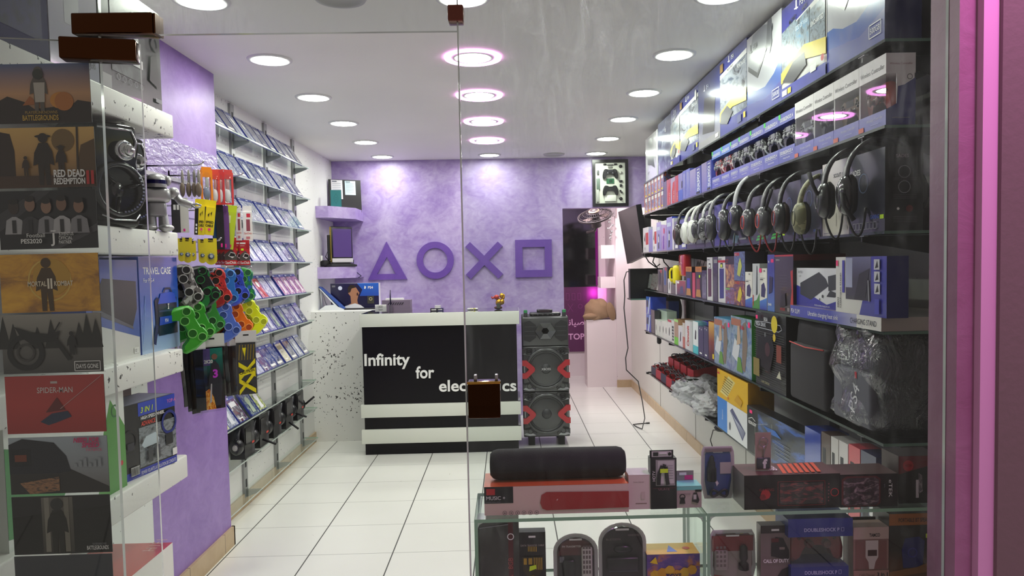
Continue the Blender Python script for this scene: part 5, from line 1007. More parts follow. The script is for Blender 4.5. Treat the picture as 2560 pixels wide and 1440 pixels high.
def swoosh(f, low='3346b4', mid='4a7cc8'):
    f.poly([(0, 0), (1, 0), (1, .5), (.8, .36), (.55, .28), (.3, .3), (.12, .36), (0, .36)], fade(low, mid, .25)); f.poly([(0, 0), (1, 0), (1, .24), (.6, .14), (0, .2)], M('2c3aa0', .3))
def slimart(f, grey=False):
    f.rect(0, 0, 1, 1, fade('c9ccd4', 'e4e5e8', .2)); swoosh(f); D = M('5b5d60' if not grey else '9a9da4', .3)
    f.poly([(.05, .66), (.34, .50), (.78, .92), (.5, 1.0), (.2, .98)], D); f.poly([(.05, .66), (.34, .50), (.34, .44), (.05, .60)], M('34363a', .3)); f.poly([(.34, .50), (.78, .92), (.78, .86), (.34, .44)], M('45474b', .3))
    f.poly([(.6, .74), (.68, .6), (.76, .72), (.74, 1.0), (.64, 1.0)], M('6a6c72', .3))
    if grey: sonylogo(f, .12, .80, .07, M('4a4b55', .4))
    f.text('500GB', .86, .10, .045, WT, 'c', maxw=.15); f.line([(.77, .07), (.95, .07), (.95, .17), (.77, .17), (.77, .07)], .003, WT)
RB('console_box', 'white and blue slim console carton, nearest on the topmost right shelf', ZA, 2068, 2213, -70, CARD('232a72'), slimart, lambda f: (f.rect(0, 0, 1, 1, M('1f2258', .35)), f.rect(.12, .30, .7, .62, M('cfc2c8', .4)), f.rect(.4, .68, .95, .96, M('b39aa6', .4)), [f.rect(.34+.05*k, .34, .36+.05*k, .58, BK) for k in range(6)]), h=.375, d=.105)
def hits(f):
    f.rect(0, 0, 1, 1, M('3a3c96', .25, 0, .6)); f.poly([(0, .12), (1, .12), (1, .84), (0, .72)], M('e6e6e2', .25, 0, .6)); sonylogo(f, .34, .88, .07, WT)
    for k, (c, u) in enumerate((('2a2422', 0), ('6a5a54', .17), ('6f9cc0', .34), ('35322f', .66))): f.poly([(u+.01, .28), (u+.32 if k != 1 else u+.18, .28), (u+.32 if k != 1 else u+.18, .78), (u+.01, .74)], photo(c, '8fa0ac', '3a4046', 4, k+4))
    f.text('HITS', .5, .795, .045, BK, 'l', rot=.1, maxw=.2, bold=.02); f.text('\u0394OXO', .2, .77, .045, BK, 'l', rot=.1, maxw=.28, bold=.02); f.poly([(0, .18), (.5, .30), (1, .2), (1, .36), (.55, .44), (0, .30)], M('e8d23c', .3)); f.poly([(.04, .2), (.3, .12), (.6, .22), (.56, .36), (.3, .34)], M('35353a', .3)); f.rect(0, 0, 1, .12, M('3a44b0', .25, 0, .6)); f.text('GOD OF WAR', .36, .64, .05, M('d8e4ee', .4), maxw=.28); f.text('UNCHARTED', .70, .56, .05, WT, maxw=.26); f.text('CALL OF DUTY', .03, .40, .045, WT, maxw=.26); f.rect(.04, .03, .16, .09, WT); f.rect(.18, .03, .26, .09, YL); f.rect(.7, .1, .82, .17, WT); f.disc(.95, .18, .012, RD)
RB('console_box', 'violet topped game bundle carton with a yellow band, second on the topmost right shelf', ZA, 1955, 2068, 0, CARD('35388c'), hits, h=.345)
RB('console_box', 'silver grey slim console carton, third on the topmost right shelf', ZA, 1868, 1955, 0, CARD('9fa4b8'), lambda f: slimart(f, True), h=.358)
def mega(f):
    f.rect(0, 0, 1, 1, M('3640a4', .2, 0, .8)); f.poly([(0, .18), (1, .18), (1, .82), (0, .76)], photo('5a6a84', 'c4ccd6', '2f3238', 3, 8, .2, 1)); f.poly([(0, .76), (1, .82), (1, .88), (0, .82)], WT); sonylogo(f, .35, .90, .06, WT); f.text('MEGA PACK', .3, .79, .035, BK, maxw=.4, rot=.06); f.text('FORTNITE', .68, .72, .05, WT, maxw=.3); f.poly([(0, .2), (.5, .30), (1, .26), (1, .42), (.5, .42), (0, .32)], M('ecd83c', .3)); f.poly([(.02, .18), (.3, .12), (.52, .24), (.3, .36), (.06, .30)], M('4a4a50', .3)); f.rect(.68, .05, .82, .14, M('22307c', .3)); f.rect(.9, .07, .97, .14, YL); f.rect(.03, .84, .15, .95, M('a8844a', .4))
RB('console_box', 'blue console bundle carton with yellow stripe, fourth on the topmost right shelf', ZA, 1801, 1868, 0, CARD('2f3894'), mega, h=.372)
def ps4dark(f): f.rect(0, 0, 1, 1, fade('c9c8cc', '2f3f94', .18, '3b4c9c', coat=1)); f.rect(0, .0, 1, .1, M('b9b9ba', .2, 0, 1)); f.poly([(.2, .2), (.75, .14), (.8, .62), (.3, .7)], M('24262c', .2, 0, 1)); sonylogo(f, .3, .80, .065, M('c8cbe0', .3)); f.rect(.8, .04, .93, .09, WT)
RB('console_box', 'dark blue carton with a black console, fifth on the topmost right shelf', ZA, 1747, 1801, 0, CARD('2b3688'), ps4dark, h=.372)
RB('console_box', 'blue bundle carton with a white oval sticker, sixth on the topmost right shelf', ZA, 1701, 1747, 0, CARD('2f3890'), lambda f: (mega(f), f.disc(.9, .86, .022, WT, 16, .03)), h=.37)
RB('console_box', 'narrow looking bundle carton tucked left of the sticker carton on the topmost right shelf', ZA, 1678, 1701, 0, CARD('2f3890'), hits, h=.362)
RB('console_box', 'slate blue carton next to the white console carton on the topmost right shelf', ZA, 1646, 1678, 0, CARD('3c4668'), lambda f: (f.rect(0, 0, 1, 1, photo('2f3a60', '5a6a90', 'aab4c8', 4, 9, .15, 1)), f.text('PS3', .55, .74, .06, WT, maxw=.3)), h=.35)
def ps3w(f): f.rect(0, 0, 1, 1, M('dfe0e0', .15, 0, 1)); f.poly([(.15, .88), (.5, .96), (.62, .72), (.3, .7)], M('3f4146', .3)); f.poly([(.12, .6), (.6, .5), (.75, .2), (.5, .3), (.2, .36)], M('4a4c52', .3)); f.text('PS3', .18, .13, .07, M('55565a', .4), maxw=.45, spacing=1.1); f.rect(.9, .0, 1, 1, M('c3c4c6', .3))
RB('console_box', 'white console carton at the far end of the topmost right shelf', ZA, 1615, 1646, 0, CARD('d4d5d6'), ps3w, h=.325)
# ---- boxed wireless controllers
def wl(name, label, pl, pr, pad, st_, side=False):
    z = ZB; y0, y1 = yat(pr, XS, z)+.001, yat(pl, XS, z)-.001; c, w, a = span((XS, y1), (XS, y0)); h, d = .202, .085
    t = thing(name, label, 'box', (c.x, c.y, z), a, 'boxed wireless controllers'); b = CARD('f0eeec'); blu = CARD('3b45b0')
    mb = MB(); mb.box((-w/2, 0, .145), (w/2, d, h), b); mb.box((-w/2, 0, 0), (w/2, d, .045), blu); mb.box((-w/2, d-.003, .045), (w/2, d, .145), b); mb.box((-w/2, .003, .045), (-w/2+.003, d, .145), b)
    mb.box((w/2-.003, .0305 if side else .003, .045), (w/2, d, .145), b)
    f = boxface(mb, w, d, h); f.text('Wireless Controller', .06, .80, .068, M('3a3a40', .5), maxw=.88); f.text('Wireless Controller', .3, .12, .042, M('d8d8ee', .4), maxw=.62); f.rect(.45, .06, .75, .07, M('a9aee0', .4)); f.rect(.0, .01, .2, .08, M('d85a3a', .4))
    if side:
        s = boxface(mb, w, d, h, 'right'); s.poly([(0, 0), (1, 0), (1, .66), (.62, .56), (.4, .54), (.36, .3), (0, .22)], M('26247c', .35)); s.text('Wireless Controller', .12, .84, .03, M('b07a88', .5), maxw=.78); s.hoop(.8, .67, .008, .0016, BK); s.rect(.2, .1, .8, .105, GY)
    mb.build('carton', t)
    mb = MB(); mb.box((-w/2+.002, .0005, .045), (w/2-.002, .0012, .145), CLEARP); mb.build('window', t)['label'] = 'clear film window'
    mb = MB(); gamepad(mb, pad, tr(0, .034, .094) @ rx(.15), sticks=st_, s=.92); mb.build('controller', t)['label'] = 'gamepad inside'
wl('controller_box', 'white and blue wireless controller carton with a red gamepad, nearest on the second right shelf', 2147, 2215, M('a8483c', .35), M('6b2a2a', .4), True)
wl('controller_box', 'white and blue wireless controller carton with a golden brown gamepad', 2084, 2147, M('8a745a', .3, .3), M('3a3430', .4))
wl('controller_box', 'white and blue wireless controller carton with a dark grey gamepad', 2034, 2084, M('6c6a70', .3), M('3a393e', .4))
wl('controller_box', 'white and blue wireless controller carton with a silver white gamepad', 1987, 2034, M('c4c4c8', .3), M('77777c', .4))
CBW = camo('black_white_camouflage', '1a1a1d', '242428', 'b9b9ba', 30, .35); CRW = camo('red_white_camouflage', '4a1418', '9c2228', 'd4c8c8', 30, .35)
def ds4(label, pl, pr, pad, c1, c2, txt, ud):
    z = ZB; y0, y1 = yat(pr, XS, z)+.001, yat(pl, XS, z)-.001; c, w, a = span((XS, y1), (XS, y0)); h, d = .192, .085
    t = thing('controller_box', label, 'box', (c.x, c.y, z), a, 'open fronted gamepad cartons'); b = CARD(c1); b2 = CARD(c2)
    mb = MB(); mb.box((-w/2, 0, h-.042), (w/2, d, h), b); mb.box((-w/2, 0, 0), (w/2, d, .058), b2); mb.box((-w/2, d-.003, .058), (w/2, d, h-.042), b); mb.box((-.03, d*.5, h), (.03, d*.5+.002, h+.022), CLEARP); f = boxface(mb, w, d, h)
    f.text(txt, .1, .835, .075, WT, maxw=.8, bold=.015); f.rect(.0, .9, .12, 1, GN); f.text(txt, .1, .17, .065, WT, maxw=.8, bold=.015); f.rect(.1, .14, .9, .145, WT); f.text('Wireless Controller', .3, .07, .032, WT, maxw=.5); mb.build('carton', t)
    mb = MB(); gamepad(mb, pad, tr(0, .026, .108) @ rx(.1), sticks=M('8a8a8e', .3), s=.84 if ud else .8); mb.build('controller', t)['label'] = 'camouflage gamepad'
for k, (a, b) in enumerate(((1947, 1987), (1910, 1947), (1875, 1910), (1847, 1875), (1826, 1847))): ds4('open blue carton with a black camouflage gamepad, %s from the camera' % ORD[k], a, b, CBW, '3348b4', '3b48b2', 'DOUBLESHOCK 4', 1)
for k, (a, b) in enumerate(((1803, 1826), (1780, 1803))): ds4('open blue carton with a red camouflage gamepad, %s from the camera' % ORD[k], a, b, CRW, '2f6fd0', '3a4cc0', 'DOUBLESHOCK', 1)
def dsh(f):
    f.rect(0, 0, .55, 1, fade('5a62c0', 'b9b0d4', .15, coat=1)); f.rect(.55, 0, 1, 1, fade('2f6ad0', '3340a0', .2, coat=1)); f.text('DUALSHOCK 3', .88, .14, .14*f.W/f.H*1.6, WT, rot=pi/2, bold=.02, maxw=.78*f.H/f.W); f.rect(.6, .03, .9, .1, BK)
RB('controller_box', 'blue gamepad carton with upright white lettering, right one of two', ZB, 1754, 1779, 398, CARD('4450b0'), dsh)
RB('controller_box', 'blue gamepad carton with upright white lettering, left one of two', ZB, 1725, 1753, 413, CARD('4450b0'), dsh)
for k, (a, b, yt, c) in enumerate(((1715, 1725, 420, '6a74c8'), (1707, 1715, 425, '5a66c0'))): RB('controller_box', 'thin pale blue wrapped carton, %s left of the upright lettered pair' % ORD[k], ZB, a, b, yt, CARD(c), lambda f: f.rect(.2, .05, .8, .9, fade('3a66c8', 'a8acd8', .15, coat=1)))
RB('controller_box', 'lilac and blue wrapped carton right of the red game packs', ZB, 1696, 1707, 431, CARD('8a86c0'), lambda f: (f.rect(0, 0, 1, .4, M('3f62c8', .2)), f.rect(.7, .45, 1, .7, M('3a3a50', .3))))
for k, (a, b, yt) in enumerate(((1688, 1696, 437), (1677, 1688, 441), (1667, 1677, 446))):
    RB('game_pack', 'clear red card pack on the second right shelf, %s from the right' % ORD[k], ZB, a, b, yt, CARD(('c43a36', 'b9a8c0', 'c0453c')[k]), lambda f: (f.poly([(.3, .0), (.95, .0), (.95, .85), (.5, .8), (.3, .5)], M('d0342c', .3)), f.text('FOR P3', .8, .1, .10, WT, rot=pi/2, maxw=.5)))
RB('game_pack', 'dark violet narrow pack beside the small orange packs', ZB, 1659, 1667, 452, CARD('4a3a5c'), None)
for r in (0, 1):
    for k in range(6):
        a = 1612+8*k; c = (('d8d4d0', '6a78a8', 'e0762c'), ('c8ccd8', '4a5a98', 'e8a030'), ('8a90b0', '3f4a80', 'e07a30'))[k % 3]
        yy0, yy1 = yat(a+7.6, XS, ZB), yat(a, XS, ZB)
        pbox('small_pack', 'tiny orange and blue pack in the %s layer, %s from the left' % (('lower', 'upper')[r], ORD[k]), 'pack', (XS, yy1), (XS, yy0), ZB+.118*r, .115, .05, photo(*c, 4, k+r), lambda f: (f.rect(.2, .75, .8, .98, M('e6e4e0', .3)), f.rect(.3, .08, .7, .18, YL), f.rect(.0, .0, .15, 1, M('e07a2c', .4))), group='small packs in two layers')
# ---- headsets and their cartons
def sades(f): f.rect(0, 0, 1, 1, fade('2b2c3a', '3b3c4a', .3)); f.text('SADES', .04, .74, .07, WT, maxw=.3, bold=.02); f.hoop(.42, .62, .03, .003, M('7a8ab0', .3)); f.text('GAMING', .62, .16, .05, M('4a6ac8', .4), maxw=.24, bold=.03); f.rect(.88, .15, .98, .2, LG); [f.line([(.13+.1*k, .04), (.21+.1*k, .04), (.21+.1*k, .12), (.13+.1*k, .12), (.13+.1*k, .04)], .002, GY) for k in range(7)]
def sadside(f): f.rect(0, 0, 1, 1, M('141215', .4)); f.text('SADES', .28, .87, .04, M('9a8a92', .5), maxw=.58, bold=.02); f.hoop(.5, .70, .018, .002, GY); f.hoop(.5, .52, .018, .002, GY); [f.rect(.2, v, .82, v+.008, M('4a4448', .5)) for v in (.62, .60, .42, .40, .38, .16, .14, .12, .10)]; f.disc(.62, .26, .010, M('6a2424', .5)); f.disc(.32, .26, .004, WT)
RB('headset_box', 'large black headset carton at the near end of the third right shelf', ZC, 2123, 2213, 366, CARD('1d1c24'), sades, sadside, d=.11)
def scout(f): f.text('SCOUT', .44, .78, .05, BK, maxw=.3, bold=.03); f.text('MH8.1', .75, .79, .04, GY, maxw=.22); f.rect(.06, .03, .3, .04, GY); f.rect(.7, .06, .95, .12, M('c8c4bc', .4)); f.line([(.55, .12), (.55, .3)], .002, BK)
RB('headset_box', 'white headset carton on the third right shelf', ZC, 2056, 2123, 392, CARD('d9d3c6'), scout, d=.11)
def darkhs(f, acc='4a6ac8', st_=LG): f.rect(0, 0, 1, 1, fade('2a2b38', '38394a', .3)); f.text('G9000', .6, .08, .04, M(acc, .4), maxw=.3); f.rect(.04, .08, .16, .14, st_) if st_ else None; f.hoop(.4, .6, .03, .003, M('5a6a9a', .3))
RB('headset_box', 'dark carton with a yellow sticker behind the olive camouflage headset', ZC, 2003, 2056, 422, CARD('22222c'), darkhs, d=.11)
RB('headset_box', 'dark carton with a yellow sticker behind the headset with red lining', ZC, 1955, 2003, 448, CARD('20202a'), darkhs, d=.11)
def greenhs(f): f.rect(0, 0, 1, 1, fade('24242e', '33333f', .3)); f.poly([(.35, .03), (.92, .06), (.98, .10), (.42, .08)], M('4ad04a', .3)); f.poly([(.42, .10), (.98, .12), (1, .16), (.5, .14)], M('4ad04a', .3)); f.text('H1', .08, .06, .05, GN)
RB('headset_box', 'dark carton with green bars behind the nearer red-corded headset', ZC, 1914, 1954, 470, CARD('1e1e28'), greenhs, d=.11)
RB('headset_box', 'dark carton with green bars behind the farther red-corded headset', ZC, 1878, 1914, 485, CARD('1e1e28'), greenhs, d=.11)
RB('headset_box', 'slate carton with a small headset picture on the third right shelf', ZC, 1821, 1878, 500, CARD('252836'), lambda f: (f.poly([(.2, .04), (.4, .02), (.5, .2), (.25, .24)], M('7aa0b4', .3)), f.rect(.5, .1, .8, .14, GY)), d=.11)
RB('headset_box', 'violet blue carton under the black bulky headset', ZC, 1786, 1820, 505, CARD('4a48a0'), None, d=.11)
for k, (a, b, yt) in enumerate(((1763, 1785, 522), (1740, 1762, 530), (1717, 1740, 538))): RB('headset_box', 'dark violet carton with pale figures behind the %s headset' % ('grey camouflage', 'nearer white', 'farther white')[k], ZC, a, b, yt, CARD('34324c'), lambda f: [f.rect(.1+.18*q, .12, .2+.18*q, .32, M('a8a6b8', .4)) for q in range(5)], d=.11)
RB('headset_box', 'blue carton behind the farthest black headset', ZC, 1698, 1716, 546, CARD('3848a4'), lambda f: f.rect(.4, .06, .9, .16, WT), d=.11)
RB('headset_box', 'dark blue carton with white label right of the tall blue cartons', ZC, 1686, 1697, 552, CARD('2a3878'), lambda f: f.rect(.2, .05, .8, .16, WT), d=.11)
RB('cable_box', 'narrow white carton edge right of the tall blue cartons', ZC, 1681, 1685, 545, CARD('d9dae0'), None, d=.11)
def bx(w='red'): return lambda f: (f.rect(.5, .3, .95, .78, RD), f.poly([(.2, .5), (.45, .8), (.4, .4)], BK), f.disc(.35, .15, .012, GY))
RB('cable_box', 'white carton with red label at the far left end of the third right shelf', ZC, 1608, 1622, 567, CARD('e8e8ea'), bx(), d=.11)
RB('cable_box', 'short blue carton between two white and red ones', ZC, 1622, 1632, 573, CARD('3f52c4'), None, d=.11)
RB('cable_box', 'white carton with red label left of the tall blue carton', ZC, 1632, 1642, 564, CARD('e8e8ea'), bx(), d=.11)
def bl2(f): f.rect(.1, .72, .8, .84, M('c8d4f0', .3)); f.poly([(.3, .08), (.55, .1), (.6, .55), (.4, .62)], M('1d1f3c', .3)); f.rect(.4, .3, .55, .5, WT)
RB('cable_box', 'tall blue carton with a pale label, left of the purple one', ZC, 1642, 1653, 554, CARD('3a50c0'), bl2, d=.11)
RB('cable_box', 'tall purple and pink carton with white top', ZC, 1653, 1667, 550, CARD('6a48b4'), lambda f: (f.poly([(0, .9), (1, .84), (1, 1), (0, 1)], WT), f.disc(.55, .66, .02, M('e0406a', .4)), f.poly([(.3, .05), (.5, .05), (.5, .5), (.35, .5)], M('8a4ac0', .3))), d=.11)
RB('cable_box', 'tallest blue carton with a pale label, right of the purple one', ZC, 1667, 1681, 541, CARD('3a50c0'), bl2, d=.11)
def HS(label, px, py, X=1.02, tilt=0, **kw):
    p = onx(px, py, X); half = kw.get('half', .085); kw['half'] = half
    headset('gaming_headset', label, tr(p.x+half, p.y, p.z+.02) @ rz(kw.pop('turn', 0.0)) @ ry(tilt), group='headsets hung over cartons on the third right shelf', **kw)
OLV = camo('olive_camouflage', '6a6a4c', '8f8d68', 'b3ae8c', 14, .5); UGR = camo('urban_camouflage', '26262a', '8a8a8c', 'd0d0d0', 18, .4)
HS('large glossy black headset over the large black carton', 2122, 486, r=.052, half=.098, rise=.145, boom=[(-.12, -.05, -.02), (-.115, -.07, -.06), (-.09, -.075, -.1)], rough=.12, cord='17161a', turn=-.25, bandw=.026)
HS('black headset with slotted cups over the white carton', 2066, 500, r=.05, half=.09, rise=.14, boom=[(-.13, -.02, .03), (-.14, -.01, .07)], cord='1b1a1e', turn=-.2, bandw=.024)
HS('olive camouflage headset hung over a dark carton', 2003, 545, r=.048, half=.088, rise=.13, camo=OLV, accent='4a4a36', cord='1b1a1e', turn=-.1)
HS('black headset with dark red lining right of the olive camouflage one', 1952, 545, r=.05, half=.092, rise=.15, accent='8a2020', pad='2a1212', cord='1b1a1e', turn=-.1)
HS('grey cupped headset with red cord, nearer one of two', 1908, 552, r=.05, half=.095, rise=.15, accent='c43a34', cord='9c1f2a', body='3a393e', boom=[(-.09, -.05, .06), (-.08, -.055, .1)])
HS('grey cupped headset with red cord, farther one of two', 1870, 556, r=.05, half=.095, rise=.145, accent='c43a34', cord='9c1f2a', body='34333a')
HS('black headset with silver wire band', 1838, 545, r=.048, half=.095, rise=.17, band='b9b9bc', accent='5a4aa0', body='222128')
HS('bulky black headset with lilac cup', 1808, 562, r=.062, half=.095, rise=.14, accent='6a68a8', body='26252c', cord='17161a')
HS('dark grey headset with urban camouflage band', 1775, 568, r=.055, half=.09, rise=.145, band='77777a', body='38373c', cord='1b1a1e', camo=None)
HS('black and white camouflage headset', 1757, 572, r=.05, half=.09, rise=.13, camo=UGR)
HS('black headset arched just right of the white ones', 1742, 574, r=.045, half=.09, rise=.135, body='2a292e')
HS('white headset, nearer one of two', 1730, 578, r=.054, half=.085, rise=.13, body='e6e7e0', band='dfe0da', pad='c8c9c2', accent='cfd0c8')
HS('white headset, farther one of two', 1714, 582, r=.054, half=.09, rise=.13, body='e8e9e2', band='e2e3dd', pad='c8c9c2', accent='cfd0c8')
HS('farthest black headset with brown ear cup', 1695, 586, r=.054, half=.09, rise=.14, body='2c2426', accent='6a3a30')
# ---- fourth shelf
mb = MB(); y0, y1 = yat(2214, XS, ZD), yat(1984, XS, ZD); c, w_, a = span((XS, y1), (XS, y0)); hD = zat(803, XS, y0)-ZD; hD = .04
def flat(f):
    f.rect(0, 0, 1, 1, fade('3a3fae', 'e2dfda', .3, '3c44b4', True)); f.rect(.78, 0, 1, 1, M('e2dfda', .3)); f.text('PS4 SLIM', .01, .3, .42, WT, maxw=.2); f.text('Ultrathin charging heat sink', .24, .3, .4, WT, maxw=.36); f.text('CHARGING STAND', .72, .28, .42, M('3a3a48', .4), maxw=.24)
pbox('stand_box', 'long flat white and blue carton lying at the near end of the fourth right shelf', 'box', (XS-.012, y1), (XS-.012, y0), ZD, hD, .325, CARD('b3a59f'), flat, None, lambda f: None)
def heat(f):
    f.rect(0, 0, 1, 1, M('e6e7ea', .3)); f.poly([(0, 0), (1, 0), (1, .25), (.72, .1), (.45, .25), (.2, .46), (0, .54)], M('3538a8', .3)); k = M('33373a', .4); f.poly([(.1, .3), (.36, .18), (.76, .56), (.7, .74), (.55, .9), (.1, .6)], k); f.poly([(.76, .44), (.96, .5), (.94, .86), (.75, .8)], k); f.poly([(.72, .3), (.9, .3), (1, .38), (.8, .46)], k); f.text('for PS4', .05, .86, .07, GY, maxw=.2); f.text('SLIM', .08, .76, .05, GY, maxw=.14); f.text('Ps4 Slim ultrathin charging heat sink', .46, .04, .045, WT, maxw=.52); f.disc(.64, .3, .006, k); f.disc(.58, .22, .004, k)
y0h, y1h = yat(2092, XS, ZD+hD), yat(1984, XS, ZD+hD); pbox('stand_box', 'white and dark blue charging stand carton standing on the long flat carton', 'box', (XS+.012, y1h), (XS+.012, y0h), ZD+hD, zat(671, XS, y0h)-ZD-hD, .07, CARD('dfe0e4'), heat)
def chg(f):
    f.rect(0, 0, 1, 1, M('dcdad4', .3)); f.poly([(.5, 0), (1, 0), (1, 1), (.62, 1), (.62, .5)], fade('3a3aa0', '3538a8', .3)); f.rect(.22, .25, .72, 1, fade('26242c', '6a6c8c', .3, '2c2c36')); f.rect(.22, .46, .36, .98, M('a8acc8', .3)); f.poly([(.4, .26), (.62, .3), (.7, .8), (.5, .7)], M('222027', .3)); f.rect(.15, .36, .2, .94, M('3c3aa4', .3)); f.text('CHARGING STAND', .125, .08, .042, BK, rot=pi/2, bold=.02, sx=1.25); f.text('OIVO', .075, .08, .05, BK, rot=pi/2, bold=.03, sx=1.1); f.rect(.02, .84, .06, .94, PK); f.line([(.7, .24), (.68, .6)], .006, GY)
    for k in range(3): f.rect(.8, .38+.2*k, .9, .55+.2*k, M('d0d0d6', .3)); f.poly([(.82, .4+.2*k), (.88, .42+.2*k), (.86, .53+.2*k)], BK)
    f.rect(.82, .05, .9, .3, M('4a4cb8', .3))
y0c, y1c = yat(2217, XS-.01, ZD+hD), yat(2090, XS-.01, ZD+hD); pbox('stand_box', 'blue and white charging stand carton at the near end of the fourth right shelf', 'box', (XS-.01, y1c), (XS-.01, y0c), ZD+hD, zat(640, XS-.01, y0c)-ZD-hD, .062, CARD('2a2870'), chg, lambda f: f.rect(0, 0, 1, 1, M('221f66', .35)))
def fant(f): f.rect(0, 0, 1, 1, fade('2b2224', '332d31', .3)); f.poly([(.84, .12), (1, 0), (1, .2), (.98, .75), (.86, .72), (.92, .4)], M('c03428', .3)); f.rect(0, .97, 1, 1, M('c02a26', .3)); f.text('FANTECH', .08, .9, .028, WT, maxw=.26); [f.rect(.3, .4+.05*k, .7, .404+.05*k, M('6a6468', .4)) for k in range(6)]; f.poly([(.3, .1), (.65, .14), (.6, .36), (.4, .3)], M('201b1d', .3)); f.text('MOUSE', .35, .05, .05, M('a82a24', .4), maxw=.3, bold=.03); f.rect(.74, .05, .86, .11, M('8a8280', .4))
RB('mouse_box', 'black and red carton on the fourth right shelf', ZD, 1937, 1984, 636, CARD('2a2022'), fant, lambda f: (f.rect(0, 0, 1, 1, M('211a1d', .35)), f.rect(0, .9, .0+1, 1, M('6a1a1c', .35))), d=.2, top=lambda f: f.rect(0, 0, 1, 1, M('b8282a', .35)))
RB('stand_box', 'tall blue console stand carton left of the black and red one', ZD, 1919, 1937, 636, CARD('3556b4'), lambda f: (f.rect(0, 0, 1, 1, fade('4a7ac8', '3a3f9c', .25, '2f4aa4')), f.text('P4', .1, .85, .045, WT, maxw=.5), f.rect(.5, .86, .9, .92, PK), f.poly([(.2, .3), (.7, .34), (.8, .6), (.3, .62)], M('1f2448', .3)), f.text('STAND', .1, .1, .04, WT, maxw=.75, bold=.03)), d=.12)
def dck(st_): return lambda f: (f.rect(0, 0, 1, 1, M('e6e3d6', .3)), f.poly([(0, 0), (1, 0), (1, .3), (.6, .26), (0, .2)], fade('2a3aa8', '3a86d0', .3)), f.poly([(.2, .32), (.7, .3), (.85, .5), (.6, .66), (.25, .6)], M('2b2c58', .3)), f.text('DOBE', .5, .92, .04, BK, maxw=.4, bold=.02), f.rect(.1, .76, .8, .77, GY), f.rect(.1, .72, .5, .74, BK), f.rect(0, .9, .3, 1, PK) if st_ else None)
RB('stand_box', 'white and blue dual charger carton with a pink sticker', ZD, 1899.5, 1918, 671, CARD('dcd8cc'), dck(1), d=.12)
RB('stand_box', 'white and green console stand carton, taller than its neighbours', ZD, 1881.5, 1899.5, 659, CARD('d8ded6'), lambda f: (f.poly([(0, 0), (1, 0), (1, .36), (.6, .2), (0, .14)], M('4a9440', .3)), f.poly([(.5, .3), (.72, .32), (.7, .94), (.6, .96)], M('3a4a44', .3)), f.rect(.06, .06, .16, .3, RD)), d=.16, top=lambda f: f.rect(0, 0, 1, 1, M('2a5a2a', .4)))
RB('stand_box', 'white and blue charger carton with a barcode beside the colourful action boxes', ZD, 1863.5, 1881.5, 680, CARD('dcd8cc'), dck(0), d=.12)
def stack2(name, pl, pr, yb, yt, label, art, X=XS): 
    y0, y1 = yat(pr, X, ZD), yat(pl, X, ZD); zb = zat(yb, X, y0) if yb else ZD; zt_ = zat(yt, X, y0); pbox(name, label, 'box', (X, y1), (X, y0+.001), zb+.0005, zt_-zb-.001, .09, CARD('2d2a38'), art)
def ac(c1, c2, c3, lab, lc, seed, blob=None): return lambda f: (f.rect(0, 0, 1, 1, photo(c1, c2, c3, 4, seed)), f.rect(.04, .86, .5, .97, M(lab, .3)), f.text('ROBOT', .07, .88, .05, M(lc, .3), maxw=.4), f.poly([(.3, .2), (.55, .14), (.75, .5), (.6, .8), (.42, .6)], M(blob, .35)) if blob else None)
stack2('toy_box', 1836, 1863, 0, 703, 'lower colourful toy carton with a yellow shape on the fourth right shelf', ac('2a2440', '7a2a28', 'd8a030', 'b03a20', 'f0d040', 5, 'e0c82a'))
stack2('toy_box', 1836, 1863, 703, 628, 'upper blue toy carton with a pale yellow shape', ac('2c3a6a', '5a7aa8', '3a4058', 'c03a44', 'f0e0d0', 6, 'c8cf5a'))
stack2('toy_box', 1814, 1836, 0, 720, 'lower toy carton with a green label beside the yellow shape', ac('3a3048', '8a4a5a', '5a7ac0', '5aa83a', 'f0f0a0', 7))
stack2('toy_box', 1814, 1836, 720, 640, 'upper dark toy carton with wireless speaker lettering', lambda f: (f.rect(0, 0, 1, 1, photo('2a2024', 'a05a3a', 'e0b04a', 4, 8)), f.rect(0, .74, 1, 1, M('1c1a1e', .3)), f.text('WIRELESS', .08, .86, .045, M('d8482c', .4), maxw=.8), f.text('SPEAKER', .08, .79, .04, M('d8482c', .4), maxw=.8)))
y0b = yat(1890, 1.2, ZD); pbox('toy_box', 'black carton with a bat-like grey emblem set back behind the toy cartons', 'box', (1.2, y0b+.2), (1.2, y0b), ZD, zat(630, 1.2, y0b)-ZD, .06, CARD('17161c'), lambda f: (f.rect(.25, .8, .75, .9, GY), f.hoop(.5, .66, .02, .002, GY)))
def spk(c, c2, red=0): return lambda f: (f.rect(0, 0, 1, 1, M('e0dedd', .3)), f.poly([(.2, .08), (.8, .1), (.82, .74), (.18, .74)], M(c, .3)), f.poly([(.3, .76), (.7, .76), (.66, .86), (.34, .86)], BK), f.rect(.36, .77, .62, .83, M(c2, .4)), f.rect(0, .87, 1, .92, RD) if red else None, f.rect(.1, .93, .5, .96, GY))
RB('speaker_box', 'tall white carton with a blue speaker and a red stripe', ZD, 1796, 1814, 641, CARD('dedcdc'), spk('2a3480', 'd8e84a', 1), d=.1)
RB('speaker_box', 'tall black carton between two white speaker cartons', ZD, 1783, 1795, 642, CARD('1b1a20'), lambda f: (f.rect(.1, .1, .9, .8, photo('141318', '2a292e', '4a4850', 5, 2)), f.rect(.2, .86, .9, .94, GY)), d=.1)
RB('speaker_box', 'tall white carton with a dark red speaker', ZD, 1768, 1782, 643, CARD('dedcdc'), spk('5a2a44', 'f0f0f0'), d=.1)
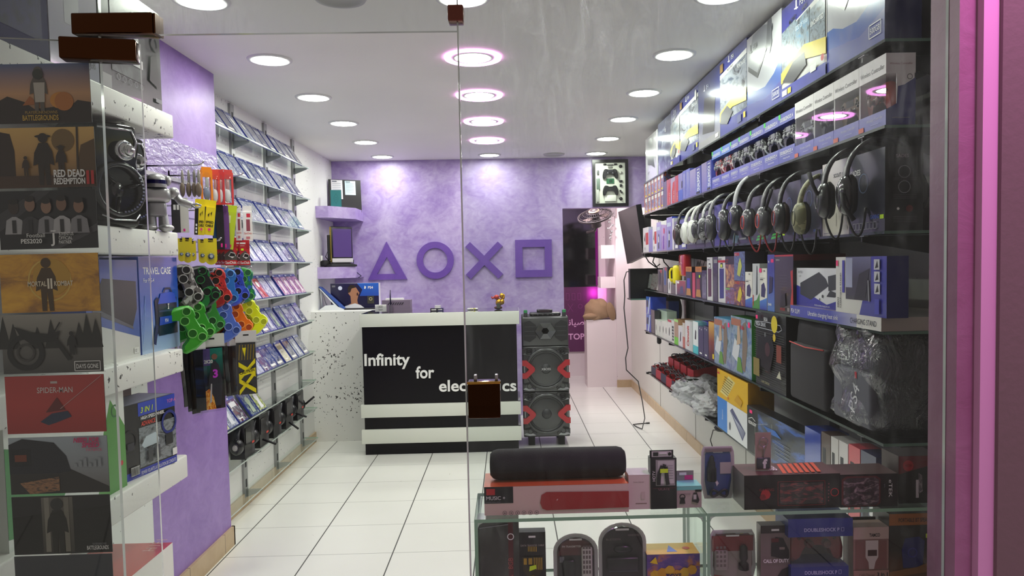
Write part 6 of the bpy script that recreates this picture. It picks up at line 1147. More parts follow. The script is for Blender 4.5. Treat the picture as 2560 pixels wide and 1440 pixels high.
RB('earphone_pack', 'black crumpled earphone pack right of the orange topped cartons', ZD, 1755, 1767, 676, CARD('1c1b20'), lambda f: f.rect(.05, .05, .95, .9, photo('111114', '35343a', '9a9aa0', 6, 3, .15, 1)), d=.08)
def btsp(c): return lambda f: (f.rect(0, 0, 1, 1, M('2e2838', .3)), f.rect(0, .84, 1, 1, M('d8862a', .35)), f.rect(.1, .87, .8, .96, M('b86a1c', .35)), f.rect(.2, .28, .75, .62, M(c, .3)), f.poly([(.1, .05), (.9, .05), (.8, .28), (.2, .28)], M('c88a3a', .3)))
RB('speaker_box', 'orange topped dark carton with a maroon speaker and a lime sticker', ZD, 1739, 1755, 667, CARD('2c2634'), lambda f: (btsp('8a3a4a')(f), f.rect(.6, .66, .8, .74, LG)), d=.16, top=lambda f: f.rect(0, 0, 1, 1, M('c87a24', .4)))
RB('earphone_pack', 'slim bright red pack between the two orange topped cartons', ZD, 1731, 1738, 682, CARD('d8304a'), None, d=.05)
RB('speaker_box', 'orange topped dark carton with a blue speaker', ZD, 1715, 1730, 667, CARD('2c2634'), btsp('3a3fb4'), d=.16, top=lambda f: f.rect(0, 0, 1, 1, M('c87a24', .4)))
RB('mouse_box', 'dark red and violet carton with white edge below the red pack', ZD, 1689, 1714, 703, CARD('e0dcdc'), lambda f: (f.rect(.14, 0, 1, 1, fade('2b2644', 'a83a3a', .3, '8a3040')), f.poly([(.45, .1), (.8, .15), (.75, .65), (.5, .6)], M('3a4470', .3)), f.rect(.16, .8, .4, .95, WT)), d=.1)
p = onx(1703, 681, XS+.02); mb = MB(); mb.rbox((-.075, 0, 0), (.075, .05, .14), M('c8242c', .2, 0, .7), .012); mb.rbox((-.05, -.012, .03), (.05, .004, .09), CLEARP, .01); tag(mb.build('red_pack', loc=(p.x, p.y, ZD+.118), rotz=-pi/2), 'glossy red blister pack lying on the dark red and violet carton', 'pack')
p = onx(1683, 680, XS); t = thing('shower_speaker', 'bright yellow plastic lantern-shaped speaker on the fourth right shelf', 'speaker', (p.x, p.y, ZD+.063), -pi/2); mb = MB(); mb.rbox((-.045, 0, .0), (.045, .05, .125), M('f2e21a', .35), .02, 3); mb.build('body', t); mb = MB(); mb.tube([(-.03, -.004, .02), (-.045, -.012, .04), (-.045, -.012, .085), (-.03, -.004, .105)], .007, M('f2e21a', .35), 8); mb.build('handle', t)
RB('accessory_box', 'dark small carton under the yellow speaker', ZD, 1677, 1689, 715, CARD('24222a'), None, d=.08, h=.062)
RB('accessory_box', 'white small carton with a black oval left of the yellow speaker', ZD, 1670, 1677, 697, CARD('e4e3e4'), lambda f: f.disc(.5, .5, .012, BK, 16, .03), d=.05)
def dkb(c): return lambda f: (f.poly([(.25, .3), (.7, .3), (.7, .9), (.25, .9)], M(c, .3)), f.rect(.55, .85, .8, .98, M('c83a4a', .4)))
RB('power_bank_box', 'black carton with a blue power bank and a red tag', ZD, 1658, 1669, 668, CARD('23263a'), dkb('3a5a9a'), d=.1)
RB('power_bank_box', 'black carton with a dark power bank and a red tag', ZD, 1645, 1657, 674, CARD('1e1d26'), dkb('2c2b3a'), d=.1)
for k, (a, b, yt, c) in enumerate(((1627, 1646, 686, ('a8a09c', 'c8c4c0', 'b06a70')), (1611, 1632, 688, ('b9bab4', 'd6d8d2', '8a8f8a')))):
    y0, y1 = yat(b, XS, ZD), yat(a, XS, ZD); mb = MB(); mb.T = rx(-.15); h_ = zat(yt, XS, y0)-ZD; W_ = y1-y0; mb.box((-W_/2, 0, .003), (W_/2, .016, h_), photo(*c, 5, k+3, .2, 1)); mb.box((-W_/2-.004, -.003, .002), (W_/2+.004, -.001, h_+.01), CLEARP); tag(mb.build('clear_pack', loc=(XS-.004+.03*k, (y0+y1)/2, ZD+.004), rotz=-pi/2), ['clear pack with reddish contents beside the black square box', 'clear pack with grey contents at the far left end of the fourth right shelf'][k], 'pack')
y0 = yat(1745, 1.25, ZD); mb = MB(); mb.T = rx(-.25); mb.box((-.22, 0, .003), (.22, .02, .27), M('3a3a3c', .15, 0, 1)); [mb.box((-.2+.1*k, -.002, .03), (-.13+.1*k, .0, .22), M('2a2a2d', .12, 0, 1)) for k in range(4)]; tag(mb.build('large_clear_pack', loc=(1.25, y0, ZD+.005), rotz=-pi/2), 'large dark glossy pack leaning at the back of the fourth right shelf', 'pack')
# ---- fifth shelf
def retro(seed, title): return lambda f: (f.rect(0, 0, 1, 1, photo('5a78b0', 'a3b4cc', '5f7f8a', 3, seed)), f.rect(.02, .84, .5, .96, M('b0705a', .3)), f.poly([(.55, .1), (.7, .08), (.82, .55), (.75, .95), (.6, .9)], M('86766a', .35)), f.poly([(.05, .3), (.35, .2), (.45, .5), (.2, .62)], M('d8dae0', .3)), f.poly([(.3, .5), (.5, .55), (.45, .85), (.35, .85)], M('c4a890', .4)), f.poly([(.3, .05), (.6, .05), (.5, .3), (.36, .3)], M('6a9a4a', .35)), f.text(title, .5, .8, .07, RD, maxw=.4, bold=.02), f.rect(.86, .86, .95, .95, PK))
RB('retro_console_box', 'dark retro console carton with a yellow seal', ZE, 1890, 1966, 790, CARD('26262a'), lambda f: (f.rect(0, 0, 1, 1, fade('3a3c3c', '2a2a2d', .25)), [f.rect(0, .04+.03*k, 1, .046+.03*k, M('4c4e4e', .35)) for k in range(24)], f.poly([(.1, .3), (.55, .22), (.7, .55), (.6, .72), (.15, .66)], M('26272c', .25)), f.disc(.48, .52, .03, M('4a3038', .3)), f.text('SEGA', .36, .89, .045, M('c8c8cc', .3), maxw=.22, bold=.03), f.text('MEGA DRIVE', .08, .81, .05, M('b9bcc4', .3), maxw=.66, bold=.03), f.line([(.04, .80), (.06, .86), (.5, .88), (.9, .87), (.95, .82), (.85, .785), (.1, .785), (.04, .80)], .003, M('b0b2ba', .3)), f.text('II', .4, .68, .06, M('b9bcc4', .3)), f.disc(.72, .87, .035, M('e0c82c', .35)), f.disc(.72, .70, .016, M('d8b83a', .35)), f.rect(.0, .12, .22, .36, M('8a7a44', .35)), f.rect(.1, .9, .17, .95, PK), f.text('16 BIT CONSOLE', .3, .06, .03, M('b0a878', .4), maxw=.5), f.rect(.8, .4, .95, .62, M('8a4438', .35)), f.poly([(.8, .2), (.95, .2), (.9, .3)], M('c8c4b0', .35))), lambda f: f.rect(0, 0, 1, 1, M('1c1b1f', .35)), d=.1)
RB('retro_console_box', '8-bit retro console carton with green edge, right of its twin', ZE, 1828, 1880, 800, CARD('3a8a34'), retro(4, '8-Bit'), lambda f: f.rect(0, 0, 1, 1, M('3a8a34', .35)), d=.08)
RB('retro_console_box', '8-bit retro console carton left of its green edged twin', ZE, 1786, 1828, 802, CARD('3f72b4'), retro(9, '8-Bit'), d=.08, top=lambda f: f.rect(0, 0, 1, 1, M('6ab4e0', .35)))
RB('game_box', 'dark carton with flame coloured picture on the fifth right shelf', ZE, 1772, 1786, 807, CARD('c8642a'), lambda f: (f.rect(0, 0, 1, 1, fade('2b2030', 'e0b04a', .3, '8a3a2a')), f.rect(.7, .08, .95, .2, YL)), d=.08)
RB('accessory_box', 'small violet carton edge above the two slim dark cartons', ZE, 1755, 1772, 806, CARD('4a3ab0'), None, d=.05, X=XS+.05)
for k, (a, b) in enumerate(((1759.5, 1771.5), (1746, 1759))): RB('phone_case_box', 'slim dark blue carton with white dots, %s of two' % ('right', 'left')[k], ZE, a, b, 818, CARD('25284a'), lambda f: (f.disc(.3, .92, .005, WT), f.disc(.65, .9, .005, WT), f.rect(.3, .08, .7, .13, WT)), d=.045)
RB('mouse_box', 'white and cyan carton with a black mouse', ZE, 1733, 1746, 806, CARD('8ad0dc'), lambda f: (f.rect(0, .25, 1, 1, M('e8ecec', .3)), f.rect(0, 0, 1, .25, M('4ac4d0', .3)), f.poly([(.35, .45), (.6, .45), (.65, .7), (.45, .75)], M('3a3c40', .3))), d=.1)
RB('spray_box', 'white carton with red upright lettering', ZE, 1713, 1732, 806, CARD('e6e6e2'), lambda f: (f.rect(.7, 0, 1, 1, M('c4c6c4', .3)), f.text('Cinnunit', .52, .14, .15*f.W/f.H*1.9, M('c0342c', .4), rot=pi/2, bold=.03, maxw=.7*f.H/f.W), f.text('WIRELESS', .66, .08, .04, BK, rot=pi/2, maxw=.3)), d=.08)
RB('small_box', 'narrow orange carton left of the red lettered one', ZE, 1707, 1713, 808, CARD('c8643a'), lambda f: f.rect(0, .45, 1, 1, M('cfc8c0', .3)), d=.05)
RB('mouse_box', 'white carton with a slender black mouse', ZE, 1696, 1707, 817, CARD('e6e2e4'), lambda f: f.poly([(.35, .2), (.6, .3), (.65, .7), (.5, .74), (.4, .5)], M('3a3a40', .3)), d=.07)
RB('cable_box', 'tan carton with green foot and top', ZE, 1686, 1696, 800, CARD('b08a64'), lambda f: (f.rect(0, 0, 1, .3, M('7ac83a', .35)), f.rect(0, .9, 1, 1, M('a8dc7a', .35))), d=.1)
RB('cable_box', 'white carton with black picture squares', ZE, 1679.5, 1686, 803, CARD('e2e2de'), lambda f: [f.rect(.2, .1+.14*k, .8, .2+.14*k, M('4a4a4e', .4)) for k in range(5)], d=.08)
RB('cable_box', 'white carton with a red cap', ZE, 1670, 1679, 801, CARD('e4e4e0'), lambda f: (f.disc(.4, .45, .012, BK, 14, .03), f.rect(0, .9, 1, 1, M('c8485a', .4))), d=.06)
for k, (a, b, yt) in enumerate(((1661, 1670, 806), (1655, 1661, 803), (1645, 1655, 805), (1638, 1644, 800))): RB('earphone_box', 'small white earphone carton on the fifth right shelf, %s from the right' % ORD[k], ZE, a, b, yt, CARD('e6e6df'), lambda f: f.disc(.5, .5, .009, M('3a3a3c', .4), 14, .024), d=.06, group='small white earphone cartons')
RB('cable_box', 'pale green flat carton lying on the small white cartons', ZE, 1641, 1668, 790, CARD('c8dcc8'), None, d=.07, X=XS+.05, h=.18)
RB('power_bank_box', 'black narrow carton at the left of the small white cartons', ZE, 1628, 1637, 776, CARD('1f1f2a'), None, d=.04, X=XS-.0)
for r, (zb, nm) in enumerate(((0, 'lower'), (.135, 'upper'))):
    y0, y1 = yat(1627, XS, ZE), yat(1616, XS, ZE); pbox('gamepad_box', '%s blue swirled carton at the far end of the fifth right shelf' % nm, 'box', (XS, y1), (XS, y0), ZE+zb, .133, .12, CARD('2f4ac0'), lambda f: (f.rect(0, 0, 1, 1, fade('3a4ac8', '4a7ad8', .25)), f.poly([(.3, 0), (.6, 0), (1, 1), (.8, 1)], M('c4d4f0', .3)), f.rect(.1, .4, .5, .8, M('2a3450', .3))))
y0 = yat(1672, 1.22, ZE); pbox('console_box', 'blue carton standing behind the small white cartons', 'box', (1.22, y0+.3), (1.22, y0), ZE, .235, .08, CARD('2f4a9c'), None)
t = thing('camera_bag', 'black rounded bag with loop standing behind the small cartons', 'bag', (1.3, yat(1682, 1.3, ZE), ZE)); mb = MB(); mb.ell((0, 0, .15), (.07, .13, .15), MATTE, 18, 12); mb.build('body', t); mb = MB(); mb.tube([(-.02, -.05, .28), (-.02, -.06, .33), (-.02, -.02, .34), (-.02, .0, .29)], .006, MATTE, 6); mb.build('loop', t)
# soft bags
def softbox(mb, w, d, h, m, seed, amp=.012, cuts=7):
    rnd = random.Random(seed); bm = bmesh.new(); bmesh.ops.create_cube(bm, size=1); bmesh.ops.subdivide_edges(bm, edges=bm.edges[:], cuts=cuts, use_grid_fill=True); ph = [rnd.uniform(0, 6) for _ in range(6)]
    for v in bm.verts:
        x, y, z = v.co; sx = 1-.10*abs(2*z)**6-.06*abs(2*y)**4; sy = 1-.18*abs(2*z)**6-.16*abs(2*x)**4
        k = amp*(math.sin(9*x+ph[0]+5*z)+math.sin(13*z+ph[1]+4*y)+.6*math.sin(21*x+17*z+ph[2]))
        v.co = Vector((x*w*sx+k*.3*(1 if abs(x) > .4 else 0), y*d*sy-d*0+k*(1 if y > 0 else -1 if y < -.3 else 0)*.6, (z+.5)*h+k*.25*(abs(z) > .45)))
    zmin = min(v.co.z for v in bm.verts)
    for v in bm.verts: v.co.z -= zmin; v.co.y += d/2
    mb.mesh([v.co.copy() for v in bm.verts], [tuple(v.index for v in f.verts) for f in bm.faces], m, True); bm.free()
def film_mat(name, tint, f0=.22, milk=0.0):
    t = NT(name); t.t.nodes.remove(t.b); trn = t.n('BsdfTransparent'); trn.inputs[0].default_value = tint; gl = t.n('BsdfGlossy'); gl.inputs['Roughness'].default_value = .12; b = t.n('Bump'); b.inputs['Strength'].default_value = 1; b.inputs['Distance'].default_value = .03
    t.l(t.noise(t.scale(t.obj(), (1, 1, .6)), 14, 4, .6, 1.6), b.inputs['Height']); t.l(b.outputs[0], gl.inputs['Normal']); m = t.n('MixShader'); t.l(t.schlick(.6, f0, b.outputs[0]), m.inputs[0]); t.l(trn.outputs[0], m.inputs[1]); t.l(gl.outputs[0], m.inputs[2]); o = m.outputs[0]
    if milk:
        df = t.n('BsdfDiffuse'); df.inputs[0].default_value = (.85, .85, .87, 1); m2 = t.n('MixShader'); m2.inputs[0].default_value = milk; t.l(o, m2.inputs[1]); t.l(df.outputs[0], m2.inputs[2]); o = m2.outputs[0]
    t.l(o, t.out.inputs[0]); return t.m
FILM = film_mat('crinkled_clear_film', (.9, .9, .92, 1), .12)
y0, y1 = yat(2072, XS, ZE), yat(1976, XS, ZE); t = thing('laptop_bag', 'black padded bag with a thin red line on the fifth right shelf', 'bag', (XS+.01, (y0+y1)/2, ZE), -pi/2); w_ = y1-y0; cl = M('211f23', .8); mb = MB(); softbox(mb, w_, .11, .315, cl, 3, .006); mb.build('body', t)
mb = MB(); mb.rbox((-w_/2+.012, -.018, .01), (w_/2-.012, .02, .225), M('2a272b', .8), .015, 3); mb.build('front_pocket', t); mb = MB(); mb.tube([(-w_/2+.02, -.02, .225), (0, -.024, .219), (w_/2-.02, -.02, .224)], .0025, M('c02a2a', .5), 6); mb.build('piping', t)['label'] = 'thin red piping'
y0, y1 = yat(2213, XS, ZE), yat(2074, XS, ZE); t = thing('wrapped_bag', 'dark grey bag in crinkled clear plastic at the near end of the fifth right shelf', 'bag', (XS+.005, (y0+y1)/2+.005, ZE), -pi/2); w_ = y1-y0-.03; mb = MB(); softbox(mb, w_*.92, .21, .275, M('39393f', .75), 5, .006); mb.build('body', t)
mb = MB(); mb.rbox((-w_*.38, -.016, .02), (w_*.36, .03, .19), M('5c5c66', .6), .012, 3); f = Face(mb, (-w_*.36, -.0165, .02), (w_*.7, 0, 0), (0, 0, .17)); f.text('PS4', .62, .2, .28, M('d8d8dc', .4), rot=1.2, maxw=.5); f.text('FOR', .55, .06, .1, WT, rot=1.2); f.rect(.62, .86, .68, .98, M('c03040', .4)); mb.build('front_pocket', t)
mb = MB(); mb.T = tr(0, -.02, .002); softbox(mb, w_*1.02, .26, .31, FILM, 9, .022, 11); mb.build('plastic_wrap', t)['label'] = 'crinkled clear plastic wrap'
# ---- lowest shelf
y0, y1 = yat(1872, XS, ZF), yat(1797, XS, ZF); c_ = XS-.006
def kb(f): f.rect(0, 0, .36, 1, M('3a86d8', .3)); f.text('Rapoo', .2, .34, .09, WT, rot=pi/2); f.rect(.36, 0, 1, 1, M('e6e8ea', .3)); f.poly([(.46, .78), (.54, .9), (.95, .42), (.86, .12)], M('5a5f84', .3)); [f.line([(.49+.012*k, .80-.02*k), (.87+.015*k, .22+.04*k)], .003, M('b9bed4', .3)) for k in range(6)]; f.disc(.46, .3, .010, M('6a6e7c', .3), 16, .02)
pbox('keyboard_box', 'blue and white keyboard carton on the lowest right shelf', 'box', (c_, y1), (c_, y0), ZF, .16, .05, CARD('d4d8dc'), kb)
def yk(f): f.rect(0, 0, 1, 1, M('e4b418', .3)); f.poly([(.1, .2), (.35, .14), (.62, .8), (.4, .92)], M('e8d888', .3)); [f.line([(.16+.02*k, .3+.09*k), (.38+.03*k, .22+.09*k)], .004, M('6a5a2a', .4)) for k in range(7)]; f.poly([(.6, .2), (.8, .1), (.86, .3), (.7, .44)], M('d09c14', .3)); f.rect(.03, .84, .1, .9, RD); f.disc(.4, .14, .008, M('d8742a', .3)); f.text('RAPOO', .03, .93, .05, M('d87a1c', .4), maxw=.2)
pbox('keyboard_box', 'bright yellow keyboard carton stacked on the blue and white one', 'box', (c_, y1), (c_, y0-.01), ZF+.1605, .142, .12, CARD('b8881c'), yk, lambda f: f.rect(0, 0, 1, 1, M('a87a18', .35)))
y0, y1 = yat(2012, XS, ZF), yat(1874, XS, ZF)
pbox('keyboard_box', 'long black keyboard carton with blue print leaning on the lowest right shelf', 'box', (XS-.01, y1), (XS+.02, y0), ZF, .205, .06, CARD('23252b'), lambda f: (f.rect(0, 0, 1, 1, M('24262d', .3)), f.rect(.2, 0, 1, 1, photo('24262e', '2e3a58', '3a6ac8', 3, 7)), f.rect(.2, .0, .205, 1, M('4a4c54', .3)), f.rect(.05, .86, .1, .93, PK), f.text('REDRAGON', .03, .62, .07, WT, maxw=.14, bold=.02), f.line([(.03, .72), (.1, .78), (.16, .73)], .003, WT), f.poly([(.3, .74), (.5, .76), (.6, .66), (.4, .64)], M('3a72c8', .3)), [f.rect(.5, .56-.07*k, .72, .57-.07*k, M('8a90a0', .4)) for k in range(5)]), None, None)
for k, (pl, pr, yt, c, lb, d) in enumerate(((2012, 2052, 1086, '3a52b8', 'clear blue plastic case beside the long black keyboard carton', .1), (2053, 2076, 1090, '5a4640', 'small brown hang box behind the showcase', .06), (2077, 2096, 1100, 'd4d0cc', 'small white hang box with grey tab behind the showcase', .06), (2097, 2120, 1112, 'd9d4d2', 'small white hang box with red corner behind the showcase', .06), (2121, 2150, 1124, 'd84a58', 'small salmon red hang box behind the showcase', .07), (2151, 2190, 1144, '34345c', 'small dark blue hang box behind the showcase', .06))):
    RB('hang_box' if k else 'plastic_case', lb, ZF, pl, pr, yt, M(c, .12, 0, 1) if k == 0 else CARD(c), None if k == 0 else (lambda f: (f.rect(.15, .2, .5, .8, M('3a3a40', .4)), f.rect(.6, .3, .9, .5, WT))), d=d)
for k in range(4): pass
# red parts bins with coiled cables
def bin_(label, x, y, s=1.0, coil='1d1d22', seed=0, z=ZF):
    t = thing('parts_bin', label, 'bin', (x, y, z), -pi/2+.06, 'red parts bins'); w_, d_, h_ = .15*s, .24*s, .085*s; mb = MB(); r_ = M('b0262c', .4); th = .004
    mb.box((-w_/2, 0, 0), (w_/2, d_, th), r_); mb.box((-w_/2, d_-th, 0), (w_/2, d_, h_*1.3), r_)
    for s_ in (-1, 1): a, b = sorted((s_*w_/2, s_*(w_/2-th))); mb.mesh([(a, 0, 0), (b, 0, 0), (b, d_, 0), (a, d_, 0), (a, 0, h_*.75), (b, 0, h_*.75), (b, d_, h_*1.3), (a, d_, h_*1.3)], [(0, 3, 2, 1), (4, 5, 6, 7), (0, 1, 5, 4), (1, 2, 6, 5), (2, 3, 7, 6), (3, 0, 4, 7)], r_)
    mb.box((-w_/2, 0, 0), (w_/2, th, h_*.75), M('26283a', .35) if seed % 2 == 0 else r_); mb.build('tray', t)
    mb = MB(); rnd = random.Random(seed)
    for k in range(7):
        y_ = .03+k*(d_-.05)/7; R_ = w_*.36; mb.tube([(R_*math.cos(a), y_+.012*math.sin(2*a+k), h_*.72+R_*.62*math.sin(a)) for a in [2*pi*q/16 for q in range(17)]], .005, M(coil if k % 3 else ('d8d8da' if seed == 0 else '3a2a2e'), .3, 0, .3), 6)
    mb.build('coiled_cables', t)
for k, (x, y, c) in enumerate(((1.085, 5.62, '1d1d22'), (1.085, 5.44, '202026'), (1.085, 5.26, '2a1c1e'), (1.085, 5.08, '1d1d22'), (1.085, 4.90, '2a2226'))): bin_('red cable bin in the front row, %s from the far end' % ORD[k], x, y, 1.0, c, k)
for k, y in enumerate((5.5, 5.3, 5.1, 4.9)): bin_('red cable bin in the raised back row, %s from the far end' % ORD[k], 1.19, y, .9, '2a2024', k*2+1, ZF+.09)
mb = MB(); mb.box((1.2, 4.8, ZF), (1.4, 5.62, ZF+.0895), M('5a1a20', .5)); tag(mb.build('bin_rack'), 'dark red riser carrying the upper row of bins', 'rack')
mb = MB(); mb.rbox((1.3, 5.25, ZF+.225), (1.4, 5.75, ZF+.30), M('4a1a22', .5), .004); tag(mb.build('bin_box'), 'closed dark red box behind the bins on the lowest right shelf', 'box')
MILK = film_mat('crinkled_milky_film', (.8, .8, .82, 1), .2, .3)
rnd = random.Random(4)
def plastic_bag(label, px, py, X, r_, cols, seed, m=MILK):
    p = onx(px, py, X); z = max(p.z, ZF+r_[2]*.55+.004); t = thing('plastic_bag', label, 'bag', (X, p.y, z), rnd.uniform(-.3, .3), 'plastic bags of cables'); mb = MB(); bm = bmesh.new(); bmesh.ops.create_icosphere(bm, subdivisions=4, radius=1); q = random.Random(seed); ph = [q.uniform(0, 6) for _ in range(6)]
    for v in bm.verts:
        x, y, zz = v.co; k = 1+.10*math.sin(7*x+ph[0]+5*y)+.09*math.sin(9*zz+ph[1]+6*x)+.05*math.sin(17*y+ph[2]+11*zz); k += q.uniform(-.05, .05); v.co = Vector((x*r_[0]*k, y*r_[1]*k, max(zz*r_[2]*k, -r_[2]*.55)))
    mb.mesh([v.co.copy() for v in bm.verts], [tuple(v.index for v in f.verts) for f in bm.faces], m, False); bm.free(); mb.build('film', t)
    mb = MB()
    for k in range(5): mb.tube([(r_[0]*.6*math.cos(a+k), r_[1]*.6*math.sin(a+k*.7), r_[2]*(.1+.3*math.sin(a*2+k))) for a in [2*pi*i/14 for i in range(15)]], .007, M(cols[k % len(cols)], .4), 6)
    mb.build('cable', t)
mb = MB(); p = onx(1690, 970, 1.1); mb.rbox((-.09, -.1, 0), (.12, .1, .12), M('16261c', .3, 0, .5), .05, 4); mb.rbox((-.04, -.22, .0), (.2, -.06, .11), M('2b2b30', .15, 0, .8), .05, 4); tag(mb.build('cable_roll', loc=(1.17, p.y-.22, ZF)), 'dark green and black wrapped cable roll beside the bins', 'cable roll')
plastic_bag('milky plastic bag with a blue cable next to the green roll', 1722, 990, 1.13, (.1, .18, .07), ('2a3a80', '1d1d22'), 1)
plastic_bag('milky plastic bag of black cables lying highest in the pile', 1765, 968, 1.24, (.13, .2, .07), ('1d1d22', '2a2a30'), 2)
plastic_bag('milky plastic bag with a black adapter in the middle of the pile', 1752, 1010, 1.15, (.12, .14, .08), ('17171a', '242428', '8a3a2a'), 3)
plastic_bag('milky plastic bag with an orange cable', 1780, 1022, 1.14, (.1, .12, .07), ('d8642a', 'c8c8cc'), 4)
plastic_bag('milky plastic bag nearest to the yellow carton', 1775, 1045, 1.12, (.09, .13, .055), ('c8b8b4', '8a2a2a'), 5)
plastic_bag('green tinted plastic bag at the shelf front', 1728, 1010, 1.09, (.05, .12, .03), ('1f5a3a', '1f5a3a'), 6)
p = onx(1786, 1062, XS); mb = MB(); mb.lathe([(0, .0), (.03, -.004), (.042, -.02), (.03, -.036), (0, -.04)], MATTE, 20); tag(mb.build('webcam', loc=(XS+.04, p.y, ZF-.0095)), 'round black lens unit fixed under the lowest right shelf', 'camera')
mb = MB(); mb.tube([Vector((XS+.06, p.y, ZF-.045)), onx(1783, 1075, XS+.08), onx(1776, 1100, XS+.12), onx(1782, 1120, XS+.12)], .003, MATTE, 6); tag(mb.build('thin_cable'), 'thin black cable hanging from the round lens unit', 'cable')
p = onx(1646, 842, XS+.03); mb = MB(); mb.rbox((XS+.02, p.y-.02, ZE-.075), (XS+.05, p.y+.02, ZE-.0095), MATTE, .012); tag(mb.build('hanging_clip'), 'black elongated clip hanging under the far end of the fifth right shelf', 'clip')
# ================================================================== showcase behind the right pane
Y0, Y1, ZT, ZL = 1.70, 1.90, .866, .665; sx0, sxm, sx1 = -.090, .447, 1.005; GF = M('8fbf9c', .18, 0, .5, name='pale_green_glass_edge')
CLR = pane_mat('clear_showcase_glass', (.955, .985, .967, 1), .03)
for k, (a, b) in enumerate(((sx0, sxm-.001), (sxm+.001, sx1))):
    t = thing('glass_showcase', ['left', 'right'][k]+' clear glass showcase with green edges standing behind the front pane', 'showcase', (0, 0, 0)); 
    def plate(name, p, q, ed):
        mb = MB(); mb.box(p, q, CLR, **{e: GF for e in ed}); mb.build(name, t)
    plate('top_plate', (a, Y0, ZT-.008), (b, Y1, ZT), ('front', 'back', 'left', 'right')); plate('shelf_plate', (a+.009, Y0+.004, ZL-.008), (b-.009, Y1-.004, ZL), ('front', 'back'))
    plate('side_plate', (a, Y0, .30), (a+.008, Y1, ZT-.0081), ('front', 'back')); plate('side_plate', (b-.008, Y0, .30), (b, Y1, ZT-.0081), ('front', 'back')); plate('bottom_plate', (a, Y0, .292), (b, Y1, .30), ('front', 'back'))
    for x, s in ((a+.008, 1), (b-.008, -1)):
        mb = MB(); mb.prism([(x, ZT-.008), (x+s*.012, ZT-.008), (x+s*.004, ZT-.012), (x, ZT-.02)][::s], Y0, Y0+.004, M('b8d4bc', .3)); mb.build('corner_seal', t)
mb = MB(); mb.box((sx0, Y0, 0), (sx1, Y1, .2915), M('d8d8d4', .5)); tag(mb.build('showcase_plinth'), 'low white plinth under the glass showcases', 'plinth')
def FB(name, label, pl, pr, ytop, col, art=None, Y=1.735, z=ZT, d=.06, cat='box', side=None, top=None, left=None, h=None, group=None, tilt=0):
    x0, x1 = xat(pl, Y, z+.02), xat(pr, Y, z+.02); h = h or zat(ytop, (x0+x1)/2, Y)-z
    return pbox(name, label, cat, (x0, Y), (x1, Y), z+.0005, h, d, col, art, side, top, group, left)
MX = lambda c: M(c, .42, 0, .15)
def music(f):
    f.rect(0, 0, 1, 1, M('e2c6bc', .4)); f.rect(0, .42, .2, 1, M('1c1a1e', .4)); f.rect(.015, .72, .075, .94, M('c02a2e', .4)); f.text('MUSIC +', .015, .55, .13, WT, maxw=.14); f.text('Portable wireless speaker', .015, .46, .035, GY, maxw=.17); f.poly([(.4, .20), (.43, .14), (1, .17), (1, .74), (.43, .78), (.395, .68), (.385, .4)], M('a8262a', .35)); f.line([(.5, .48), (.508, .53)], .002, M('e0c0b8', .4))
    for k in range(6): f.hoop(.14+.044*k, .085, .005, .0008, BK); f.rect(.135+.044*k, .07, .145+.044*k, .10, BK)
FB('speaker_box', 'long pinkish speaker carton with a red speaker picture and orange top on the showcase', 1211, 1572, 1214, MX('d8bcb2'), music, Y=1.725, d=.115, top=lambda f: f.rect(0, 0, 1, 1, M('e0703a', .45)))
zb = zat(1214, .1, 1.725); xL, xR = xat(1226, 1.785, 1.0), xat(1560, 1.785, 1.0)
t = thing('cylinder_speaker', 'black fabric covered cylinder speaker lying on the long pinkish carton', 'speaker', ((xL+xR)/2, 1.785, zb+.0375)); Lh = (xR-xL)/2; fb = NT('black_speaker_fabric'); fb.bump(fb.noise(fb.obj(), 400, 2), .4, .002); fb = fb.set(hx('1a1a1d'), .8)
mb = MB(); mb.lathe([(0, -Lh), (.026, -Lh), (.033, -Lh+.006), (.0365, -Lh+.018), (.037, 0), (.0365, Lh-.018), (.033, Lh-.006), (.026, Lh), (0, Lh)], fb, 40, ry(pi/2)); mb.build('body', t)
for s in (-1, 1):
    mb = MB(); mb.lathe([(.012, Lh*s), (.026, (Lh-.001)*s), (.026, (Lh+.001)*s), (.012, (Lh+.002)*s)], M('2c2c30', .4), 30, ry(pi/2)); mb.build('end_cap', t)
FB('phone_accessory_box', 'plain whitish upright carton right of the long pinkish speaker carton', 1572, 1628, 1188, MX('e2d2ca'), lambda f: (f.rect(.3, .16, .8, .18, M('8a6a64', .5)), f.text('Power Adapter', .22, .78, .035, M('9a8480', .5), maxw=.6), f.rect(.55, .3, .72, .5, M('d6c4bc', .5))), Y=1.74, top=lambda f: f.rect(0, 0, 1, 1, M('f0ecea', .15, 0, 1)))
def hdtv(f):
    f.rect(0, 0, 1, 1, M('1a191d', .4)); f.rect(.2, .46, .94, .97, M('9a9a98', .4)); f.rect(.28, .5, .9, .95, M('cfd0cc', .4)); [f.rect(.55, .6+.05*k, .86, .61+.05*k, GY) for k in range(6)]; f.line([(.3, .48), (.32, .7), (.45, .86), (.58, .84), (.62, .6), (.66, .48)], .009, M('222124', .5)); f.text('HDTV', .17, .56, .055, WT, rot=pi/2, maxw=.4); f.rect(.36, .72, .66, .8, LG); f.text('UCATE', .5, .38, .05, M('9a6a70', .5), 'c', maxw=.5); f.rect(.06, .42, .94, .43, M('5a2a30', .5))
FB('cable_box', 'black cable carton with a hang tab on the showcase', 1627, 1692, 1146, MX('1c1b1f'), hdtv, Y=1.738, d=.03)
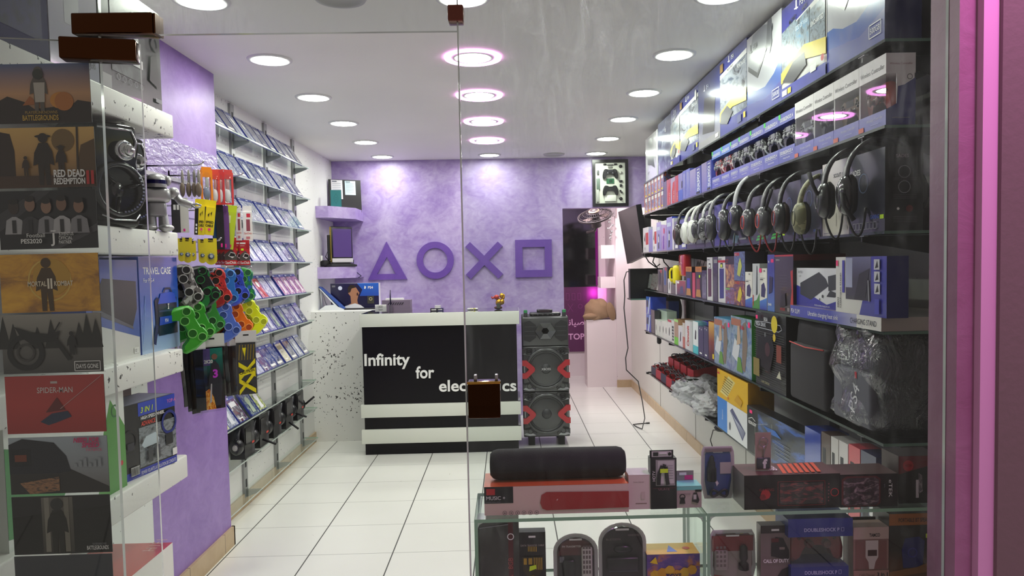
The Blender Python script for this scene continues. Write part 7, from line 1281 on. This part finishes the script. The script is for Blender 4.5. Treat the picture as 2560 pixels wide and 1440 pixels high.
x0, x1 = xat(1624, 1.745, 1.0), xat(1683, 1.745, 1.0); zz = zat(1146, .35, 1.738); mb = MB(); mb.box((x0, 1.744, zz), (x1, 1.746, zz+.018), M('1c1b1f', .4)); f = Face(mb, (x0, 1.744, zz), (x1-x0, 0, 0), (0, 0, .018)); f.rect(.08, .12, .92, .88, M('cfd0cc', .4)); f.rect(.14, .25, .36, .75, BK); f.disc(.84, .5, .004, BK); f.rect(.4, .5, .72, .75, M('f4f4f2', .5)); tag(mb.build('hang_tab'), 'small white and black hang tab standing up from the black cable carton', 'tab')
def teal(f): f.rect(0, 0, 1, 1, M('b9aca4', .4)); f.rect(0, .82, 1, 1, M('7ad0c4', .35)); f.rect(.74, .74, 1, .84, BK); f.text('CAR HOLDER', .06, .6, .09, M('8a807a', .5), maxw=.5); f.poly([(.1, .2), (.34, .2), (.3, .5), (.16, .5)], M('2e2a2c', .4)); f.hoop(.22, .52, .007, .002, BK); f.poly([(.6, .3), (.85, .22), (.9, .36), (.8, .72), (.66, .7)], M('2a2729', .4)); f.rect(.66, .4, .78, .62, M('c8c4c0', .4))
FB('car_holder_box', 'small teal and grey car holder carton with a pink sticker on its tab', 1692, 1754, 1216, MX('a89c94'), teal, Y=1.742, d=.05, top=lambda f: f.rect(0, 0, 1, 1, M('7ad8cc', .35)))
x0, x1 = xat(1688, 1.79, 1.0), xat(1733, 1.79, 1.0); zz = zat(1205, .4, 1.79); mb = MB(); mb.box((x0, 1.789, ZT+.03), (x1, 1.7905, zz+.028), M('9a948e', .4)); f = Face(mb, (x0, 1.789, zz), (x1-x0, 0, 0), (0, 0, .028)); f.rect(.5, .2, .95, .6, M('e0308a', .4)); f.rect(.2, .6, .6, .85, WT); tag(mb.build('hang_tab'), 'grey hang tab with a pink sticker behind the teal carton', 'tab')
def blister(label, pl, pr, pt, pb, Y, card, fn, arch=False, z=None, th=.012, inset=.16, cardtop='b8b0a8'):
    z = z if z is not None else ZT; x0, x1 = xat(pl, Y, 1.0), xat(pr, Y, 1.0); w_ = x1-x0; h_ = zat(pt, (x0+x1)/2, Y)-z; t = thing('blister_pack', label, 'blister pack', ((x0+x1)/2, Y, z+.0005))
    def out(k):
        a = w_/2-k
        if arch: r = a; return [(-a, k), (a, k), (a, h_-k-r*.8)]+[(r*math.cos(pi*q/12), h_-k-r*.8+r*.8*math.sin(pi*q/12)) for q in range(1, 12)]+[(-a, h_-k-r*.8)]
        return [(-a*.8, k), (a*.8, k), (a, k+h_*.3), (a*.96, h_*.9-k), (a*.84, h_-k), (-a*.84, h_-k), (-a*.96, h_*.9-k), (-a, k+h_*.3)]
    mb = MB(); mb.prism(out(0), .006, .008, CLEARP, side=M('dcdcda', .2, 0, .6)); e = out(.004); mb.prism(e, -th, .005, CLEARP); 
    o, i_ = out(0), out(.010); n = len(o)
    for q in range(n): a, b, c, d = o[q], o[(q+1) % n], i_[(q+1) % n], i_[q]; mb.poly([(a[0], .0055, a[1]), (b[0], .0055, b[1]), (c[0], .0055, c[1]), (d[0], .0055, d[1])], M('d4d4d0', .25, 0, .6))
    mb.build('clear_shell', t); mb = MB(); mb.prism(out(.009), .0042, .005, M(card, .4)); f = Face(mb, (-w_/2, .0042, 0), (w_, 0, 0), (0, 0, h_)); f.k = 2; f.rect(.36, .885, .64, .915, M('f2f2ee', .5)); mb2 = fn(f, w_, h_); mb.build('card', t); return t, w_, h_
def bl_car(f, w, h): f.rect(.56, .48, .88, .70, M('c4c0b8', .45)); f.poly([(.4, .36), (.46, .36), (.52, .30), (.46, .24)], WT); f.rect(.12, .9, .9, .97, M('8a7f7a', .4))
t, w_, h_ = blister('blue blister pack with a black car charger beside the long red carton', 1753, 1838, 1118, 1253, 1.80, '3a4f8c', bl_car)
mb = MB(); mb.T = tr(-w_*.2, -.002, 0); mb.lathe([(.003, h_*.84), (.006, h_*.80), (.006, h_*.74), (.0085, h_*.72), (.0085, h_*.62), (.011, h_*.60), (.0115, h_*.36), (0, h_*.35)], M('17161a', .35), 16); mb.build('charger', t); mb = MB(); mb.tube([(-.02+.006*math.cos(a*3), -.004, .014+.006*math.sin(a*5)) if False else (.02*math.cos(a), -.004, .016+.008*math.sin(2*a)) for a in [pi*2*q/24 for q in range(25)]], .0035, M('1d1c20', .5), 6); mb.build('coiled_cord', t)
def gm1(f): f.rect(0, 0, 1, 1, M('1b1214', .35)); f.line([(.35, .1), (.84, .1), (.84, .8), (.35, .8), (.35, .1)], .0012, M('7a1f24', .4)); f.rect(.37, .14, .82, .76, photo('120d10', '3a2a2e', '8a3a3a', 4, 4, .15, 1)); f.disc(.22, .44, .012, M('a8242a', .4), 8); f.disc(.19, .36, .008, M('7a1a20', .4), 6); f.hoop(.94, .46, .010, .002, M('a8242a', .4)); [f.rect(.87, .2+.1*k, .88, .24+.1*k, M('8a4a50', .4)) for k in range(6)]; f.text('GAMING', .15, .55, .08, M('8a2a30', .4), maxw=.16)
FB('mouse_box', 'long black and dark red gaming carton lying in the middle of the right showcase top', 1861, 2100, 1187, MX('1f1518'), gm1, Y=1.715, d=.10, top=lambda f: (f.rect(0, 0, 1, 1, M('5a3a38', .4)), [f.poly([(.42+.06*k, .1), (.46+.06*k, .1), (.52+.06*k, .9), (.48+.06*k, .9)], M('d8603c', .4)) for k in range(7)], f.text('RGB', .3, .3, .4, WT, maxw=.1)), left=lambda f: f.rect(0, 0, 1, 1, M('8a8684', .4)))
def gm2(f): f.rect(0, 0, 1, 1, M('1e1416', .35)); f.poly([(.02, .1), (.1, .03), (.64, .03), (.7, .12), (.7, .86), (.62, .95), (.1, .95), (.02, .86)], M('5a1a1e', .35)); f.poly([(.05, .12), (.12, .06), (.62, .06), (.67, .14), (.67, .84), (.6, .9), (.12, .9), (.05, .82)], photo('151013', '3a2c30', '9a8a8a', 4, 9, .15, 1)); f.text('eTEK', .84, .82, .11, WT, rot=-pi/2, sx=1.6); f.text('gaming', .76, .7, .03, GY, rot=-pi/2)
FB('mouse_box', 'dark red windowed gaming carton on the showcase, right of the long one', 2101, 2244, 1186, MX('20161a'), gm2, Y=1.713, d=.09, top=lambda f: f.rect(0, 0, 1, 1, M('4a2a2a', .4)))
def gm3(f): f.rect(0, 0, 1, 1, M('1c1316', .35)); f.poly([(0, .62), (1, .86), (1, 1), (0, 1)], M('6a1620', .35)); f.disc(.22, .8, .013, M('a81e2a', .4)); f.text('RAZOR', .15, .78, .05, M('5a1018', .4), maxw=.16); f.text('BIA', .94, .95, .05, WT, rot=-pi/2); f.rect(.4, .12, .47, .5, M('c8c4c4', .35)); f.poly([(.46, .2), (.56, .26), (.54, .6), (.46, .64)], photo('2a2426', '6a6064', 'b0a4a8', 4, 2))
FB('mouse_box', 'black and red upright gaming carton at the right end of the showcase', 2246, 2352, 1140, MX('241619'), gm3, Y=1.73, d=.08, left=lambda f: f.rect(0, 0, 1, 1, M('4a3a38', .4)))
# key ring pack standing on the long carton
zk = zat(1187, .6, 1.715)-.0; x0, x1 = xat(1887, 1.75, 1.05), xat(1929, 1.75, 1.05); w_ = x1-x0; h_ = zat(1061, (x0+x1)/2, 1.75)-zk-.001
t = thing('key_ring_pack', 'clear key ring pack with white letter f standing on the long gaming carton', 'key ring pack', ((x0+x1)/2, 1.75, zk+.001)); mb = MB(); mb.box((-w_/2, -.004, 0), (w_/2, .004, h_), CLEARP); mb.box((-w_/2+.001, .002, 0), (w_/2-.001, .003, h_*.82), M('b09488', .45)); mb.build('sleeve', t)
mb = MB(); mb.rbox((-w_*.40, -.0028, .004), (w_*.40, .0012, h_*.28), M('2a2038', .3), .003); f = Face(mb, (-w_*.4, -.0028, .004), (w_*.8, 0, 0), (0, 0, h_*.28-.004)); f.text('f', .42, .1, .78, WT, bold=.05); mb.build('emblem', t); mb = MB(); mb.tube([(w_*.26*math.cos(2*pi*k/20), -.002, h_*.62+w_*.26*math.sin(2*pi*k/20)) for k in range(21)], .0011, STEEL, 6); mb.tube([(0, -.002, h_*.52), (.002, -.002, h_*.42), (-.001, -.002, h_*.28)], .0012, STEEL, 6); mb.build('ring', t)
# ---- inside the showcases
FB('power_bank_box', 'dark glossy wrapped carton at the left inside the left showcase', 1196, 1300, 1300, M('241a1e', .15, 0, 1), lambda f: (f.rect(.06, .04, .74, .86, M('2a1e24', .15, 0, 1)), f.rect(.74, .02, .86, .97, M('5a2028', .3)), f.text('FOR', .84, .06, .09, M('b04a4a', .4), rot=pi/2), f.text('8GB', .84, .36, .06, M('b04a4a', .4), rot=pi/2), f.hoop(.8, .78, .008, .002, WT), f.line([(.05, .9), (.75, .94)], .002, GY)), Y=1.74, z=ZL, d=.05)
def crest(f):
    f.rect(0, 0, 1, 1, M('20181a', .4)); f.rect(.36, .915, .62, .945, M('f2f2ee', .5)); f.text('DATA TRANSFER CABLE', .06, .78, .03, M('b0a8a0', .5), maxw=.88); g = M('b8962a', .4); [f.rect(.33+.06*k, .70, .36+.06*k, .78, g) for k in range(6)]; f.poly([(.1, .62), (.9, .62), (.86, .4), (.5, .22), (.14, .4)], M('3a3018', .4)); f.rect(.16, .5, .48, .6, g); f.rect(.28, .44, .34, .62, M('20181a', .4)); [f.rect(.54+.07*k, .42, .575+.07*k, .61, g) for k in range(5)]; f.poly([(.36, .4), (.64, .44), (.62, .5), (.38, .48)], LG); f.disc(.5, .28, .008, g)
FB('cable_box', 'black data cable carton with a golden club crest inside the left showcase', 1300, 1366, 1331, MX('1f181b'), crest, Y=1.742, z=ZL, d=.03)
def fm(f, w, h): f.poly([(.1, .62), (.9, .62), (.8, .84), (.5, .93), (.2, .84)], M('6a3a38', .4)); f.text('FM TRANSMITTER', .2, .76, .035, M('e0d4d0', .4), maxw=.42, bold=.02); f.rect(.12, .06, .9, .62, M('2a1f22', .4)); f.rect(.14, .5, .24, .6, GY); f.rect(.36, .885, .64, .915, M('f2f2ee', .5))
t, w_, h_ = blister('arched radio transmitter blister pack with a white remote inside the left showcase', 1379, 1492, 1336, 1440, 1.76, '4a2f30', fm, True, ZL)
mb = MB(); mb.rbox((w_*.12, -.009, .03), (w_*.36, .001, h_*.78), M('d8d4cc', .35), .004); [mb.box((w_*(.15+.065*a), -.0096, .045+.012*b), (w_*(.15+.065*a)+.0045, -.009, .045+.012*b+.008), M('6a5a58', .4)) for a in range(3) for b in range(6)]; mb.build('remote', t)
mb = MB(); mb.rbox((-w_*.3, -.009, .02), (-w_*.02, .001, h_*.56), M('1b171a', .3), .005); mb.build('transmitter', t)
t, w_, h_ = blister('dark arched blister pack with a small screen inside the left showcase', 1493, 1614, 1309, 1440, 1.76, '2a1e22', lambda f, w, h: (f.text('BLUETOOTH', .16, .74, .03, M('8a7a78', .5), maxw=.3), f.text('HANDSFREE', .62, .8, .03, M('8a7a78', .5), maxw=.24)), True, ZL)
mb = MB(); mb.rbox((-w_*.34, -.01, .045), (w_*.34, .001, h_*.5), M('1c171b', .3), .006); mb.box((-w_*.3, -.0106, .05), (w_*.3, -.0101, h_*.30), M('3c4654', .12, 0, .6)); mb.ell((0, -.004, h_*.62), (w_*.2, .008, .01), M('141115', .3), 14, 8); mb.build('device', t)
FB('toy_box', 'purple and yellow cartoon coloured carton with an open lid inside the left showcase', 1618, 1750, 1386, MX('4a3488'), lambda f: (f.rect(0, 0, 1, 1, photo('4a3488', '6a4a98', 'c87a2a', 3, 5)), [f.disc(.15+.14*k, .45+.06*(k % 3), .012, M(('e0b42a', 'd8a020')[k % 2], .4), 7) for k in range(6)], f.text('TOYS', .5, .36, .12, M('2a1a4a', .4), 'c', bold=.03), f.poly([(.05, .8), (.2, .75), (.16, .95)], YL)), Y=1.745, z=ZL, d=.07, top=lambda f: (f.rect(0, 0, 1, 1, M('e2b43a', .4)), f.poly([(.4, .2), (.6, .2), (.5, .8)], M('5a7ad0', .4)), f.disc(.8, .5, .009, M('d0482a', .4), 9)))
def bl6(f, w, h): f.rect(.06, .62, .94, .9, M('8a2a2c', .4)); f.rect(.1, .05, .9, .62, M('a89a94', .4)); f.rect(.36, .885, .64, .915, M('f2f2ee', .5)); f.poly([(.1, .05), (.9, .05), (.9, .16), (.6, .12), (.1, .2)], M('a84a42', .4))
t, w_, h_ = blister('squarish blister pack with remote and car plug inside the right showcase', 1772, 1890, 1327, 1432, 1.765, '6a4442', bl6, False, ZL)
mb = MB(); mb.rbox((-w_*.40, -.009, .04), (-w_*.12, .001, h_*.66), M('b0a49e', .35), .004); [mb.box((-w_*.38+.009*a, -.0096, .05+.011*b), (-w_*.38+.009*a+.0055, -.009, .05+.011*b+.006), M('7a6a66', .4)) for a in range(3) for b in range(5)]; mb.build('remote', t)
mb = MB(); mb.T = tr(w_*.22, -.002, 0); mb.lathe([(.004, h_*.74), (.009, h_*.70), (.010, h_*.5), (.006, h_*.44), (.012, h_*.4), (.013, h_*.3), (0, h_*.28)], M('2a2022', .35), 16); mb.build('car_plug', t)
FB('cable_box', 'grey carton with a dark figure and white lettering inside the right showcase', 1902, 1976, 1314, MX('8a7a76'), lambda f: (f.rect(0, 0, 1, 1, M('7a6c68', .4)), f.rect(0, .88, 1, 1, M('3a3032', .4)), f.rect(.36, .915, .62, .945, M('f2f2ee', .5)), f.poly([(.3, .0), (1, .0), (1, .36), (.7, .3)], M('241d20', .4)), f.poly([(.35, .52), (.95, .44), (.95, .6), (.75, .8), (.5, .82), (.35, .72)], M('241d20', .4)), f.rect(.62, .62, .8, .66, M('8a7a76', .4)), f.rect(.35, .74, .6, .8, M('5a2024', .4)), f.text('CALL OF DUTY', .08, .42, .055, WT, maxw=.86, bold=.03)), Y=1.74, z=ZL, d=.03)
# DOUBLESHOCK carton with window
x0, x1 = xat(1971, 1.722, .8), xat(2128, 1.722, .8); w_ = x1-x0; h_ = zat(1297, (x0+x1)/2, 1.722)-ZL; d_ = .08
t = thing('controller_box', 'dark blue carton with a red gamepad behind its window inside the right showcase', 'box', ((x0+x1)/2, 1.722, ZL+.0005)); mb = MB(); b = MX('2f3a80'); mb.box((-w_/2-.002, -.004, h_-.042), (w_/2+.002, d_, h_), b); mb.box((-w_/2+.006, 0, 0), (w_/2-.006, d_, .058), b); mb.box((-w_/2+.006, d_-.003, .058), (w_/2-.006, d_, h_-.042), MX('8a7a7c'))
f = Face(mb, (-w_/2, -.004, h_-.042), (w_, 0, 0), (0, 0, .042)); f.text('DOUBLESHOCK P', .24, .3, .2, M('b8bce0', .4), maxw=.56, bold=.02); f.line([(.83, .3), (.87, .3), (.87, .5), (.83, .5), (.83, .3)], .0008, M('b8bce0', .4)); f = Face(mb, (-w_/2+.006, 0, 0), (w_-.012, 0, 0), (0, 0, .058)); f.text('DOUBLESHOCK P', .24, .68, .15, M('b8bce0', .4), maxw=.56, bold=.02); f.line([(.83, .68), (.87, .68), (.87, .84), (.83, .84), (.83, .68)], .0008, M('b8bce0', .4)); mb.build('carton', t)
mb = MB(); mb.box((-w_/2+.006, -.001, .058), (w_/2-.006, 0, h_-.042), CLEARP); mb.build('window', t)['label'] = 'clear film window'; mb = MB(); gamepad(mb, M('8a2a30', .4), tr(0, .035, .115), sticks=M('5a1a20', .4), s=.8); mb.build('controller', t)['label'] = 'red gamepad'
def tam(f): f.rect(0, 0, 1, 1, M('a07a72', .4)); f.rect(0, .8, 1, 1, M('c8b0a4', .4)); f.text('TAMCO', .45, .84, .055, BK, maxw=.3, bold=.03); f.rect(.06, .3, .94, .78, M('8a5a54', .3, 0, .5)); f.poly([(.34, .78), (.7, .78), (.7, .5), (.62, .42), (.58, .3), (.44, .3), (.42, .42), (.34, .5)], M('d8ccc6', .4)); f.rect(.4, .52, .66, .62, M('4a2e2c', .4)); f.rect(0, 0, 1, .28, M('b88a7e', .4)); f.text('CAR Charger', .16, .18, .05, M('5a3a36', .5), maxw=.44); f.text('3 in 1', .66, .18, .065, BK, maxw=.3, bold=.03); f.text('Support 110V', .18, .10, .035, M('5a3a36', .5), maxw=.5)
FB('car_charger_box', 'pinkish car charger carton with a white plug picture inside the right showcase', 2133, 2221, 1318, MX('9a7a72'), tam, Y=1.735, z=ZL, d=.05)
x0, x1 = xat(2120, 1.77, .86), xat(2200, 1.77, .86); mb = MB(); zz = zat(1308, .8, 1.77); mb.box((x0, 1.792, ZL), (x1, 1.796, zz+.006), M('2a1c1e', .4)); tag(mb.build('dark_card', ), 'dark card with a small red mark standing behind the pinkish charger carton', 'card')
def btp(f): f.rect(0, 0, 1, 1, fade('7a4a1c', '201719', .4, '2a1a14')); f.rect(0, .84, 1, 1, M('a8621c', .4)); f.text('PORTABLE BT SPEAKER', .2, .885, .055, M('3a2210', .5), maxw=.74, bold=.02); f.poly([(.3, .25), (.72, .25), (.76, .62), (.64, .68), (.34, .66), (.27, .5)], M('26246a', .35)); f.hoop(.5, .46, .012, .003, M('3a3a90', .35)); f.rect(.78, .66, .92, .72, LG); f.poly([(0, .2), (.6, .26), (1, .36), (1, .2), (0, .12)], M('8a5a24', .4)); f.rect(.84, .2, 1, .32, BK)
FB('speaker_box', 'dark brown portable speaker carton with an orange head at the right end inside the showcase', 2222, 2338, 1284, MX('2a1c18'), btp, Y=1.735, z=ZL, d=.08)
